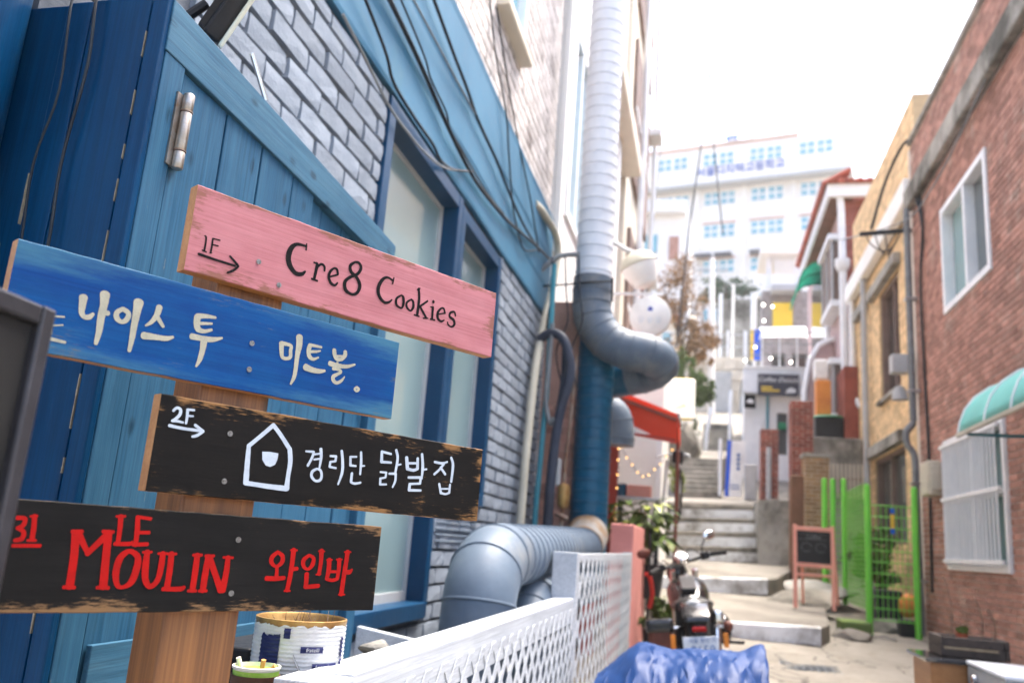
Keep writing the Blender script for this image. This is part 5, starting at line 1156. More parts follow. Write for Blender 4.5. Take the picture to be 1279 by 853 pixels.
bricks(ww, 'y', 11.6, -1, -1.27, -0.585, 0.9, 3.94, 0.2, 0.067, 0.008, 0.006, 'white_plaster', 0)
MB().box(-0.66, -0.585, 11.55, 11.59, 0.6, 3.3).build('corner_trim', 'white_paint', sf)
tb = thing('side_table', 'narrow metal side table under the awning', 'table', (-0.75, 10.2, 0.6))
MB().box(-1.0, -0.51, 9.95, 10.35, 1.985, 2.02).build('table_top', 'galvanised', tb, bevel=0.004)
for x in (-0.97, -0.54):
    for y in (9.98, 10.32): MB().box(x - 0.015, x + 0.015, y - 0.015, y + 0.015, 0.6, 1.985).build('leg', 'cable_black', tb)
tag(MB().box(-0.90, -0.62, 10.05, 10.30, 2.022, 2.16).build('pink_box', 'pink_frame', None, bevel=0.01), 'pink box on the metal side table', 'box')
tag(MB().lathe([(0, 0), (0.06, 0), (0.065, 0.12), (0.05, 0.15), (0, 0.15)], (-0.955, 10.15, 2.022), 14).build('blue_jar', 'duct_blue', None, smooth=True), 'blue jar beside the pink box on side table', 'jar')
rnl = random.Random(4)
bs = thing('string_light', 'warm string lights draped down the red post and along awning', 'string lights', (-0.9, 9.6, 2.4))
lpts = [(-0.99, 9.85, z) for z in (1.75, 1.9, 2.1, 2.25, 2.42, 2.55, 2.68)] + [(-0.97 + 0.065 * i, 10.0, 2.60 - 0.32 * math.sin(math.pi * i / 9) + rnl.uniform(-0.03, 0.03)) for i in range(10)]
MB().tube([Vector(p_) + Vector((0, 0.012, 0)) for p_ in lpts], 0.003, 5).build('wire', 'cable_black', bs)
for p_ in lpts: MB().ball(p_, 0.010, 8, 6).build('bulb', 'bulb_warm', bs, smooth=True)
tag(MB().tube([(-0.475, 10.0, 1.86), (-0.44, 10.0, 2.46)], 0.022, 10).build('white_tube', 'sign_white', None, smooth=True), 'white upright tube between the table and hanging bicycle', 'tube')
bc = thing('bicycle', 'bicycle hung on the shop corner below the awning prop', 'bicycle', (-0.36, 11.0, 1.9))
def wheel(c, r_, nm):
    m_ = MB(); pts = [Vector(c) + Vector((0.02 * math.cos(a) , r_ * 0.28 * math.cos(a), r_ * math.sin(a))) for a in [2 * math.pi * i / 28 for i in range(29)]]
    w_ = m_.tube(pts, 0.018, 6, cap=False).build(nm, 'rubber', bc, smooth=True)
    sp = MB()
    for i in range(0, 28, 3): sp.tube([c, pts[i]], 0.003, 4)
    sub('spokes', sp, 'galvanised', w_)
wheel((-0.32, 11.0, 2.15), 0.31, 'wheel'); wheel((-0.36, 11.75, 2.12), 0.31, 'wheel')
fr_ = MB(); fr_.tube([(-0.32, 11.0, 2.15), (-0.34, 11.15, 2.62), (-0.35, 11.55, 2.55), (-0.36, 11.5, 2.1), (-0.34, 11.15, 2.55)], 0.018, 8); fr_.tube([(-0.36, 11.5, 2.1), (-0.36, 11.75, 2.12), (-0.35, 11.55, 2.55)], 0.014, 8); fr_.build('frame', 'grey_plastic', bc, smooth=True)
MB().tube([(-0.62, 11.05, 2.60), (-0.42, 11.12, 2.66), (-0.24, 11.12, 2.66), (-0.20, 11.0, 2.62)], 0.016, 8).build('handlebar', 'grey_plastic', bc, smooth=True)
MB().ball((-0.35, 11.58, 2.62), 0.1, 10, 6, (0.6, 1.2, 0.35)).build('saddle', 'black_plastic', bc, smooth=True); MB().box(-0.42, -0.28, 10.85, 11.0, 2.52, 2.68).build('basket', 'black_plastic', bc, bevel=0.02)
wsg = thing('box_sign', 'white rounded box sign with amber edge beyond the awning', 'sign', (-0.4, 13.0, 3.4))
MB().box(-0.60, -0.185, 12.95, 13.05, 3.40, 4.02).build('face', 'light_box', wsg, bevel=0.05); MB().box(-0.585, -0.20, 12.965, 13.07, 3.385, 4.03).build('edge', 'sign_yellow', wsg, bevel=0.05)
MB().bar((-1.28, 13.0, 3.75), (-0.605, 13.0, 3.75), 0.03, 0.03).build('arm', 'grey_plastic', wsg)
text('lettering', 'cafe', 0.11, 'sign_yellow', wsg, frameM((-0.40, 12.948, 3.58), (1, 0, 0.25), (-0.2, 0, 1)), 0.001, shear=0.3)
# pink low wall and plants
tag(MB().box(-0.80, -0.60, 7.58, 9.4, 0.3, 1.645).build('pink_wall', 'pink_wall', None, bevel=0.012), 'pink painted low wall at far end of the lattice fence', 'wall')
rp = thing('rubber_plant', 'large leaved green plant above the pink low wall', 'plant', (-0.75, 9.9, 0.6))
MB().lathe([(0, 0), (0.16, 0), (0.2, 0.34), (0.18, 0.34), (0.17, 0.3), (0, 0.3)], (-0.60, 9.35, 0.95), 20).build('pot', 'black_plastic', rp, smooth=True)
lfm = [leafmesh('leaf', 'foliage_pot', 0.10, 0.21), leafmesh('leaf', 'foliage_pot', 0.12, 0.23, 0.4), leafmesh('leaf', 'foliage_yellow', 0.11, 0.22, 0.5)]
stm = MB(); rl = random.Random(12)
for i in range(26):
    b0 = Vector((-0.60, 9.35, 1.25)); tip = Vector((-0.60 + rl.uniform(-0.36, 0.34), 9.3 + rl.uniform(-0.35, 0.3), 1.52 + rl.uniform(0, 0.42)))
    mid = b0.lerp(tip, 0.5) + Vector((0, 0, 0.14)); path = catmull([b0, mid, tip], 4); stm.tube(path, 0.008, 5)
    for j in range(5):
        p_ = path[min(len(path) - 1, 4 + j)]; o = bpy.data.objects.new('leaf', rl.choice(lfm)); col.objects.link(o); o.parent = rp; o.matrix_parent_inverse = Matrix.Translation(-root_loc(rp))
        d = (tip - b0); az = math.atan2(-d.x, d.y) + rl.uniform(-1.3, 1.3); o.location = p_; o.rotation_euler = (rl.uniform(-0.7, 0.5), rl.uniform(-0.4, 0.4), az); s_ = rl.uniform(0.6, 1.05); o.scale = (s_,) * 3
stm.build('stem', 'foliage_dark', rp)
sp_ = thing('potted_shrub', 'small leafy shrub in dark pot beside the motorcycle', 'plant', (-0.42, 8.5, 0.45))
MB().lathe([(0, 0), (0.10, 0), (0.13, 0.26), (0.115, 0.26), (0.11, 0.22), (0, 0.22)], (-0.43, 8.5, 0.46), 18).build('pot', 'black_plastic', sp_, smooth=True)
crown('foliage', sp_, 'foliage_pot', (-0.43, 8.5, 0.86), (0.13, 0.13, 0.17), 900, 0.055, seed=5)
tag(MB().tube([(-0.50, 8.3, 0.45), (-0.50, 8.3, 1.62)], 0.012, 8).build('black_rod', 'cable_black', None), 'thin black rod beside the pink wall', 'rod')
rib = MB().tube(catmull([(-0.53, 8.28, 1.22), (-0.49, 8.26, 1.20), (-0.46, 8.28, 1.05), (-0.48, 8.26, 0.92)], 5), 0.02, 6)
tag(rib.build('red_ribbon', 'red_flower', None), 'red ribbon tied to the black rod', 'ribbon')

# ================================================================== MOTORCYCLE
mc = thing('motorcycle', 'black motorcycle parked on the alley steps seen from behind', 'motorcycle', (-0.005, 7.40, 0.31), rot=(R(-4.0), R(-7), R(4))); mc.scale = (1.12, 1.12, 1.12)
def loc(mb, name, mat, par=None, **k): return mb.build(name, mat, par or mc, local=True, **k)
def mwheel(y, r_, w, nm):
    XM = Matrix.Rotation(R(90), 3, 'Y'); pr = [(r_ - 0.11, -w * 0.36), (r_ - 0.05, -w * 0.5), (r_ - 0.015, -w * 0.38), (r_, 0), (r_ - 0.015, w * 0.38), (r_ - 0.05, w * 0.5), (r_ - 0.11, w * 0.36), (r_ - 0.11, -w * 0.36)]
    t_ = MB(); prr = pr; n_ = 30
    t_.lathe(prr[:-1] + [prr[0]], (0, y, r_), n_, XM); t_.f = [f_ for f_ in t_.f if len(f_) == 4]
    o = loc(t_, nm, 'rubber', smooth=True)
    rm = MB(); rm.lathe([(r_ - 0.108, -w * 0.33), (r_ - 0.13, -w * 0.2), (r_ - 0.13, w * 0.2), (r_ - 0.108, w * 0.33)], (0, y, r_), n_, XM); rm.f = [f_ for f_ in rm.f if len(f_) == 4]
    rm.lathe([(0, -0.06), (0.05, -0.06), (0.05, 0.06), (0, 0.06)], (0, y, r_), 14, XM)
    for i in range(10): a = 2 * math.pi * i / 10; rm.bar((0, y + 0.04 * math.cos(a), r_ + 0.04 * math.sin(a)), (0, y + (r_ - 0.125) * math.cos(a), r_ + (r_ - 0.125) * math.sin(a)), 0.02, 0.014)
    q = rm.build('rim', 'black_gloss', None, smooth=True); q.parent = o
mwheel(-0.45, 0.31, 0.15, 'wheel'); mwheel(1.03, 0.32, 0.13, 'wheel')
fr_ = MB(); fr_.tube([(0, -0.45, 0.31), (0.0, -0.1, 0.42), (0, 0.1, 0.36), (0, 0.45, 0.34), (0, 0.66, 0.62), (0, 0.70, 0.80)], 0.028, 10)
for sx in (-1, 1): fr_.tube([(sx * 0.10, -0.45, 0.31), (sx * 0.10, -0.05, 0.36), (sx * 0.06, 0.1, 0.4)], 0.022, 8); fr_.tube([(sx * 0.10, -0.42, 0.34), (sx * 0.105, -0.30, 0.66)], 0.026, 10); fr_.tube([(sx * 0.09, -0.55, 0.60), (sx * 0.09, -0.2, 0.66), (sx * 0.05, 0.3, 0.72)], 0.018, 8)
loc(fr_, 'frame', 'black_plastic', smooth=True)
en = MB().box(-0.13, 0.13, 0.05, 0.45, 0.22, 0.50); en.box(-0.16, 0.16, 0.12, 0.36, 0.26, 0.40)
for i in range(5): en.box(-0.11, 0.11, 0.20, 0.46, 0.505 + 0.03 * i, 0.52 + 0.03 * i)
loc(en, 'engine', 'black_plastic', bevel=0.01)
ex = MB().tube(catmull([(0.10, 0.45, 0.48), (0.16, 0.50, 0.30), (0.17, 0.2, 0.22), (0.18, -0.2, 0.25), (0.19, -0.62, 0.30)], 5), [0.022] * 13 + [0.04] * 8, 12); loc(ex, 'exhaust', 'black_gloss', smooth=True)
def ell(name, c, r_, mat, sc, n=20, m_=12, par=None): return loc(MB().ball(c, r_, n, m_, sc), name, mat, par, smooth=True)
tk = MB(); secs = [(0.02, 0.62, 0.085, 0.07), (0.10, 0.66, 0.125, 0.10), (0.22, 0.70, 0.155, 0.125), (0.38, 0.735, 0.16, 0.13), (0.52, 0.75, 0.14, 0.115), (0.62, 0.755, 0.09, 0.085)]
n_ = 20
for y, z, a, b in secs:
    for j in range(n_): t_ = 2 * math.pi * j / n_; tk.v.append((a * math.copysign(abs(math.cos(t_)) ** 0.8, math.cos(t_)), y, z + b * math.copysign(abs(math.sin(t_)) ** 0.85, math.sin(t_))))
tk.f = [(i * n_ + j, i * n_ + (j + 1) % n_, (i + 1) * n_ + (j + 1) % n_, (i + 1) * n_ + j) for i in range(len(secs) - 1) for j in range(n_)] + [tuple(range(n_)), tuple((len(secs) - 1) * n_ + j for j in range(n_ - 1, -1, -1))]
tank = loc(tk, 'fuel_tank', 'black_gloss', smooth=True)
loc(MB().lathe([(0, 0), (0.035, 0), (0.035, 0.012), (0.02, 0.018), (0, 0.018)], (0, 0.40, 0.862), 18), 'filler_cap', 'chrome', tank, smooth=True)
loc(MB().add([(-0.055, 0.06, 0.768), (0.055, 0.06, 0.768), (0.06, 0.33, 0.872), (-0.06, 0.33, 0.872), (-0.055, 0.06, 0.74), (0.055, 0.06, 0.74), (0.06, 0.33, 0.85), (-0.06, 0.33, 0.85)], [(0, 1, 2, 3), (4, 7, 6, 5), (0, 4, 5, 1), (1, 5, 6, 2), (2, 6, 7, 3), (3, 7, 4, 0)]), 'tank_pad', 'seat_vinyl', tank, bevel=0.006)
st_ = MB(); secs = [(-0.42, 0.60, 0.07, 0.03), (-0.36, 0.64, 0.13, 0.05), (-0.22, 0.645, 0.15, 0.055), (-0.08, 0.63, 0.12, 0.045), (0.05, 0.66, 0.075, 0.045)]
for y, z, a, b in secs:
    for j in range(n_): t_ = 2 * math.pi * j / n_; st_.v.append((a * math.cos(t_), y, z + b * math.sin(t_) * (1.0 if math.sin(t_) > 0 else 0.6)))
st_.f = [(i * n_ + j, i * n_ + (j + 1) % n_, (i + 1) * n_ + (j + 1) % n_, (i + 1) * n_ + j) for i in range(len(secs) - 1) for j in range(n_)] + [tuple(range(n_)), tuple((len(secs) - 1) * n_ + j for j in range(n_ - 1, -1, -1))]
loc(st_, 'seat', 'seat_vinyl', smooth=True)
ff = MB(); 
for i in range(13):
    a = R(40 + 95 * i / 12)
    for j in range(7): w = -0.095 + 0.19 * j / 6; rr = 0.355 - 0.35 * w * w; ff.v.append((w, -0.45 - rr * math.cos(a), 0.31 + rr * math.sin(a)))
ff.f = [(i * 7 + j, i * 7 + j + 1, (i + 1) * 7 + j + 1, (i + 1) * 7 + j) for i in range(12) for j in range(6)]
fo = loc(ff, 'rear_fender', 'black_gloss', smooth=True); fo.modifiers.new('thick', 'SOLIDIFY').thickness = 0.006
f2 = MB()
for i in range(9):
    a = R(20 + 110 * i / 8)
    for j in range(5): w = -0.075 + 0.15 * j / 4; rr = 0.35 - 0.5 * w * w; f2.v.append((w, 1.03 + rr * math.cos(a), 0.32 + rr * math.sin(a)))
f2.f = [(i * 5 + j, i * 5 + j + 1, (i + 1) * 5 + j + 1, (i + 1) * 5 + j) for i in range(8) for j in range(4)]
loc(f2, 'front_fender', 'black_gloss', smooth=True).modifiers.new('thick', 'SOLIDIFY').thickness = 0.005
loc(MB().lathe([(0, 0), (0.055, 0.0), (0.058, 0.03), (0.04, 0.05), (0, 0.055)], (-0.01, -0.50, 0.625), 20, Matrix.Rotation(R(90), 3, 'X')), 'round_lamp', 'grey_plastic', smooth=True)
loc(MB().box(-0.045, 0.045, -0.765, -0.735, 0.475, 0.505), 'tail_light', 'red_lens', bevel=0.006)
pl_ = loc(MB().box(-0.112, 0.112, -0.765, -0.758, 0.315, 0.445), 'number_plate', 'plate_white', bevel=0.004)
pb_ = MB().bar((0, -0.74, 0.52), (0, -0.745, 0.40), 0.04, 0.02); loc(pb_, 'plate_bracket', 'black_plastic')
def ptext(body, z, size):
    t_ = text('plate_lettering', body, size, 'plate_blue', None, frameM((0.012, -0.7672, z), (1, 0, 0), (0, 0, 1)), 0.0006); t_.parent = pl_
ptext('서울 용산 가', 0.420, 0.034); ptext('8659', 0.360, 0.080)
for sx in (-1, 1):
    loc(MB().tube([(sx * 0.09, -0.60, 0.50), (sx * 0.175, -0.62, 0.50)], 0.010, 8), 'indicator_stalk', 'chrome', smooth=True)
    loc(MB().ball((sx * 0.195, -0.62, 0.50), 0.036, 14, 10, (0.9, 1, 1)), 'indicator', 'leather', smooth=True)
    loc(MB().box(sx * 0.17 - 0.016, sx * 0.17 + 0.016, -0.66, -0.64, 0.37, 0.46), 'reflector', 'orange_lens', bevel=0.004)
    loc(MB().tube([(sx * 0.105, 0.98, 0.32), (sx * 0.10, 0.86, 0.60), (sx * 0.09, 0.70, 0.93)], 0.025, 10), 'fork', 'chrome', smooth=True)
loc(MB().ball((0.21, -0.15, 0.47), 0.11, 14, 8, (0.45, 1.0, 1.0)), 'air_box', 'black_gloss', smooth=True)
loc(MB().box(0.12, 0.19, -0.44, -0.30, 0.52, 0.60), 'chrome_cover', 'chrome', bevel=0.02)
loc(MB().tube([(0.13, -0.36, 0.34), (0.15, -0.30, 0.60)], [0.032, 0.032], 12), 'shock', 'chrome', smooth=True)
loc(MB().tube([(0.14, -0.25, 0.40), (0.30, -0.27, 0.385), (0.31, -0.33, 0.385)], 0.012, 8), 'footpeg', 'black_plastic', smooth=True)
sbg = loc(MB().box(-0.33, -0.17, -0.66, -0.22, 0.30, 0.54), 'saddlebag', 'leather', bevel=0.03)
q = MB().box(-0.345, -0.155, -0.672, -0.21, 0.47, 0.565).build('flap', 'black_gloss', None, bevel=0.03); q.parent = sbg
# steering group, turned a little to the left
SM = Matrix.Translation((-0.01, 0.69, 0.93)) @ Euler((0, R(-13), R(20))).to_matrix().to_4x4()
def sg_(mb): mb.v = [tuple(SM @ Vector(v_)) for v_ in mb.v]; return mb
hb_ = loc(sg_(MB().tube(catmull([(-0.34, -0.17, 0.045), (-0.24, -0.10, 0.06), (-0.10, 0.0, 0.05), (0.10, 0.0, 0.05), (0.24, -0.10, 0.06), (0.34, -0.17, 0.045)], 5), 0.0125, 10)), 'handlebar', 'black_plastic', smooth=True)
for sx in (-1, 1):
    loc(sg_(MB().tube([(sx * 0.345, -0.175, 0.0445), (sx * 0.24, -0.098, 0.06)], 0.0185, 12)), 'grip', 'rubber', hb_, smooth=True)
    loc(sg_(MB().box(sx * 0.20 - 0.03, sx * 0.20 + 0.03, -0.10, -0.04, 0.03, 0.09)), 'switch_box', 'black_plastic', hb_, bevel=0.01)
    loc(sg_(MB().tube([(sx * 0.20, -0.03, 0.06), (sx * 0.33, -0.09, 0.045)], 0.006, 6)), 'lever', 'black_plastic', hb_, smooth=True)
    loc(sg_(MB().tube([(sx * 0.19, -0.05, 0.07), (sx * 0.205, -0.05, 0.14), (sx * 0.26, -0.05, 0.19)], 0.006, 6)), 'mirror_stalk', 'black_plastic', hb_, smooth=True)
    mr = loc(sg_(MB().ball((sx * 0.30, -0.045, 0.205), 0.052, 16, 10, (1.15, 0.3, 0.75))), 'mirror', 'black_gloss', hb_, smooth=True) if False else loc(sg_(MB().ball((sx * 0.30, -0.045, 0.205), 0.052, 16, 10, (1.15, 0.3, 0.75))), 'mirror', 'chrome' if sx > 0 else 'leather', smooth=True)
loc(sg_(MB().lathe([(0, 0.0), (0.05, 0.0), (0.058, 0.02), (0.055, 0.05), (0.04, 0.058), (0, 0.058)], (0, -0.03, 0.07), 22, Matrix.Rotation(R(35), 3, 'X'))), 'gauge', 'chrome', smooth=True)
loc(sg_(MB().lathe([(0, 0.0), (0.04, 0.0), (0.042, 0.004), (0, 0.004)], (0, -0.065, 0.118), 20, Matrix.Rotation(R(35), 3, 'X'))), 'gauge_face', 'sign_white', smooth=True)
loc(sg_(MB().ball((0, 0.13, -0.02), 0.09, 16, 10, (1, 0.9, 1))), 'headlight', 'black_gloss', smooth=True)
cb_ = MB()
for i in range(4): x = -0.12 + 0.08 * i; cb_.tube(catmull([(x * 1.6, -0.06, 0.06), (x, 0.04, 0.11 + 0.01 * i), (x * 0.3, 0.06, -0.02)], 5), 0.005, 6)
loc(sg_(cb_), 'control_cables', 'cable_black', smooth=True)
loc(MB().tube([(-0.12, 0.05, 0.30), (-0.20, -0.02, 0.02)], 0.012, 8), 'side_stand', 'black_plastic', smooth=True)

# ================================================================== BLUE TARP over a parked load
tp = MB(); nu, nv = 54, 30; rt_ = random.Random(8)
from mathutils import noise as mnoise
def tarp(u, v_):
    # u along the alley's width, v over the hump from near to far
    x = -0.45 + 0.76 * u; nz = lambda a, b, c: mnoise.noise(Vector((a, b, c)))
    top = 0.895 + 0.125 * min(1, u / 0.22) + 0.03 * u + 0.04 * math.exp(-((u - 0.93) / 0.10) ** 2)
    s_ = max(0.0, math.sin(math.pi * v_)); zz = top * s_ ** 0.34
    y = 3.45 + 1.15 * v_ + 0.05 * math.sin(u * 7)
    vr = lambda a, b, c: mnoise.voronoi(Vector((a, b, c)))[0][0]
    fold = 0.045 * vr(u * 4.5 + v_ * 1.5, v_ * 1.2, 1) - 0.02 + 0.012 * nz(u * 9, v_ * 4, 2) + rt_.uniform(-0.006, 0.006)
    e = max(0.0, (u - 0.94) / 0.06)
    zz = zz * (1 - 0.20 * e ** 2); x += -0.07 * e * (1 - v_) + rt_.uniform(-0.004, 0.004) + fold * 0.3
    return (x, y - fold * (1 - v_) * 1.3 + rt_.uniform(-0.003, 0.003), max(0.14, zz + fold * 0.7))
for i in range(nu + 1):
    for j in range(nv + 1): tp.v.append(tarp(i / nu, j / nv))
for i in range(nu):
    for j in range(nv):
        q0, q1, q2, q3 = i * (nv + 1) + j, (i + 1) * (nv + 1) + j, (i + 1) * (nv + 1) + j + 1, i * (nv + 1) + j + 1
        tp.f += [(q0, q1, q2), (q0, q2, q3)] if rt_.random() < 0.5 else [(q0, q1, q3), (q1, q2, q3)]
for edge in (0, nu):
    b_ = [edge * (nv + 1) + j for j in range(nv + 1)]; k0 = len(tp.v)
    for q_ in b_: v_ = tp.v[q_]; tp.v.append((v_[0] + (0.06 if edge else -0.06), v_[1], 0.12))
    tp.f += [(b_[j], b_[j + 1], k0 + j + 1, k0 + j) for j in range(nv)]
tag(tp.build('tarpaulin', 'tarp_blue', None, smooth=True), 'shiny blue tarpaulin draped over a load in the alley', 'tarpaulin')

# ================================================================== RIGHT SIDE: BROWN BRICK BUILDING
BX = 2.6
br = thing('brown_brick_building', 'brown brick building with white framed windows on the right', 'building', (4.0, 8.5, 0))
bh = [(8.30, 10.22, 1.50, 2.82), (8.40, 10.0, 4.27, 5.48)]
panel(MB(), 'x', BX, BX + 0.3, 4.0, 11.40, -0.2, 7.0, bh).build('wall', 'mortar_brown', br)
MB().box(BX + 0.31, 7.0, 4.0, 11.40, -0.2, 7.0).build('inner_core', 'mortar_brown', br)
bricks(br, 'x', BX, -1, 4.62, 11.40, 0.0, 6.04, 0.19, 0.0625, 0.010, 0.009, 'brick_brown', 290, bh, 0.12, lambda x, y: 1140 < x < 1300 and y > 380)
bricks(br, 'x', BX, -1, 4.62, 11.40, 6.34, 6.98, 0.19, 0.0625, 0.010, 0.009, 'brick_brown', 0)
panel(MB(), 'y', 11.402, 11.6, 2.61, 6.9, -0.2, 7.0).build('end_wall', 'mortar_brown', br)
MB().box(BX - 0.11, BX - 0.012, 4.0, 11.42, 6.05, 6.33).build('band_course', 'concrete_grey', br, bevel=0.02)
MB().box(BX - 0.05, BX + 0.3, 4.0, 11.42, 7.0, 7.08).build('coping', 'concrete_grey', br, bevel=0.02)
w = window(br, 'x', BX - 0.03, -1, 8.38, 10.02, 4.25, 5.50, 'white_paint', 'window_glass', 0.075, 0.16, (9.14,), name='window')
sub('curtain', MB().box(BX + 0.085, BX + 0.10, 9.2, 9.93, 4.33, 5.42), 'green_glass', w)
w = window(br, 'x', BX - 0.04, -1, 8.27, 10.25, 1.47, 2.85, 'white_paint', 'teal_glass', 0.07, 0.16, (9.26,), (2.185,), name='window')
for i in range(17):
    y = 8.40 + 0.108 * i; sub('security_bar', MB().tube([(BX - 0.075, y, 1.52), (BX - 0.075, y, 2.80)], 0.0125, 6), 'white_paint', w)
for z in (1.56, 2.20, 2.77): sub('security_rail', MB().box(BX - 0.09, BX - 0.06, 8.30, 10.22, z - 0.018, z + 0.018), 'white_paint', w)
ta = thing('window_awning', 'teal curved plastic awning over the lower brown wall window', 'awning', (2.55, 7.0, 2.6))
def qa(y): return [(2.06, y, 2.57), (2.075, y, 2.66), (2.12, y, 2.78), (2.20, y, 2.89), (2.32, y, 2.98), (2.46, y, 3.03), (2.585, y, 3.05)]
m_ = MB(); ysw = [5.4, 5.9, 6.4, 6.9, 7.3, 7.74]
for y in ysw: m_.v += qa(y)
m_.f = [(i * 7 + j, i * 7 + j + 1, (i + 1) * 7 + j + 1, (i + 1) * 7 + j) for i in range(5) for j in range(6)] + [tuple(range(35, 42))]
m_.build('shell', 'teal_awning', ta, smooth=True).modifiers.new('thick', 'SOLIDIFY').thickness = 0.006
for y in (6.45, 7.05, 7.742): MB().tube([Vector(q) + Vector((0, 0, 0.006)) for q in qa(y)], 0.011, 6).build('rib', 'white_paint', ta, smooth=True)
MB().bar((2.055, 5.4, 2.565), (2.055, 7.75, 2.565), 0.03, 0.03).build('front_rail', 'beige_plastic', ta); MB().tube([(2.09, 7.6, 2.56), (2.59, 7.6, 2.56)], 0.014, 8).build('bracket_rod', 'teal_plastic', ta)
mx = thing('meter_box', 'beige electricity meter box on the brown wall corner', 'meter box', (2.5, 10.7, 2.2))
MB().box(2.44, 2.588, 10.42, 10.80, 2.27, 2.66).build('case', 'beige_plastic', mx, bevel=0.025); MB().box(2.46, 2.58, 10.385, 10.418, 2.33, 2.60).build('cover', 'beige_plastic', mx, bevel=0.012)
dp = thing('downpipe', 'grey drainpipe with a kink running down the brown building corner', 'pipe', (2.5, 11.3, 0.7))
MB().tube(catmull([(2.50, 11.3, 6.05), (2.50, 11.3, 5.0), (2.50, 11.3, 3.4), (2.50, 11.3, 3.22), (2.42, 11.3, 3.10), (2.42, 11.3, 2.95), (2.50, 11.3, 2.80), (2.505, 11.3, 2.4), (2.51, 11.3, 1.6), (2.515, 11.3, 0.68)], 5), 0.042, 12).build('pipe', 'cable_grey', dp, smooth=True)
for z in (1.3, 2.45, 3.6, 4.8): MB().box(2.45, 2.60, 11.24, 11.36, z, z + 0.03).build('pipe_clip', 'galvanised', dp)
for i, lab in enumerate(('black cable looping down the brown wall corner beside grey drainpipe', 'dark cable hugging the brown corner right of the drainpipe')):
    cable('cable', [(2.50 + 0.05 * i, 11.0 - 0.1 * i, 6.3), (2.56, 10.75, 5.6), (2.56, 10.95, 4.9), (2.57, 10.95, 3.6), (2.57, 10.9, 2.8), (2.575, 11.0, 1.2)], 0.017, 'cable_black', lab, 'cables at the brown corner')
cable('cable', [(2.58, 7.2, 6.35), (2.5, 8.6, 5.9), (2.48, 10.0, 5.75), (2.4, 11.2, 5.82), (2.0, 14.0, 6.6)], 0.010, 'cable_grey', 'thin wire crossing the brown wall under the concrete band')
tag(MB().bar((1.95, 11.5, 5.78), (2.6, 11.5, 5.83), 0.05, 0.05).build('cable_bracket', 'cable_black', None), 'black cable bracket arm at top of the drainpipe', 'bracket')
for i in range(3): cable('cable', [(2.02 + 0.12 * i, 11.5, 5.80), (2.1 + 0.1 * i, 11.45, 5.6 - 0.06 * i), (2.3, 11.4, 5.52 - 0.03 * i), (2.5, 11.3, 5.9)], 0.009, 'cable_black', ('black wire loop under the cable bracket, outermost', 'black wire loop under the cable bracket, middle', 'black wire loop under the cable bracket, innermost')[i], 'loops under the bracket')
cable('cable', [(2.1, 11.5, 5.85), (2.28, 11.45, 6.5), (2.5, 11.35, 7.0), (2.7, 11.3, 7.1)], 0.02, 'cable_black', 'thick black cable rising above the cable bracket')
tag(MB().box(2.30, 2.50, 11.42, 11.62, 3.88, 4.12).build('junction_box', 'grey_plastic', None, bevel=0.01), 'grey junction box on yellow wall beside the drainpipe', 'box')
tag(MB().lathe([(0, 0), (0.10, 0), (0.09, 0.10), (0.05, 0.17), (0, 0.19)], (2.42, 11.6, 3.55), 16).build('alarm_bell', 'grey_plastic', None, smooth=True), 'small grey dome lamp below the junction box', 'lamp')

# ================================================================== YELLOW BRICK BUILDING
YX = 2.7
yb = thing('yellow_brick_building', 'yellow brick building with grey lintels and pale cornice', 'building', (4.2, 14, 0.6))
yh = [(12.83, 14.22, 3.98, 5.74), (12.70, 14.9, 1.75, 3.14), (15.32, 16.0, 5.15, 5.78)]
panel(MB(), 'x', YX, YX + 0.25, 11.62, 16.6, 0.3, 7.9, yh).build('wall', 'mortar_yellow', yb)
MB().box(YX + 0.26, 7, 11.62, 16.6, 0.3, 7.9).build('inner_core', 'mortar_yellow', yb)
bricks(yb, 'x', YX, -1, 11.62, 16.6, 0.7, 6.28, 0.2, 0.067, 0.009, 0.008, 'brick_yellow', 0, yh)
bricks(yb, 'x', YX, -1, 11.62, 16.6, 6.66, 7.88, 0.2, 0.067, 0.009, 0.008, 'brick_yellow', 0)
MB().box(YX - 0.16, YX - 0.011, 11.62, 16.7, 6.29, 6.64).build('cornice', 'white_plaster', yb, bevel=0.03)
window(yb, 'x', YX + 0.02, -1, 12.85, 14.2, 4.0, 5.72, 'shutter_brown', 'dark_glass', 0.05, 0.1, (13.3,))
window(yb, 'x', YX + 0.02, -1, 12.72, 14.88, 1.77, 3.12, 'shutter_brown', 'window_glass', 0.05, 0.1, (13.8,))
window(yb, 'x', YX + 0.02, -1, 15.34, 15.98, 5.17, 5.76, 'shutter_brown', 'dark_glass', 0.05, 0.1)
for a, b, z in ((12.6, 14.75, 5.75), (12.55, 15.2, 3.15), (15.2, 16.2, 5.79)): MB().box(YX - 0.12, YX - 0.011, a, b, z, z + 0.17).build('lintel', 'concrete_grey', yb, bevel=0.01)
MB().box(YX - 0.08, YX + 0.1, 12.8, 14.3, 3.92, 3.975).build('sill', 'concrete_grey', yb)
MB().box(YX - 0.05, YX - 0.012, 11.64, 11.9, 0.7, 6.28).build('corner_pier', 'brick_yellow', yb)
tag(MB().tube([(YX - 0.1, 15.07, 1.4), (YX - 0.1, 15.07, 6.35)], 0.05, 10).build('downpipe', 'grey_plastic', None, smooth=True), 'pale grey drainpipe on the yellow brick wall', 'pipe')
tag(MB().tube(catmull([(2.62, 16.4, 6.3), (2.62, 16.4, 5.2), (2.62, 16.4, 4.6), (2.70, 16.3, 4.3), (2.78, 16.1, 4.2)], 5), 0.06, 10).build('downpipe', 'white_paint', None, smooth=True), 'white drainpipe with dark elbow at far end of yellow wall', 'pipe')

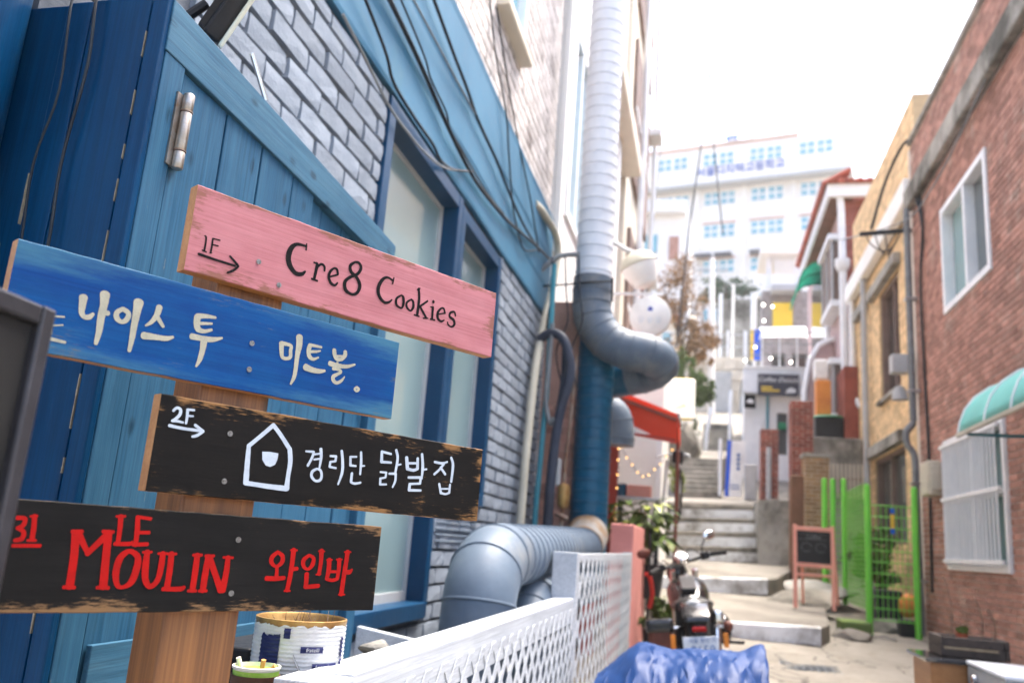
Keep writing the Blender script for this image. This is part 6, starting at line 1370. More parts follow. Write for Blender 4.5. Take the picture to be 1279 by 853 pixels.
# ================================================================== TILED HOUSE
hs = thing('tiled_house', 'red brick house with red tiled roof and white eaves', 'house', (4.5, 20, 1.5))
panel(MB(), 'y', 17.65, 17.9, 2.68, 6.5, 2.0, 8.85).build('front_wall', 'brick_dark_red', hs)
bricks(hs, 'y', 17.65, -1, 2.68, 6.4, 4.0, 8.85, 0.2, 0.067, 0.009, 0.008, 'brick_red', 0)
panel(MB(), 'x', 2.68, 2.9, 17.65, 24.0, 2.0, 8.85).build('side_wall', 'mauve_plaster', hs)
MB().box(2.91, 6.5, 17.91, 24.0, 2.0, 8.85).build('inner_core', 'mauve_plaster', hs)
MB().prism([(2.40, 17.35, 8.83), (6.6, 17.35, 8.83), (6.6, 17.35, 9.10), (2.40, 17.35, 9.10)], (0, 0.12, 0)).build('front_fascia', 'white_paint', hs)
MB().prism([(2.34, 17.35, 8.83), (2.34, 22.9, 8.83), (2.34, 22.9, 9.10), (2.34, 17.35, 9.10)], (0.06, 0, 0)).build('side_fascia', 'white_paint', hs)
MB().box(2.401, 2.85, 17.471, 22.9, 8.84, 8.87).build('soffit', 'soffit_brown', hs)
rf = MB().prism([(2.30, 17.30, 9.10), (7.0, 17.30, 9.10), (7.0, 19.6, 10.0), (3.9, 19.6, 10.0)], (0, 0, 0.03)); rf.prism([(2.30, 17.30, 9.101), (3.9, 19.6, 10.001), (3.9, 22.9, 10.001), (2.30, 22.9, 9.101)], (0, 0, 0.03))
ro = rf.build('roof', 'roof_tile', hs)
for i in range(24): sub('ridge_tile', MB().tube([(2.42 + 0.185 * i, 17.26, 9.13), (2.42 + 0.185 * i, 18.3, 9.55)], 0.06, 8), 'roof_tile', ro, smooth=True)
for i in range(28): sub('edge_tile', MB().tube([(2.24, 17.45 + 0.195 * i, 9.12), (2.8, 17.45 + 0.195 * i, 9.45)], 0.058, 8), 'roof_tile', ro, smooth=True)
def bay(y0, y1, z0, z1, nm, x0=2.42):
    b = MB().box(x0, 2.679, y0, y1, z0 - 0.14, z0).build(nm, 'white_paint', hs, bevel=0.01)
    sub('top_slab', MB().box(x0 - 0.04, 2.679, y0 - 0.04, y1 + 0.04, z1, z1 + 0.12), 'white_paint', b)
    sub('glazing', MB().box(x0 + 0.06, 2.679, y0 + 0.06, y1 - 0.06, z0 + 0.001, z1 - 0.001), 'shutter_brown', b)
    for y in (y0 + 0.03, (y0 + y1) / 2, y1 - 0.03): sub('mullion', MB().box(x0 + 0.02, x0 + 0.059, y - 0.025, y + 0.025, z0 + 0.001, z1 - 0.001), 'grey_plastic', b)
bay(17.7, 19.3, 6.7, 8.0, 'bay_window'); bay(17.7, 18.9, 4.35, 5.35, 'bay_window')
MB().box(2.60, 2.678, 19.7, 20.1, 3.6, 8.6).build('white_strip', 'white_paint', hs); MB().box(2.62, 2.677, 20.2, 22.6, 4.9, 8.4).build('tall_glazing', 'window_glass', hs)
ga = thing('green_awning', 'green translucent awning on the tiled house above the side stairs', 'awning', (2.3, 20.6, 8.0))
m_ = MB(); pa = [(1.98, 7.55), (2.02, 7.80), (2.12, 8.02), (2.30, 8.18), (2.66, 8.26)]
for y in (19.7, 20.3, 20.9, 21.5): m_.v += [(a, y, b) for a, b in pa]
m_.f = [(i * 5 + j, i * 5 + j + 1, (i + 1) * 5 + j + 1, (i + 1) * 5 + j) for i in range(3) for j in range(4)]
m_.build('shell', 'green_awning', ga, smooth=True).modifiers.new('thick', 'SOLIDIFY').thickness = 0.01
for y in (19.7, 20.6, 21.5): MB().tube([(a, y, b - 0.02) for a, b in pa], 0.02, 6).build('rib', 'green_plastic', ga)
tag(MB().tube(catmull([(2.60, 17.5, 8.85), (2.62, 17.5, 8.5), (2.63, 17.5, 7.6), (2.64, 17.5, 6.0), (2.66, 17.5, 4.6), (2.67, 17.5, 4.2)], 3), 0.075, 12).build('downpipe', 'white_paint', None, smooth=True), 'white drainpipe at the corner of the tiled house', 'pipe')
tag(MB().lathe([(0, -0.14), (0.10, -0.10), (0.15, 0.0), (0.15, 0.14), (0, 0.14)], (2.63, 17.5, 7.35), 14).build('rain_hopper', 'white_paint', None, smooth=True), 'white rain hopper joint on the corner drainpipe', 'pipe')
ss = thing('side_stair', 'white parapet of the side stair at the tiled house', 'stair', (2.1, 19.5, 2.6))
sp2 = MB(); pts = [(2.02, 19.0, 3.6), (2.04, 19.0, 5.0), (2.16, 19.0, 5.7), (2.35, 19.0, 6.05), (2.66, 19.0, 6.2)]
sp2.tube(pts, 0.055, 8); sp2.build('parapet_cap', 'white_paint', ss, smooth=True)
MB().prism([(2.05, 19.06, 2.6), (2.66, 19.06, 2.6), (2.66, 19.06, 6.15), (2.36, 19.06, 6.0), (2.16, 19.06, 5.65), (2.06, 19.06, 4.9)], (0, 0.2, 0)).build('stair_wall', 'mauve_plaster', ss)
# walls and pillars before the house
lw = tag(MB().box(1.80, 2.69, 15.95, 16.25, 1.4, 3.62).build('garden_wall', 'concrete_grey', None, bevel=0.02), 'plain grey concrete wall under the tiled house', 'wall')
db_ = thing('dark_bin', 'dark bin with green lid behind the grey concrete wall', 'bin', (2.2, 16.6, 3.3))
MB().box(1.95, 2.45, 16.4, 16.8, 3.3, 4.05).build('body', 'black_plastic', db_, bevel=0.03)
MB().lathe([(0.0, 0.06), (0.26, 0.03), (0.30, 0.0), (0.0, 0.0)], (2.2, 16.6, 4.06), 20).build('lid', 'green_plastic', db_, smooth=True)
tag(MB().box(2.03, 2.30, 16.9, 17.2, 3.6, 4.85).build('orange_box', 'orange_bag', None, bevel=0.02), 'orange brown box stacked behind the green lid', 'box')
tag(MB().box(2.0, 2.27, 16.95, 17.2, 4.86, 5.28).build('white_bag', 'sign_white', None, bevel=0.05), 'white bag on top of the orange box', 'bag')
tag(MB().box(2.45, 2.69, 16.3, 17.2, 3.4, 5.0).build('brick_stub', 'brick_dark_red', None), 'dark red brick stub wall at end of the yellow building', 'wall')
fp = thing('picket_fence', 'small white picket fence behind the green mesh fence', 'fence', (2.4, 15.9, 2.7))
for i in range(9): MB().box(2.10 + 0.068 * i, 2.13 + 0.068 * i, 15.85, 15.87, 2.55, 3.15).build('picket', 'cream_plaster', fp)
MB().box(2.06, 2.70, 15.872, 15.9, 2.86, 2.92).build('rail', 'shutter_brown', fp); MB().box(2.06, 2.70, 15.872, 15.9, 2.62, 2.66).build('rail', 'shutter_brown', fp)
def pillar(name, x0, x1, y0, y1, z0, z1, mat, mort, lab, cap=None):
    t = thing(name, lab, 'pillar', ((x0 + x1) / 2, (y0 + y1) / 2, z0)); MB().box(x0, x1, y0, y1, z0, z1).build('core', mort, t)
    bricks(t, 'y', y0, -1, x0, x1, z0, z1, 0.19, 0.0625, 0.010, 0.008, mat, 0); bricks(t, 'x', x0, -1, y0, y1, z0, z1, 0.19, 0.0625, 0.010, 0.008, mat, 0)
    if cap: MB().box(x0 - 0.03, x1 + 0.03, y0 - 0.03, y1 + 0.03, z1 + 0.001, z1 + 0.06).build('cap', cap, t)
pillar('brick_pillar', 1.44, 1.81, 15.5, 15.9, 1.3, 4.18, 'brick_dark_red', 'mortar_brown', 'tall dark red brick pillar left of the grey concrete wall')
pillar('brick_pillar', 1.50, 1.86, 13.95, 14.4, 0.9, 3.03, 'brick_tan', 'mortar_brown', 'short tan brick pillar behind the pink framed chalkboard', 'concrete_grey')
pillar('brick_wall', 1.08, 1.42, 17.9, 18.3, 2.3, 4.0, 'brick_dark_red', 'mortar_brown', 'low dark red brick wall beside the blue banner')
tag(MB().box(1.30, 1.50, 14.1, 14.4, 0.9, 2.75).build('gate_post', 'soffit_brown', None, bevel=0.02), 'narrow brown gate post left of the tan pillar', 'post')
tag(MB().tube([(1.22, 17.7, 2.5), (1.22, 17.7, 3.6)], 0.05, 10).build('pipe', 'grey_plastic', None, smooth=True), 'grey pipe standing on the low dark red wall', 'pipe')

# ================================================================== GREEN MESH FENCE, CHALKBOARD, RIGHT FOREGROUND
gf = thing('mesh_fence', 'bright green wire mesh fence with round posts around a yard', 'fence', (2.1, 11.5, 0.7))
for (x, y, z0, z1) in ((1.875, 10.9, 0.66, 2.36), (2.395, 10.9, 0.66, 2.36), (1.66, 13.0, 0.9, 2.60), (1.775, 13.0, 0.9, 2.60), (1.91, 12.9, 0.9, 2.60)):
    MB().lathe([(0, z0), (0.036, z0), (0.036, z1), (0.03, z1 + 0.02), (0, z1 + 0.03)], (x, y, 0), 14).build('post', 'green_post', gf, smooth=True)
def mesh(a, b, z0, z1, s, sz, r_):
    a, b = Vector(a), Vector(b); L_ = (b - a).length; m_ = MB(); n = int(L_ / s)
    for i in range(n + 1): p_ = a.lerp(b, i / n); m_.tube([(p_.x, p_.y, z0), (p_.x, p_.y, z1)], r_, 4)
    k = int((z1 - z0) / sz)
    for i in range(k + 1): z = z0 + (z1 - z0) * i / k; m_.tube([(a.x, a.y, z), (b.x, b.y, z)], r_ * 1.2, 4)
    tag(m_.build('mesh_panel', 'green_post', gf), kind='stuff')
mesh((1.91, 10.9, 0), (2.36, 10.9, 0), 0.85, 2.15, 0.05, 0.12, 0.0042); mesh((1.88, 10.94, 0), (1.91, 12.86, 0), 0.95, 2.42, 0.055, 0.055, 0.0024); mesh((1.70, 13.0, 0), (1.90, 12.98, 0), 1.0, 2.4, 0.045, 0.08, 0.003)
ft_ = thing('fence_tag', 'yellow and blue tag hung on the green mesh', 'tag', (2.145, 10.88, 1.83))
MB().box(2.125, 2.165, 10.88, 10.892, 1.83, 2.12).build('strip', 'sign_yellow', ft_)
for z in (1.83, 2.06): MB().box(2.122, 2.168, 10.872, 10.879, z, z + 0.06).build('blue_end', 'sign_blue', ft_)
tag(MB().box(1.52, 1.84, 10.55, 11.0, 0.55, 0.83).build('green_block', 'green_slab', None, bevel=0.02), 'mossy green painted block at foot of the green post', 'block')
hd = thing('hedge', 'brown green shrub growing behind the green mesh', 'shrub', (2.2, 12.2, 0.8))
crown('foliage', hd, 'foliage_dark', (2.2, 12.2, 1.55), (0.36, 0.4, 0.34), 2200, 0.05, seed=31); MB().tube([(2.2, 12.2, 0.7), (2.2, 12.2, 1.5)], 0.03, 8).build('trunk', 'bark', hd)
h2 = thing('hedge', 'green creeper seen through side of the green mesh', 'shrub', (2.15, 12.4, 0.8)); crown('foliage', h2, 'foliage_pot', (2.25, 12.7, 1.45), (0.22, 0.5, 0.5), 1500, 0.06, seed=32)
tag(MB().box(2.02, 2.32, 11.3, 11.6, 0.78, 1.18).build('dark_tub', 'black_plastic', None, bevel=0.02), 'tall dark tub behind the green mesh', 'tub')
tag(MB().box(2.22, 2.42, 11.0, 11.2, 0.66, 0.87).build('dark_tub', 'black_plastic', None, bevel=0.02), 'low dark pot at foot of the right green post', 'pot')
tag(MB().ball((2.38, 11.35, 1.02), 0.13, 14, 9, (1, 1, 1.1)).build('orange_bag', 'orange_bag', None, smooth=True), 'orange bag behind the green mesh', 'bag')
rock('yard_rock', (2.1, 11.25, 0.72), (0.35, 0.2, 0.16), 'old_stone', 41, 'dark rock under the bottom of the green mesh'); rock('yard_rock', (1.98, 10.72, 0.66), (0.2, 0.12, 0.06), 'concrete', 42, 'pale flat rock in front of the green mesh')
es = thing('chalkboard_easel', 'pink framed chalkboard easel standing in the alley', 'chalkboard', (1.33, 11.4, 0.9))
for x in (1.10, 1.545): MB().bar((x, 11.30, 0.885), (x, 11.38, 1.885), 0.045, 0.03, (0, 1, 0)).build('front_leg', 'pink_frame', es, bevel=0.004)
for z, y in ((1.84, 11.376), (1.40, 11.34), (1.285, 11.33)): MB().bar((1.124, y, z), (1.521, y, z), 0.026, 0.05 if z > 1.3 else 0.03, (0, 0, 1)).build('rail', 'pink_frame', es, bevel=0.004)
MB().add([(1.123, 11.352, 1.426), (1.522, 11.352, 1.426), (1.522, 11.384, 1.814), (1.123, 11.384, 1.814), (1.123, 11.362, 1.426), (1.522, 11.362, 1.426), (1.522, 11.394, 1.814), (1.123, 11.394, 1.814)], [(0, 1, 2, 3), (7, 6, 5, 4), (0, 4, 5, 1), (1, 5, 6, 2), (2, 6, 7, 3), (3, 7, 4, 0)]).build('slate', 'board_grey', es)
for x, x2 in ((1.20, 1.24), (1.58, 1.66)): MB().bar((x2, 11.80, 0.93), (x - 0.02, 11.42, 1.80), 0.03, 0.025, (0, 1, 0)).build('rear_leg', 'pink_frame', es, bevel=0.004)
ck = MB()
for cx_ in (1.235, 1.405): ck.tube([(cx_ + 0.06 * math.cos(a), 11.352 + 0.0825 * (0.19 + 0.055 * math.sin(a)) - 0.002, 1.426 + 0.19 + 0.055 * math.sin(a)) for a in [0.4 * i for i in range(15)]], 0.0025, 4)
ck.tube([(1.15, 11.3795, 1.78), (1.48, 11.3795, 1.78)], 0.002, 4); ck.tube([(1.15, 11.3745, 1.715), (1.48, 11.3745, 1.715)], 0.002, 4); ck.build('chalk_drawing', 'cable_grey', es)
t_ = text('chalk_lettering', 'Coffee', 0.065, 'cable_grey', es, frameM((1.32, 11.375, 1.745), (1, 0, 0), (0, 0.0825, 1)), 0.0005, shear=0.2)
ds = thing('desk', 'orange brown wooden desk against the brown brick wall', 'desk', (1.8, 6.7, 0.3))
MB().box(1.41, 2.30, 6.25, 6.80, 0.875, 0.90).build('desk_top', 'dark_glass', ds, bevel=0.003); MB().box(1.445, 1.66, 6.28, 6.76, 0.25, 0.874).build('pedestal', 'desk_wood', ds, bevel=0.003); MB().box(1.661, 2.25, 6.80, 6.83, 0.50, 0.874).build('back_panel', 'desk_wood', ds); MB().box(2.22, 2.27, 6.28, 6.9, 0.25, 0.874).build('side_panel', 'desk_wood', ds)
tx = thing('timber_planter', 'weathered dark timber planter box on the desk', 'planter', (1.75, 6.6, 0.8))
for z0 in (0.902, 0.966):
    MB().box(1.575, 1.945, 6.46, 6.485, z0, z0 + 0.062).build('plank', 'dark_timber', tx, bevel=0.006); MB().box(1.575, 1.945, 6.75, 6.775, z0, z0 + 0.062).build('plank', 'dark_timber', tx, bevel=0.006)
    MB().box(1.55, 1.574, 6.45, 6.785, z0 + 0.002, z0 + 0.064).build('plank', 'dark_timber', tx, bevel=0.006); MB().box(1.946, 1.97, 6.45, 6.785, z0 + 0.002, z0 + 0.064).build('plank', 'dark_timber', tx, bevel=0.006)
MB().box(1.575, 1.945, 6.486, 6.749, 0.903, 1.0).build('soil', 'soil', tx)
MB().box(1.57, 1.9, 6.452, 6.459, 0.952, 0.966).build('pale_splinter', 'raw_wood', tx)
fpn = thing('flower_pot', 'small red flower pot with dry green tuft in the timber planter', 'plant', (1.72, 6.6, 0.9)); MB().lathe([(0, 0), (0.03, 0), (0.04, 0.06), (0, 0.055)], (1.72, 6.6, 0.99), 14).build('pot', 'terracotta', fpn, smooth=True); crown('tuft', fpn, 'foliage_pot', (1.72, 6.6, 1.07), (0.035, 0.035, 0.03), 160, 0.03, seed=3)
bs2 = MB(); 
for x, h in ((1.66, 0.42), (1.85, 0.30), (1.93, 0.22)): bs2.tube(catmull([(x, 6.65, 0.98), (x + 0.02, 6.66, 1.0 + h * 0.5), (x - 0.02, 6.68, 1.0 + h)], 4), 0.004, 5)
tag(bs2.build('bare_stems', 'twig', None), 'thin bare plant stems rising from the timber planter', 'plant')
mc2 = thing('machine_case', 'silver grey machine case with knob in front of the desk', 'machine', (1.9, 5.8, 0.2))
MB().box(1.645, 2.45, 5.50, 6.22, 0.20, 0.885).build('case', 'grey_plastic', mc2, bevel=0.012); MB().box(1.64, 2.455, 5.49, 6.23, 0.886, 0.912).build('lid', 'duct_white', mc2, bevel=0.008)
MB().lathe([(0, 0), (0.03, 0), (0.028, 0.03), (0, 0.03)], (1.645, 6.02, 0.82), 16, Matrix.Rotation(R(-90), 3, 'Y')).build('knob', 'chrome', mc2, smooth=True); MB().lathe([(0, 0), (0.02, 0), (0, 0.008)], (1.644, 5.66, 0.82), 12, Matrix.Rotation(R(-90), 3, 'Y')).build('red_badge', 'red_lens', mc2); MB().box(1.50, 1.642, 5.75, 6.2, 0.66, 0.76).build('side_tray', 'galvanised', mc2, bevel=0.01)

# ================================================================== UP THE STAIRS: banner, rails, cafe, terrace
bn = thing('banner_stand', 'white standing banner with blue edge beside the upper stairs', 'banner', (0.6, 19.4, 2.7))
MB().add([(0.41, 19.4, 2.69), (0.77, 19.4, 2.69), (0.83, 19.45, 3.93), (0.46, 19.45, 3.93), (0.41, 19.43, 2.69), (0.77, 19.43, 2.69), (0.83, 19.48, 3.93), (0.46, 19.48, 3.93)], [(0, 1, 2, 3), (7, 6, 5, 4), (0, 4, 5, 1), (1, 5, 6, 2), (2, 6, 7, 3), (3, 7, 4, 0)]).build('sheet', 'sign_white', bn)
MB().add([(0.405, 19.393, 2.69), (0.49, 19.393, 2.69), (0.545, 19.443, 3.93), (0.455, 19.443, 3.93)], [(0, 1, 2, 3)]).build('blue_edge', 'banner_blue', bn)
for i in range(4): MB().box(0.66, 0.72, 19.40, 19.43, 3.28 + 0.1 * i, 3.34 + 0.1 * i).build('print_mark', 'plate_blue', bn)
MB().box(0.53, 0.72, 19.388, 19.398, 2.93, 2.95).build('print_line', 'plate_blue', bn); MB().box(0.53, 0.72, 19.388, 19.398, 2.86, 2.88).build('print_line', 'plate_blue', bn)
tag(MB().tube([(0.31, 19.5, 2.7), (0.30, 19.5, 3.96)], 0.035, 8).build('handrail_post', 'white_paint', None), 'white handrail post at top of the second flight', 'post')
tag(MB().tube([(-0.02, 24.0, 4.2), (0.0, 24.0, 4.7), (0.12, 24.0, 5.4)], 0.05, 8).build('handrail_post', 'white_paint', None), 'leaning white handrail post at the third flight', 'post')
tag(MB().tube([(0.62, 24.5, 4.4), (0.64, 24.5, 6.0)], 0.045, 8).build('handrail_post', 'white_paint', None), 'white post beside the small black cafe sign', 'post')
tag(MB().box(0.80, 1.05, 18.7, 18.9, 2.6, 3.35).build('grey_cabinet', 'grey_plastic', None, bevel=0.02), 'grey cabinet between the banner and brick wall', 'cabinet')
rock('hill_rock', (-0.75, 21.6, 4.1), (0.75, 0.8, 0.9), 'old_stone', 51, 'large grey boulder left of the upper stairs')
rock('hill_rock', (-1.5, 24.0, 4.9), (0.9, 1.0, 1.1), 'old_stone', 52, 'boulder on the bank behind the box sign')
cf = thing('cafe', 'white cafe building with dark sign board up the stairs', 'building', (1.8, 24, 3))
panel(MB(), 'y', 23.3, 24.6, 0.97, 2.75, 2.6, 6.31, [(1.80, 2.07, 4.1, 5.22)]).build('wall', 'white_plaster', cf); MB().box(0.98, 2.74, 23.5, 27.5, 2.6, 6.30).build('inner_core', 'window_glass', cf)
MB().box(0.92, 2.6, 23.02, 23.298, 5.68, 6.33).build('fascia', 'white_paint', cf, bevel=0.01)
MB().box(1.15, 1.42, 23.24, 23.298, 3.4, 4.95).build('door', 'sign_white', cf); MB().tube([(1.56, 23.24, 3.9), (1.56, 23.24, 5.67)], 0.035, 8).build('pipe', 'teal_plastic', cf); MB().box(1.84, 2.04, 23.2, 23.29, 4.76, 4.95).build('green_basin', 'green_plastic', cf, bevel=0.03)
cs = thing('cafe_sign', 'dark cafe sign board with white script and yellow lines', 'sign', (1.8, 23, 5.6))
MB().box(1.29, 2.33, 22.96, 23.015, 5.61, 6.19).build('panel', 'sign_dark', cs)
text('lettering', 'Coffee Donuts', 0.17, 'sign_white', cs, frameM((1.80, 22.955, 6.03), (1, 0, 0), (0, 0, 1)), 0.002, shear=0.35)
for a, b, z in ((1.38, 1.66, 5.80), (1.38, 1.84, 5.72)): MB().box(a, b, 22.952, 22.958, z, z + 0.05).build('yellow_line', 'sign_yellow', cs)
MB().prism([(1.98, 22.957, 5.68), (2.24, 22.957, 5.70), (2.26, 22.957, 5.78), (2.14, 22.957, 5.84), (2.05, 22.957, 5.80)], (0, -0.004, 0)).build('white_mark', 'sign_white', cs)
ks = thing('hanging_sign', 'small black hanging sign with white mark left of cafe', 'sign', (1.1, 23, 5.25)); MB().box(0.945, 1.24, 22.94, 22.99, 5.25, 5.62).build('panel', 'ink_black', ks); MB().prism([(1.0, 22.938, 5.40), (1.18, 22.938, 5.38), (1.19, 22.938, 5.44), (1.11, 22.938, 5.50), (1.03, 22.938, 5.46)], (0, -0.004, 0)).build('white_mark', 'sign_white', ks)
te = thing('roof_terrace', 'cafe roof terrace with grey back wall, railing and posts', 'terrace', (2.0, 25, 6.3))
MB().box(0.95, 2.75, 23.0, 28.0, 6.335, 6.40).build('deck', 'white_plaster', te)
panel(MB(), 'y', 26.6, 27.8, 1.6, 4.0, 6.4, 9.6, [(1.9, 2.3, 6.5, 7.6), (2.5, 2.9, 6.5, 7.6)]).build('back_wall', 'mortar_white', te); MB().box(1.62, 3.9, 26.8, 27.6, 6.4, 9.55).build('inner_core', 'dark_glass', te)
MB().box(1.5, 3.2, 25.8, 28.0, 10.6, 10.78).build('upper_roof', 'white_plaster', te); MB().box(1.7, 1.85, 26.2, 26.35, 9.6, 10.6).build('roof_post', 'white_paint', te); MB().box(2.55, 2.70, 26.2, 26.35, 9.6, 10.6).build('roof_post', 'white_paint', te)
for z in (6.72, 7.05, 7.36): MB().tube([(1.0, 23.1, z), (2.7, 23.1, z)], 0.015, 6).build('rail', 'cable_grey', te)
for x in (1.0, 1.4, 1.85, 2.3, 2.7): MB().tube([(x, 23.1, 6.4), (x, 23.1, 7.38)], 0.022, 6).build('rail_post', 'white_paint', te)
for i in range(7): MB().box(1.95 + 0.1 * i, 1.99 + 0.1 * i, 25.95, 25.98, 9.62, 10.4).build('balcony_bar', 'white_paint', te)
MB().box(1.85, 2.7, 25.9, 26.5, 9.42, 9.60).build('balcony', 'grey_plastic', te)
MB().prism([(1.42, 24.9, 7.55), (1.46, 24.2, 7.50), (2.62, 24.2, 7.56), (2.78, 24.9, 7.64), (2.78, 25.2, 8.05), (1.44, 25.2, 8.0)], (0, 0.25, 0.12)).build('white_canopy', 'white_paint', te, bevel=0.04)
ys_ = tag(MB().box(1.90, 2.48, 26.2, 26.28, 8.25, 9.1).build('yellow_sign', 'sign_yellow', None), 'yellow sign on terrace wall above the white canopy', 'sign')
fb = thing('flag_banner', 'narrow blue and yellow banner left of the terrace', 'banner', (1.3, 25, 7)); MB().box(1.19, 1.28, 24.98, 25.0, 7.0, 7.92).build('yellow_half', 'sign_yellow', fb); MB().box(1.285, 1.47, 24.98, 25.0, 7.0, 7.92).build('blue_half', 'banner_blue', fb); MB().tube([(1.28, 25.02, 6.4), (1.28, 25.02, 8.0)], 0.02, 6).build('pole', 'white_paint', fb)
sl = thing('string_light', 'white bulbs strung along the cafe terrace', 'string lights', (1.9, 23, 6.9)); lp_ = [(1.42, 23.0, 8.1), (1.44, 23.0, 7.65), (1.22, 23.0, 6.92), (0.96, 23.0, 6.55), (1.62, 23.0, 6.62), (2.13, 23.0, 6.53), (2.62, 23.0, 6.69), (1.66, 23.0, 8.05)]
for p_ in lp_: MB().ball(p_, 0.034, 10, 7).build('bulb', 'bulb_white', sl, smooth=True)
MB().tube([Vector(p_) + Vector((0, 0.03, 0.06)) for p_ in ((0.9, 23, 6.7), lp_[3], lp_[2], lp_[4], lp_[5], lp_[6], (2.8, 23, 7.1))], 0.008, 5).build('wire', 'cable_black', sl)

# ================================================================== HILLSIDE, TREES, SCHOOL
rwl = thing('retaining_wall', 'pale stone retaining wall with railing on the hillside', 'wall', (0.1, 34, 6)); panel(MB(), 'y', 34, 36, -4.5, 1.5, 5.5, 9.1).build('wall', 'cream_plaster', rwl)
rs_ = random.Random(6); stn = MB()
for i in range(7):
    x = -3.0 - rs_.uniform(0, 0.4)
    while x < 1.4: w_ = rs_.uniform(0.35, 0.7); stn.box(x + 0.02, min(1.48, x + w_), 33.9 + rs_.uniform(0, 0.05), 34.01, 5.9 + 0.45 * i, 5.9 + 0.45 * i + 0.41); x += w_ + 0.03
tag(stn.build('stone_courses', 'cream_plaster', rwl), kind='stuff')
for x in (-0.9, -0.1, 0.7, 1.35): MB().box(x, x + 0.09, 33.95, 34.05, 9.1, 10.2).build('rail_post', 'white_paint', rwl)
for z in (9.5, 10.0): MB().box(-2.5, 1.45, 33.98, 34.02, z, z + 0.05).build('rail', 'grey_plastic', rwl)
MB().box(0.25, 0.9, 33.8, 33.89, 6.6, 8.45).build('garage_door', 'grey_plastic', rwl)
gwl = tag(panel(MB(), 'y', 37, 39, 0.35, 4.5, 9.0, 12.4).build('upper_wall', 'concrete_grey', None), 'grey concrete wall above the pale stone wall', 'wall')
for x, lab in ((0.4, 'left'), (1.75, 'right')): tag(MB().box(x, x + 0.16, 36.85, 36.99, 9.6, 12.6).build('wall_column', 'white_paint', None), lab + ' white column against the grey upper wall', 'column')
oh = thing('hillside_house', 'pale cream house on the hillside left of the school', 'house', (-2.4, 45, 12)); MB().box(-9, -1.1, 45, 50, 11, 19.6).build('wall', 'white_plaster', oh); MB().box(-9.4, -1.35, 44.4, 50.2, 19.61, 20.3).build('roof_slab', 'white_paint', oh); MB().box(-2.24, -1.74, 44.9, 44.99, 17.0, 18.3).build('door', 'brick_brown', oh); MB().box(-3.6, -2.9, 44.9, 44.99, 17.4, 18.4).build('window', 'cyan_glass', oh)
def hill_house(x0, x1, y0, z0, z1, wall_, roof_, wins, lab):
    t = thing('hill_house', lab, 'house', ((x0 + x1) / 2, y0 + 1.5, z0), 'small houses on the hillside')
    MB().box(x0, x1, y0, y0 + 3, z0, z1).build('wall', wall_, t); MB().prism([(x0 - 0.15, y0 - 0.2, z1 + 0.002), (x1 + 0.15, y0 - 0.2, z1 + 0.002), (x1 + 0.15, y0 - 0.2, z1 + 0.14), (x0 - 0.15, y0 - 0.2, z1 + 0.14)], (0, 3.4, 0.25)).build('roof', roof_, t)
    for a, b, c, d in wins:
        w_ = MB().box(a, b, y0 - 0.05, y0 - 0.001, c, d).build('window', 'white_paint', t); sub('pane', MB().box(a + 0.06, b - 0.06, y0 - 0.07, y0 - 0.051, c + 0.06, d - 0.06), 'cyan_glass', w_)
hill_house(-3.0, -1.5, 37.5, 7.5, 11.6, 'cream_plaster', 'roof_tile', ((-2.1, -1.6, 10.2, 11.0), (-2.8, -2.3, 10.2, 11.0)), 'cream hillside house with reddish roof behind the autumn tree')
hill_house(2.1, 4.4, 41, 10.0, 13.6, 'white_plaster', 'cream_plaster', ((2.3, 2.8, 12.2, 13.1), (3.2, 3.8, 12.2, 13.1)), 'white hillside house above the cafe terrace')
hill_house(-0.5, 0.5, 44, 11.0, 14.3, 'white_plaster', 'grey_plastic', ((-0.35, -0.05, 13.2, 13.9), (0.1, 0.4, 13.2, 13.9)), 'narrow white hillside house between autumn tree and pine')
for x, y, z0, z1, lab in ((0.95, 35.5, 8.5, 12.6, 'thin white lamp post right of the utility pole on the hillside'), (-0.45, 33.5, 8.8, 11.2, 'short white post left of the utility pole on the hillside'), (1.55, 30, 6.5, 10.6, 'pale post beside the flag banner')):
    tag(MB().tube([(x, y, z0), (x + 0.02, y, z1)], 0.06, 8).build('hill_post', 'school_white', None, smooth=True), lab, 'post')
def tree(name, lab, base, crowns, mat, n, ls, seed, tr=0.12, limbs=6):
    t = thing(name, lab, 'tree', base); c0 = Vector(crowns[0][0]); b = Vector(base); rr = random.Random(seed); m_ = MB()
    m_.tube(catmull([b, b.lerp(c0, 0.5) + Vector((rr.uniform(-0.15, 0.15), 0, 0)), c0 + Vector((0, 0, crowns[0][1][2] * 0.4))], 5), [tr * (1 - 0.07 * i) for i in range(11)], 8)
    for c, rad in crowns:
        for i in range(limbs):
            s_ = b.lerp(c0, rr.uniform(0.45, 0.95)); e_ = Vector(c) + Vector((rr.uniform(-1, 1) * rad[0], rr.uniform(-1, 1) * rad[1], rr.uniform(-0.5, 1) * rad[2])) * 0.85
            m_.tube(catmull([s_, s_.lerp(e_, 0.5) + Vector((0, 0, 0.15)), e_], 4), [tr * 0.4, tr * 0.36, tr * 0.32, tr * 0.28, tr * 0.24, tr * 0.2, tr * 0.16, tr * 0.1, tr * 0.05], 6)
    m_.build('trunk', 'bark', t, smooth=True)
    for k, (c, rad) in enumerate(crowns): crown('crown', t, mat, c, rad, n, ls, clumps=40, seed=seed + k)
tree('autumn_tree', 'tall brown autumn tree with thin foliage on the hillside', (-0.95, 31, 6.2), [((-1.05, 31, 10.2), (1.0, 0.9, 2.0)), ((-0.3, 31.3, 9.0), (0.7, 0.7, 1.0))], 'foliage_brown', 3400, 0.10, 61, 0.10, 9)
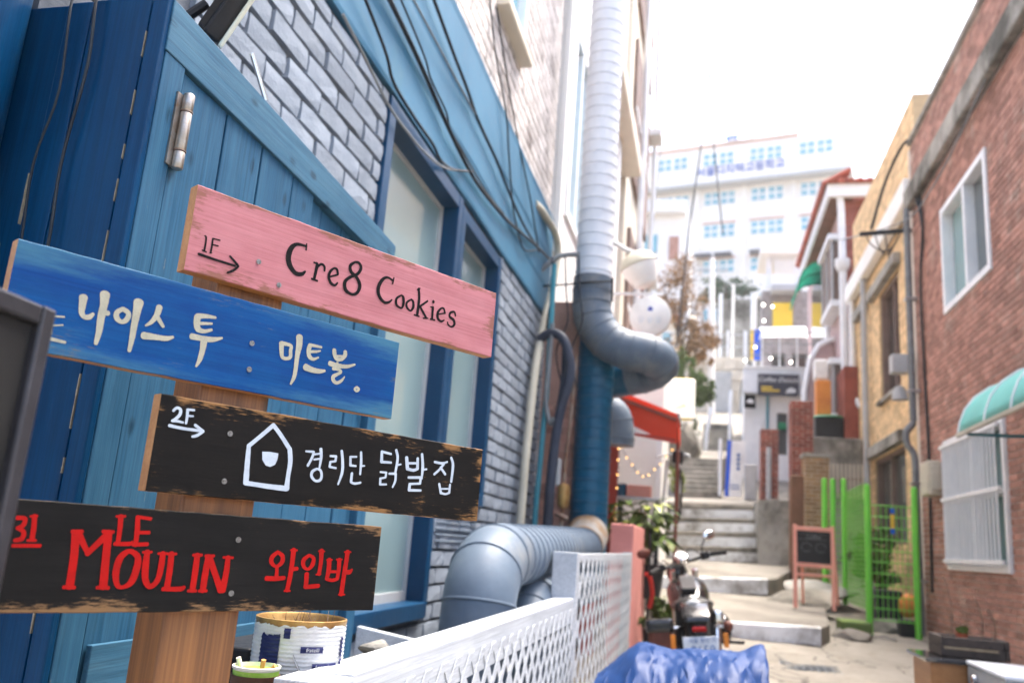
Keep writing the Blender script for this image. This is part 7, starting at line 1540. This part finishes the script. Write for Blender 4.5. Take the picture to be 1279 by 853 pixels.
tree('pine_tree', 'dark pine tree in front of the school', (0.62, 38.5, 9.2), [((0.7, 38.5, 13.2), (1.35, 0.8, 0.75))], 'foliage_pine', 2600, 0.13, 62, 0.12)
tree('evergreen_shrub', 'olive green bushy tree behind the white box sign', (-0.9, 28, 5.0), [((-0.80, 28, 7.0), (0.62, 0.6, 0.95)), ((-0.2, 27.6, 6.6), (0.4, 0.4, 0.5))], 'foliage_pot', 3000, 0.10, 63, 0.07)
tree('bank_shrub', 'low dark shrub on the bank beside the upper stairs', (-0.6, 22.8, 3.9), [((-0.62, 22.8, 4.7), (0.38, 0.4, 0.35))], 'foliage_dark', 900, 0.07, 64, 0.03, 3)
tree('bank_shrub', 'yellowish weed tuft beside the second flight of stairs', (-0.62, 19.2, 2.6), [((-0.62, 19.2, 3.0), (0.18, 0.2, 0.3))], 'foliage_yellow', 500, 0.06, 65, 0.02, 3)
up_ = thing('utility_pole', 'white utility pole rising from the hillside', 'pole', (0.13, 33, 6.2)); MB().tube([(0.16, 33, 6.0), (0.12, 33, 9.0), (0.06, 33, 12.9)], [0.14, 0.12, 0.10], 12).build('pole', 'school_white', up_, smooth=True); MB().bar((-0.5, 33, 12.4), (0.7, 33, 12.4), 0.08, 0.08).build('crossarm', 'grey_plastic', up_)
cable('cable', [(0.30, 20, 18.0), (-0.22, 20, 12.1), (-0.52, 20, 9.2), (-0.75, 20, 6.15)], 0.02, 'cable_black', 'black overhead wire slanting down left of the school sign', 'overhead wires')
cable('cable', [(-0.55, 20, 18.0), (-0.05, 20, 12.1), (0.09, 20, 10.7), (0.28, 20, 9.0)], 0.017, 'cable_black', 'black overhead wire crossing the middle of the school sign', 'overhead wires')
cable('cable', [(-1.2, 20, 13.0), (-1.3, 20, 11.2), (-1.42, 20, 9.0)], 0.012, 'cable_grey', 'thin overhead wire near the left edge of the school', 'overhead wires')
SD = Vector((0.9748, -0.2234, 0)); SN = Vector((-0.2234, -0.9748, 0)); SO = Vector((0, 79.9, 0))
sc_ = thing('school_building', 'long white school building with rows of small windows and blue lettering', 'building', (0, 80, 22))
def sbx(s0, s1, z0, z1, d0, d1):
    P = lambda s, d, z: tuple(SO + SD * s + SN * d + Vector((0, 0, z)))
    return MB().add([P(s0, d0, z0), P(s1, d0, z0), P(s1, d1, z0), P(s0, d1, z0), P(s0, d0, z1), P(s1, d0, z1), P(s1, d1, z1), P(s0, d1, z1)], [(0, 3, 2, 1), (4, 5, 6, 7), (0, 1, 5, 4), (1, 2, 6, 5), (2, 3, 7, 6), (3, 0, 4, 7)])
sbx(-18, 12.6, 18, 36.6, -12, 0).build('lower_wall', 'school_white', sc_); sbx(-18, 12.8, 36.6, 40.35, -12, 0.9).build('upper_wall', 'school_white', sc_)
sbx(-18.2, 8.3, 40.352, 40.75, -12, 1.0).build('parapet', 'school_pink', sc_); sbx(-18.2, 12.9, 36.35, 36.598, -1, 1.2).build('ledge', 'grey_plastic', sc_)
for s in (-6.6, -1.5, 2.95, 7.5): sbx(s, s + 0.35, 18, 36.3, 0.001, 0.3).build('pilaster', 'school_white', sc_)
pane_me = None
for row, (zt, d) in enumerate(((39.75, 0.9), (36.0, 0.0), (32.6, 0.0), (29.0, 0.0), (25.4, 0.0))):
    for s0 in (-10.0, -5.3, -0.75, 3.75, 8.3):
        w_ = sbx(s0, s0 + 3.0, zt - 1.45, zt, d + 0.001, d + 0.05).build('window', 'sign_white', sc_)
        if row in (2, 3): sub('lintel', sbx(s0 - 0.1, s0 + 3.1, zt + 0.05, zt + 0.25, d + 0.001, d + 0.1), 'school_pink', w_)
        for i in range(4):
            for j in range(2):
                a = s0 + 0.12 + 0.72 * i + (0.12 if i > 1 else -0.02)
                sub('pane', sbx(a, a + 0.55, zt - 0.62 - 0.7 * j, zt - 0.12 - 0.7 * j, d + 0.051, d + 0.08), 'cyan_glass', w_)
for s in (-1.4, 0.5, 3.8): sbx(s, s + 1.6, 29.15, 29.4, 0.001, 0.9).build('canopy', 'sign_dark', sc_)
text('lettering', '서울디지텍고등학교', 1.02, 'sign_blue', sc_, frameM(SO + SD * 2.85 + SN * 0.97 + Vector((0, 0, 37.75)), SD, (0, 0, 1)), 0.04)
text('roof_lettering', 'SDHS', 1.0, 'sign_white', sc_, frameM(SO + SD * 2.9 + SN * 1.06 + Vector((0, 0, 41.0)), SD, (0, 0, 1)), 0.05)
sbx(1.5, 2.6, 40.8, 41.3, 1.01, 1.1).build('roof_emblem', 'sign_blue', sc_)

# ================================================================== HAZE
hz = MB().box(-210, 210, -70, 310, -4, 46).build('haze', None); hz['kind'] = 'stuff'
m = bpy.data.materials.new('haze'); m.use_nodes = True; nt = m.node_tree; nt.nodes.clear()
pv = nt.nodes.new('ShaderNodeVolumePrincipled'); om = nt.nodes.new('ShaderNodeOutputMaterial')
pv.inputs['Color'].default_value = (1.0, 0.985, 0.96, 1); pv.inputs['Density'].default_value = 0.0011; pv.inputs['Anisotropy'].default_value = 0.35
nt.links.new(pv.outputs[0], om.inputs['Volume']); hz.data.materials.append(m)
